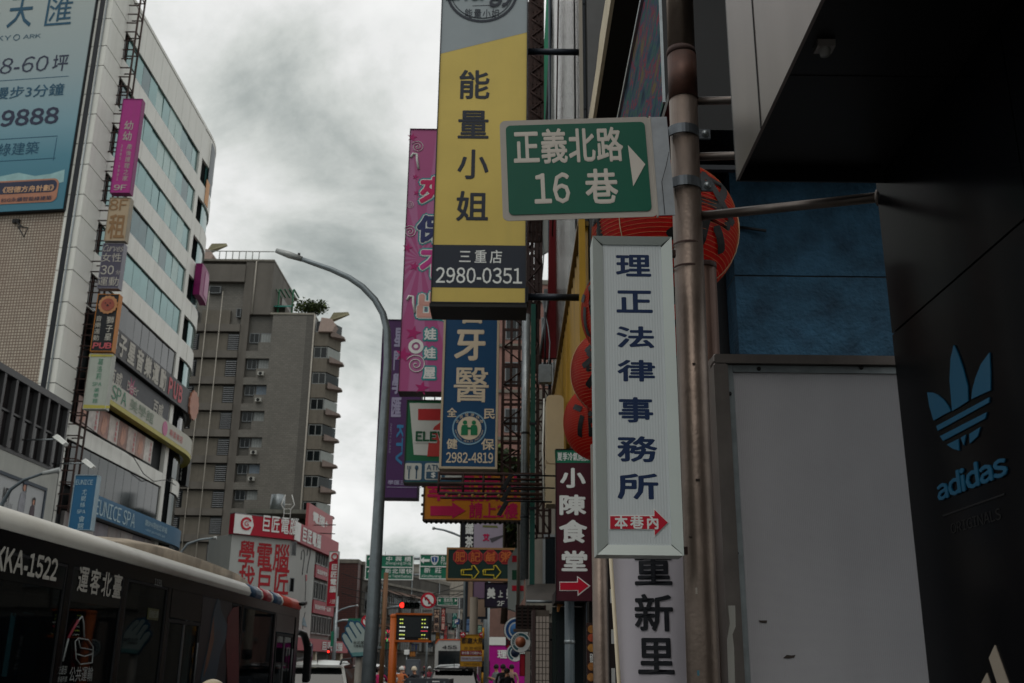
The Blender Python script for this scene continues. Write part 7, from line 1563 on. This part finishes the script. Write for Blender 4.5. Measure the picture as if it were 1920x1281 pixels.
# yellow street notice
F = Fr(0, 30); T = board('parking_notice', 'yellow parking price notice with dark characters and two red arrow discs', 30, (862, 1250), (908, 1190), .05, mat('notice_yellow', '#b8851f', .5, var=.08), mat('notice_edge', '#8a6418'), t=.01, cat='sign'); e_ = T.eps
T.text('都廳大院', (865,1207), (907,1196), INK, .015); T.text('20 30 45分', (870,1219), (903,1212), INK, .0)
T.flat('red_strip', [(864,1229),(905,1229),(905,1220),(864,1220)], mat('notice_red', '#7d1226')); T.text('新北第二行政中心', (866,1227), (903,1222), WLET, .01, 2); T.flat('white_strip', [(864,1240),(905,1240),(905,1231),(864,1231)], mat('notice_pale', '#a3a3ad')); T.text('建議先搶住站', (866,1237), (903,1233), mat('notice_brown', '#7a5048'), 0, 2); T.text('2993-8666', (869,1248), (899,1243), INK, .0)
for px, ln in ((868, -1), (904, 1)):
    x, z = T.xz(px, 1190.5); T.part('arrow_disc', MB().disc(x, z, .078, -e_*3, -e_*1.5, 20), REDP); T.part('disc_arrow', MB().tube([(x-.05, -e_*3.4, z), (x+.04, -e_*3.4, z)], .011, 4), WLET); T.part('disc_arrow', MB().tube([(x, -e_*3.4, z+.045), (x+.045, -e_*3.4, z), (x, -e_*3.4, z-.045)], .011, 4), WLET)
T = Thing('striped_post', 'slim yellow and black striped post beside the yellow notice', 'post', Fr(0, 29.9), Fr(0, 29.9).hit(905.5, 1230)[0], 0)
for i in range(9): T.part('stripe', MB().tube([(0, 0, i*.3), (0, 0, i*.3+.298)], .028, 10), BLACK if i % 2 else MATS['notice_yellow'])
# concrete pole behind, distant lamps and poles
T = Thing('utility_pole', 'pale round concrete utility pole beside the beige framed sign', 'pole', Fr(0, 34.5), Fr(0, 34.5).hit(888, 1170)[0], 0)
T.part('shaft', MB().tube([(0, 0, 0), (0, 0, Fr(0, 34.5).hit(888, 1120)[1])], [.15, .13], 12), mat('pale_concrete_pole', '#7f766a', .8, streak=.3)); T.part('band', MB().lathe([(.15, 1.8), (.16, 1.8), (.16, 2.1), (.15, 2.1)], n=12), BLACK)
def lamp2(label, Y, base, pts, r=.07):
    F_ = Fr(0, Y); T_ = Thing('street_lamp', label, 'street lamp', F_, F_.hit(*base)[0], 0, 'street lamps further down the street'); q = [(T_.xz(a, b)[0], 0, T_.xz(a, b)[1]) for a, b in pts]
    T_.part('pole', MB().tube([(0, 0, 0)]+q, [r*1.5]+[r*(1-.5*i/len(q)) for i in range(len(q))], 8), LP); T_.part('lamp_head', MB().tube([q[-1], (q[-1][0]+(q[-1][0]-q[-2][0])*.25, 0, q[-1][2]+(q[-1][2]-q[-2][2])*.25)], r*1.1, 8), MATS['lamp_head_pale'])
lamp2('thin lamp arm poking out left of the black and lilac sign', 36, (872, 1200), [(872, 1080), (868, 1008), (850, 1000), (832, 994), (815, 991)], .05)
lamp2('slim street lamp with a raised arm behind the red vertical sign', 60, (628, 1200), [(627, 1165), (629, 1150), (640, 1143), (655, 1138), (668, 1136)], .06)
lamp2('pale lamp arm rising over the bus roof in front of the tower', 50, (335, 1200), [(336, 1040), (352, 1020), (375, 1012), (400, 1009)], .07)
T = Thing('signal_mast', 'grey signal mast with a curved bracket arm, green name plate and red lamp', 'mast', Fr(0, 48), Fr(0, 48).hit(627, 1220)[0], 0)
za = T.xz(627, 1118)[1]; T.part('mast', MB().tube([(0, 0, 0), (0, 0, za)], [.1, .05], 10), GREYST); T.part('arm', MB().tube([(0, 0, T.xz(627,1176)[1]), (T.xz(632,1166)[0], 0, T.xz(632,1166)[1]), (T.xz(643,1163)[0], 0, T.xz(643,1163)[1]), (T.xz(690,1163)[0], 0, T.xz(690,1163)[1])], .05, 8), GREYST)
T.pbox('name_plate', (620, 1212), (627, 1184), -.1, -.06, HG); T.pbox('signal_box', (613, 1228), (620, 1216), -.1, .1, BLACK); x, z = T.xz(616.5, 1222); T.part('red_lamp', MB().disc(x, z, .05, -.13, -.101, 12), MATS['signal_red']); T.pbox('name_plate', (653, 1170), (678, 1160), -.1, -.06, HG); T.pbox('control_box', (626, 1196), (634, 1176), .02, .3, GREYST)
T = Thing('no_left_turn_sign', 'red no-turn sign partly behind the lamp post, over the hand sign', 'road sign', Fr(0, 47), Fr(0, 47).hit(688, 1165)[0], Fr(0, 47).hit(688, 1165)[1])
T.part('disc', MB().disc(0, 0, .26, 0, .03), REDP); T.part('white_field', MB().disc(0, 0, .17, -.02, -.001), WLET); T.part('slash', MB().poly([(-.15, .11), (-.11, .15), (.15, -.11), (.11, -.15)], -.035, -.021), REDP); T.part('arrow', MB().poly([(.03, -.1), (.03, .03), (-.1, .08), (-.06, -.02), (0, -.02), (0, -.1)], -.032, -.021), INK); T.part('plate', MB().box(-.27, .27, 0, .03, -.5, -.3), MATS['grey_plate'])
T = Thing('firework_light', 'burst of small red and green lit tubes on the far side of the orange post', 'light', Fr(0, 60), Fr(0, 60).hit(727, 1192)[0], Fr(0, 60).hit(727, 1192)[1])
for k in range(11):
    a = R(k*33); T.part('lit_tube', MB().tube([(.12*math.cos(a), 0, .16*math.sin(a)), (.24*math.cos(a), 0, .32*math.sin(a))], .028, 5), led('tube_red', '#d03a50', .6) if k % 4 else led('tube_green', '#6fc070', .6))
T.part('hub', MB().disc(0, 0, .08, -.02, .04, 12), DARKST); T.part('pole', MB().tube([(0, .05, -T.z0), (0, .05, 0)], .03, 6), DARKST)
T = Thing('satellite_dish', 'dark round dish on the building corner above the distant bus', 'dish', Fr(0, 62), Fr(0, 62).hit(806, 1208)[0], Fr(0, 62).hit(806, 1208)[1]); T.part('bowl', MB().lathe([(0, .1), (.12, .06), (.2, -.02)], n=16, axis='y'), mat('dish_dark', '#1f2a33')); T.part('arm', MB().tube([(0, .1, 0), (0, .4, -.2)], .03, 5), DARKST)
# overhead cables
for k, (ya, yb, Yk, lab) in enumerate(((1100, 1085, 90, 'upper thin cable sagging across the far street'), (1112, 1104, 92, 'lower thin cable sagging across the far street'))):
    F = Fr(0, Yk); a, b = F.hit(640, ya), F.hit(900, yb); T = Thing('overhead_cable', lab, 'cable', F, a[0], a[1], 'cables over the far street'); w_ = b[0]-a[0]; h_ = b[1]-a[1]
    T.part('strand', MB().tube([(w_*i/10, 0, h_*i/10-1.2*math.sin(math.pi*i/10)) for i in range(11)], .03, 4), BLACK)
for k, (xa, ya, xb, yb, Yk, sg_, lab) in enumerate(((640, 1075, 960, 1105, 70, .8, 'cable running from the brick building to the salon signs'), (660, 1130, 870, 1108, 85, .9, 'low cable sagging behind the traffic light'), (1012, 420, 1030, 700, 18.5, .0, 'loose grey cable hanging down beside the dark red panel'), (700, 1098, 955, 1138, 60, .6, 'cable crossing behind the no-left-turn sign'))):
    F = Fr(0, Yk); a, b = F.hit(xa, ya), F.hit(xb, yb); T = Thing('overhead_cable', lab, 'cable', F, a[0], a[1], 'cables over the far street'); w_ = b[0]-a[0]; h_ = b[1]-a[1]
    T.part('strand', MB().tube([(w_*i/10+(.05*math.sin(i) if not sg_ else 0), 0, h_*i/10-sg_*math.sin(math.pi*i/10)) for i in range(11)], .022 if sg_ else .012, 4), BLACK if sg_ else GREYST)
T = Thing('street_cabinet', 'grey steel utility cabinet on the far pavement by the scooters', 'cabinet', Fr(0, 52), Fr(0, 52).hit(774, 1240)[0], 0); T.part('body', MB().bbox(-.35, .35, 0, .5, .1, 1.95, .03), mat('cabinet_grey', '#4c5258', .5)); T.part('door', MB().box(-.3, .3, -.02, -.002, .2, 1.85), mat('cabinet_door_grey', '#555b61', .5)); T.part('plinth', MB().box(-.38, .38, -.05, .55, 0, .1), CONC)
T = Thing('box_on_post', 'small white box on a thin post by the scooter riders', 'post box', Fr(0, 56), Fr(0, 56).hit(762, 1240)[0], 0); T.part('post', MB().tube([(0, 0, 0), (0, 0, 2.2)], .03, 6), GREYST); T.part('box', MB().bbox(-.13, .13, -.1, .1, 2.2, 2.45, .02), WHITE)
# ================================================================ people and scooters
def skin_body(name, joints, edges, radii, parent, mats, matfn, sub=1):
    me = bpy.data.meshes.new(name); me.from_pydata(joints, edges, [])
    o = bpy.data.objects.new(name, me); COL.objects.link(o)
    sk = o.modifiers.new('skin', 'SKIN'); sk.use_smooth_shade = True
    for i, r in enumerate(radii): me.skin_vertices[0].data[i].radius = (r, r) if not isinstance(r, tuple) else r; me.skin_vertices[0].data[i].use_root = (i == 0)
    ss = o.modifiers.new('sub', 'SUBSURF'); ss.levels = sub; ss.render_levels = sub
    dg = bpy.context.evaluated_depsgraph_get(); m2 = bpy.data.meshes.new_from_object(o.evaluated_get(dg)); bpy.data.objects.remove(o)
    for m in mats: m2.materials.append(m)
    for p in m2.polygons: p.material_index = matfn(p.center); p.use_smooth = True
    return obj(name, m2, parent)
SKIN = mat('skin', '#a9795f', .6, var=.05); HAIRM = mat('dark_hair', '#15110f', .7)
def person(label, X, Y, pose, shirt, trousers, yaw=0, hair=True, helmet=None, group='people in the street', z=0.0, s=1.0):
    T_ = Thing('person', label, 'person', Fr(X, Y, yaw), 0, z, group); T_.e.scale = (s, s, s)
    if pose == 'ride': hip = (0, .0, .78); ch = (0, .10, 1.12); nk = (0, .14, 1.32); hd = (0, .17, 1.47); kn = [(sx*.16, .42, .74) for sx in (-1, 1)]; ft = [(sx*.15, .40, .32) for sx in (-1, 1)]; to = [(sx*.15, .55, .27) for sx in (-1, 1)]; el = [(sx*.30, .28, 1.05) for sx in (-1, 1)]; ha = [(sx*.26, .55, 1.03) for sx in (-1, 1)]
    elif pose == 'phone': hip = (0, 0, .93); ch = (0, 0, 1.28); nk = (0, .0, 1.47); hd = (0, -.03, 1.62); kn = [(sx*.10, -.02, .5) for sx in (-1, 1)]; ft = [(sx*.11, .03, .08) for sx in (-1, 1)]; to = [(sx*.13, -.14, .04) for sx in (-1, 1)]; el = [(sx*.27, -.08, 1.12) for sx in (-1, 1)]; ha = [(sx*.10, -.32, 1.22) for sx in (-1, 1)]
    else: hip = (0, 0, .93); ch = (0, 0, 1.28); nk = (0, .02, 1.47); hd = (0, .02, 1.62); kn = [(-.1, -.1, .5), (.1, .08, .5)]; ft = [(-.11, .05, .08), (.11, -.18, .1)]; to = [(-.12, -.12, .04), (.13, -.32, .05)]; el = [(sx*.29, .02, 1.12) for sx in (-1, 1)]; ha = [(sx*.30, -.10, .88) for sx in (-1, 1)]
    J = [hip, tuple((Vector(hip)+Vector(ch))/2), ch, nk, hd]; Rr = [(.16, .12), (.15, .11), (.17, .11), .06, (.085, .1)]; E_ = [(0, 1), (1, 2), (2, 3), (3, 4)]
    for i, sx in enumerate((-1, 1)):
        n = len(J); sh = (sx*.20, ch[1], ch[2]+.12); J += [sh, el[i], ha[i]]; Rr += [.065, .045, .035]; E_ += [(2, n), (n, n+1), (n+1, n+2)]
        hd_ = Vector(ha[i]); dr = (hd_-Vector(el[i])).normalized()
        for q in range(4): n2 = len(J); J += [tuple(hd_+dr*(.09+.01*(q % 2))+Vector(((q-1.5)*.018, 0, 0)))]; Rr += [.010]; E_ += [(n+2, n2)]
        n2 = len(J); J += [tuple(hd_+dr*.04+Vector((-sx*.05, 0, .02)))]; Rr += [.011]; E_ += [(n+2, n2)]
        n = len(J); J += [(sx*.1, hip[1], hip[2]-.05), kn[i], ft[i], to[i]]; Rr += [.10, .065, .045, .04]; E_ += [(0, n), (n, n+1), (n+1, n+2), (n+2, n+3)]
    tm = mat('cloth_'+shirt[1:], shirt, .85, var=.15, scale=8); bm_ = mat('cloth_'+trousers[1:], trousers, .85, var=.15, scale=8)
    hv, kv = Vector(hip), [Vector(k_) for k_ in kn]
    def mf(c):
        if (c-Vector(hd)).length < .17 or c.z > nk[2]-.02: return 0
        if min((c-Vector(h_)).length for h_ in ha) < .2: return 0
        if c.z < hip[2]+.06: return 3 if c.z < .12 or (pose == 'ride' and c.z < .34) else 2
        return 1
    skin_body('body', J, E_, Rr, T_.e, [SKIN, tm, bm_, INK], mf)
    h = hd; fy = -1 if pose != 'ride' else 1
    T_.part('nose', MB().lathe([(0, .03), (.014, .0), (.012, -.012)], (h[0], h[1]+fy*.10, h[2]-.01), 6, 'y'), SKIN); T_.rep('eye', MB().lathe([(0, .01), (.01, 0), (0, -.01)], n=6), INK, [(h[0]+sx*.032, h[1]+fy*.093, h[2]+.02) for sx in (-1, 1)]); T_.part('mouth', MB().box(h[0]-.022, h[0]+.022, h[1]+fy*.095-.004, h[1]+fy*.095+.004, h[2]-.055, h[2]-.048), mat('lips', '#7d4238')); T_.rep('ear', MB().lathe([(0, .02), (.014, 0), (0, -.02)], n=6), SKIN, [(h[0]+sx*.092, h[1], h[2]) for sx in (-1, 1)])
    if helmet:
        hp_ = [(.128*math.cos(R(t)), .135*math.sin(R(t))) for t in range(-15, 91, 15)]; T_.part('helmet', MB().lathe(hp_, (h[0], h[1]-.0, h[2]+.015), 18), mat('helmet_'+helmet[1:], helmet, .25)); T_.part('visor', MB().add([(h[0]-.09, h[1]+.11, h[2]+.06), (h[0]+.09, h[1]+.11, h[2]+.06), (h[0]+.07, h[1]+.2, h[2]+.03), (h[0]-.07, h[1]+.2, h[2]+.03)], [(0, 1, 2, 3)]), BLACK)
    elif hair: T_.part('hair', MB().lathe([(.112*math.cos(R(t)), .125*math.sin(R(t))) for t in range(-25, 91, 15)], (h[0], h[1]+.018, h[2]+.02), 14), HAIRM)
    return T_
def scooter(label, X, Y, col, yaw=0, group='scooters in the street'):
    T_ = Thing('scooter', label, 'scooter', Fr(X, Y, yaw), 0, 0, group); m = mat('scooter_'+col[1:], col, .3, coat=.4, var=.05)
    def side(pts, w_): b = MB().poly([(y, z) for y, z in pts], -w_, w_, .02); b.v = [(v[1], v[0], v[2]) for v in b.v]; b.f = [f[::-1] for f in b.f]; return b
    T_.part('body', side([(-.55, .55), (-.5, .78), (-.15, .76), (.1, .62), (.12, .35), (-.3, .3)], .15), m); T_.part('seat', side([(-.6, .8), (-.55, .88), (-.1, .84), (.1, .78), (.08, .75), (-.5, .785)], .14), BLACK)
    T_.part('floor_board', side([(.1, .28), (.1, .34), (.45, .34), (.45, .28)], .15), BLACK); T_.part('front_shield', side([(.42, .3), (.46, .9), (.56, .98), (.62, .7), (.6, .35)], .17), m)
    T_.part('fork', MB().tube([(0, .55, .9), (0, .72, .28)], .03, 8), GREYST)
    T_.part('handlebar', MB().tube([(-.33, .42, 1.0), (-.1, .5, 1.02), (.1, .5, 1.02), (.33, .42, 1.0)], .02, 8), BLACK)
    for s_ in (-1, 1): T_.part('mirror_stem', MB().tube([(s_*.2, .48, 1.02), (s_*.27, .45, 1.2)], .008, 5), BLACK); T_.part('mirror', MB().lathe([(0, -.01), (.05, -.008), (.05, .01)], (s_*.28, .45, 1.23), 12, 'y'), BLACK)
    T_.part('headlight', MB().lathe([(0, .03), (.07, .01), (.08, -.03)], (0, .60, .86), 14, 'y'), WHITE); T_.part('tail_lamp', MB().bbox(-.08, .08, -.6, -.57, .62, .7, .01), MATS['tail_lamp_red']); T_.part('number_plate', MB().box(-.11, .11, -.66, -.65, .42, .56), WHITE)
    for y in (-.4, .72):
        w_ = T_.part('wheel', MB().lathe([(.15, -.05), (.24, -.045), (.26, 0), (.24, .045), (.15, .05)], (0, y, .26), 20, 'x'), MATS['tyre_rubber']); T_.part('rim', MB().lathe([(0, -.03), (.14, -.04), (.14, .04), (0, .03)], (0, y, .26), 14, 'x'), GREYST, w_)
    return T_
def rider(px, Y, shirt, tr, hel, col, lab, slab_, yaw=0):
    X = (px-955)/2012*Y; person(lab, X, Y, 'ride', shirt, tr, yaw, helmet=hel, z=.02); scooter(slab_, X, Y+.0, col, yaw)
rider(738+5, 55, '#b9bfc6', '#2a3346', '#1a1c20', '#5c6470', 'rider in white shirt and dark helmet right behind the orange post', 'grey scooter ridden by the white-shirted rider', 12)
rider(752, 50, '#b0643a', '#20222a', '#c8c6c0', '#23262c', 'rider in orange top and white helmet facing the stop line', 'black scooter under the orange-topped rider', -8)
rider(757, 58, '#3a2430', '#20222a', '#a87a72', '#3d2026', 'rider in dark top and pinkish helmet behind the orange-topped rider', 'dark red scooter behind the orange-topped rider')
rider(783, 46, '#15171c', '#3c5266', '#c9bda6', '#15181c', 'rider in black jacket, blue jeans and cream helmet beside the utility cabinet', 'black scooter of the rider in blue jeans', 60)
rider(806, 66, '#a34a58', '#8f949a', '#cfd2d0', '#9aa0a4', 'rider in red patterned top and white helmet near the distant bus', 'silver scooter near the distant bus', 180)
rider(712, 44, '#a01850', '#22242a', '#3a2c2c', '#26303a', 'rider in bright pink raincoat between the lamp post and the orange post', 'dark scooter under the pink raincoat', 0)
rider(722, 50, '#6d5a52', '#22242a', '#1c1c20', '#1d2a3c', 'rider in brown top and black helmet next to the pink raincoat', 'navy scooter next to the pink raincoat rider', 20)
rider(690, 40, '#8a7a78', '#22242a', '#c5c5c2', '#6b2030', 'rider in grey top and white helmet left of the lamp post', 'dark red scooter left of the lamp post', 5)
rider(681, 47, '#7d6a66', '#22242a', '#8c9296', '#2a2f36', 'rider in tan top and grey helmet behind the hand sign', 'grey-black scooter behind the hand sign', -15)
rider(797, 80, '#2a2c33', '#20222a', '#7a2f36', '#3a3c40', 'distant rider in charcoal top and dark red helmet', 'distant charcoal scooter beyond the traffic display', 170)
rr = random.Random(8)
for k, lab in enumerate(('parked white scooter nearest the utility cabinet', 'parked blue scooter second from the cabinet', 'parked red scooter in the middle of the parked row', 'parked black scooter with round mirrors by the arcade', 'parked grey scooter last in the row by the arcade')):
    scooter(lab, (700+k*14-955)/2012*(72+k*3), 72+k*3, ('#a9aaa8', '#23405f', '#7a1f26', '#17181a', '#5d6062')[k], rr.uniform(60, 110), 'scooters parked by the arcade')
X48 = lambda px, Y: (px-955)/2012*Y
person('woman in grey top looking at her phone before the magenta bus', X48(931, 44), 44, 'phone', '#6d7274', '#8a6f60', -60)
person('man in black shirt with grey hair seen from behind beside the phone user', X48(944, 42), 42, 'walk', '#0e0e10', '#16171b', 160)
person('seated child in black top in front of the round cafe signs', X48(951, 36), 36, 'walk', '#141519', '#1c1d22', 10, s=.92)
person('pedestrian in beige dress walking beneath the round cafe signs', X48(959, 45), 45, 'walk', '#8f7468', '#7d6258', -20)
# cream helmet close to the bus at the lower edge
F = Fr(0, 9); u, z = F.hit(388, 1283)
p_ = person('person in a cream helmet passing close beside the bus, only the helmet top showing', u, 9, 'ride', '#2b2d33', '#1f2126', 0, helmet='#a89a80', z=0)
dz = F.hit(388, 1270)[1]-(1.47+.165); p_.e.location.z += dz if dz > -.3 else 0
scooter('dark scooter under the rider in the cream helmet', u, 9, '#22252b', 0)
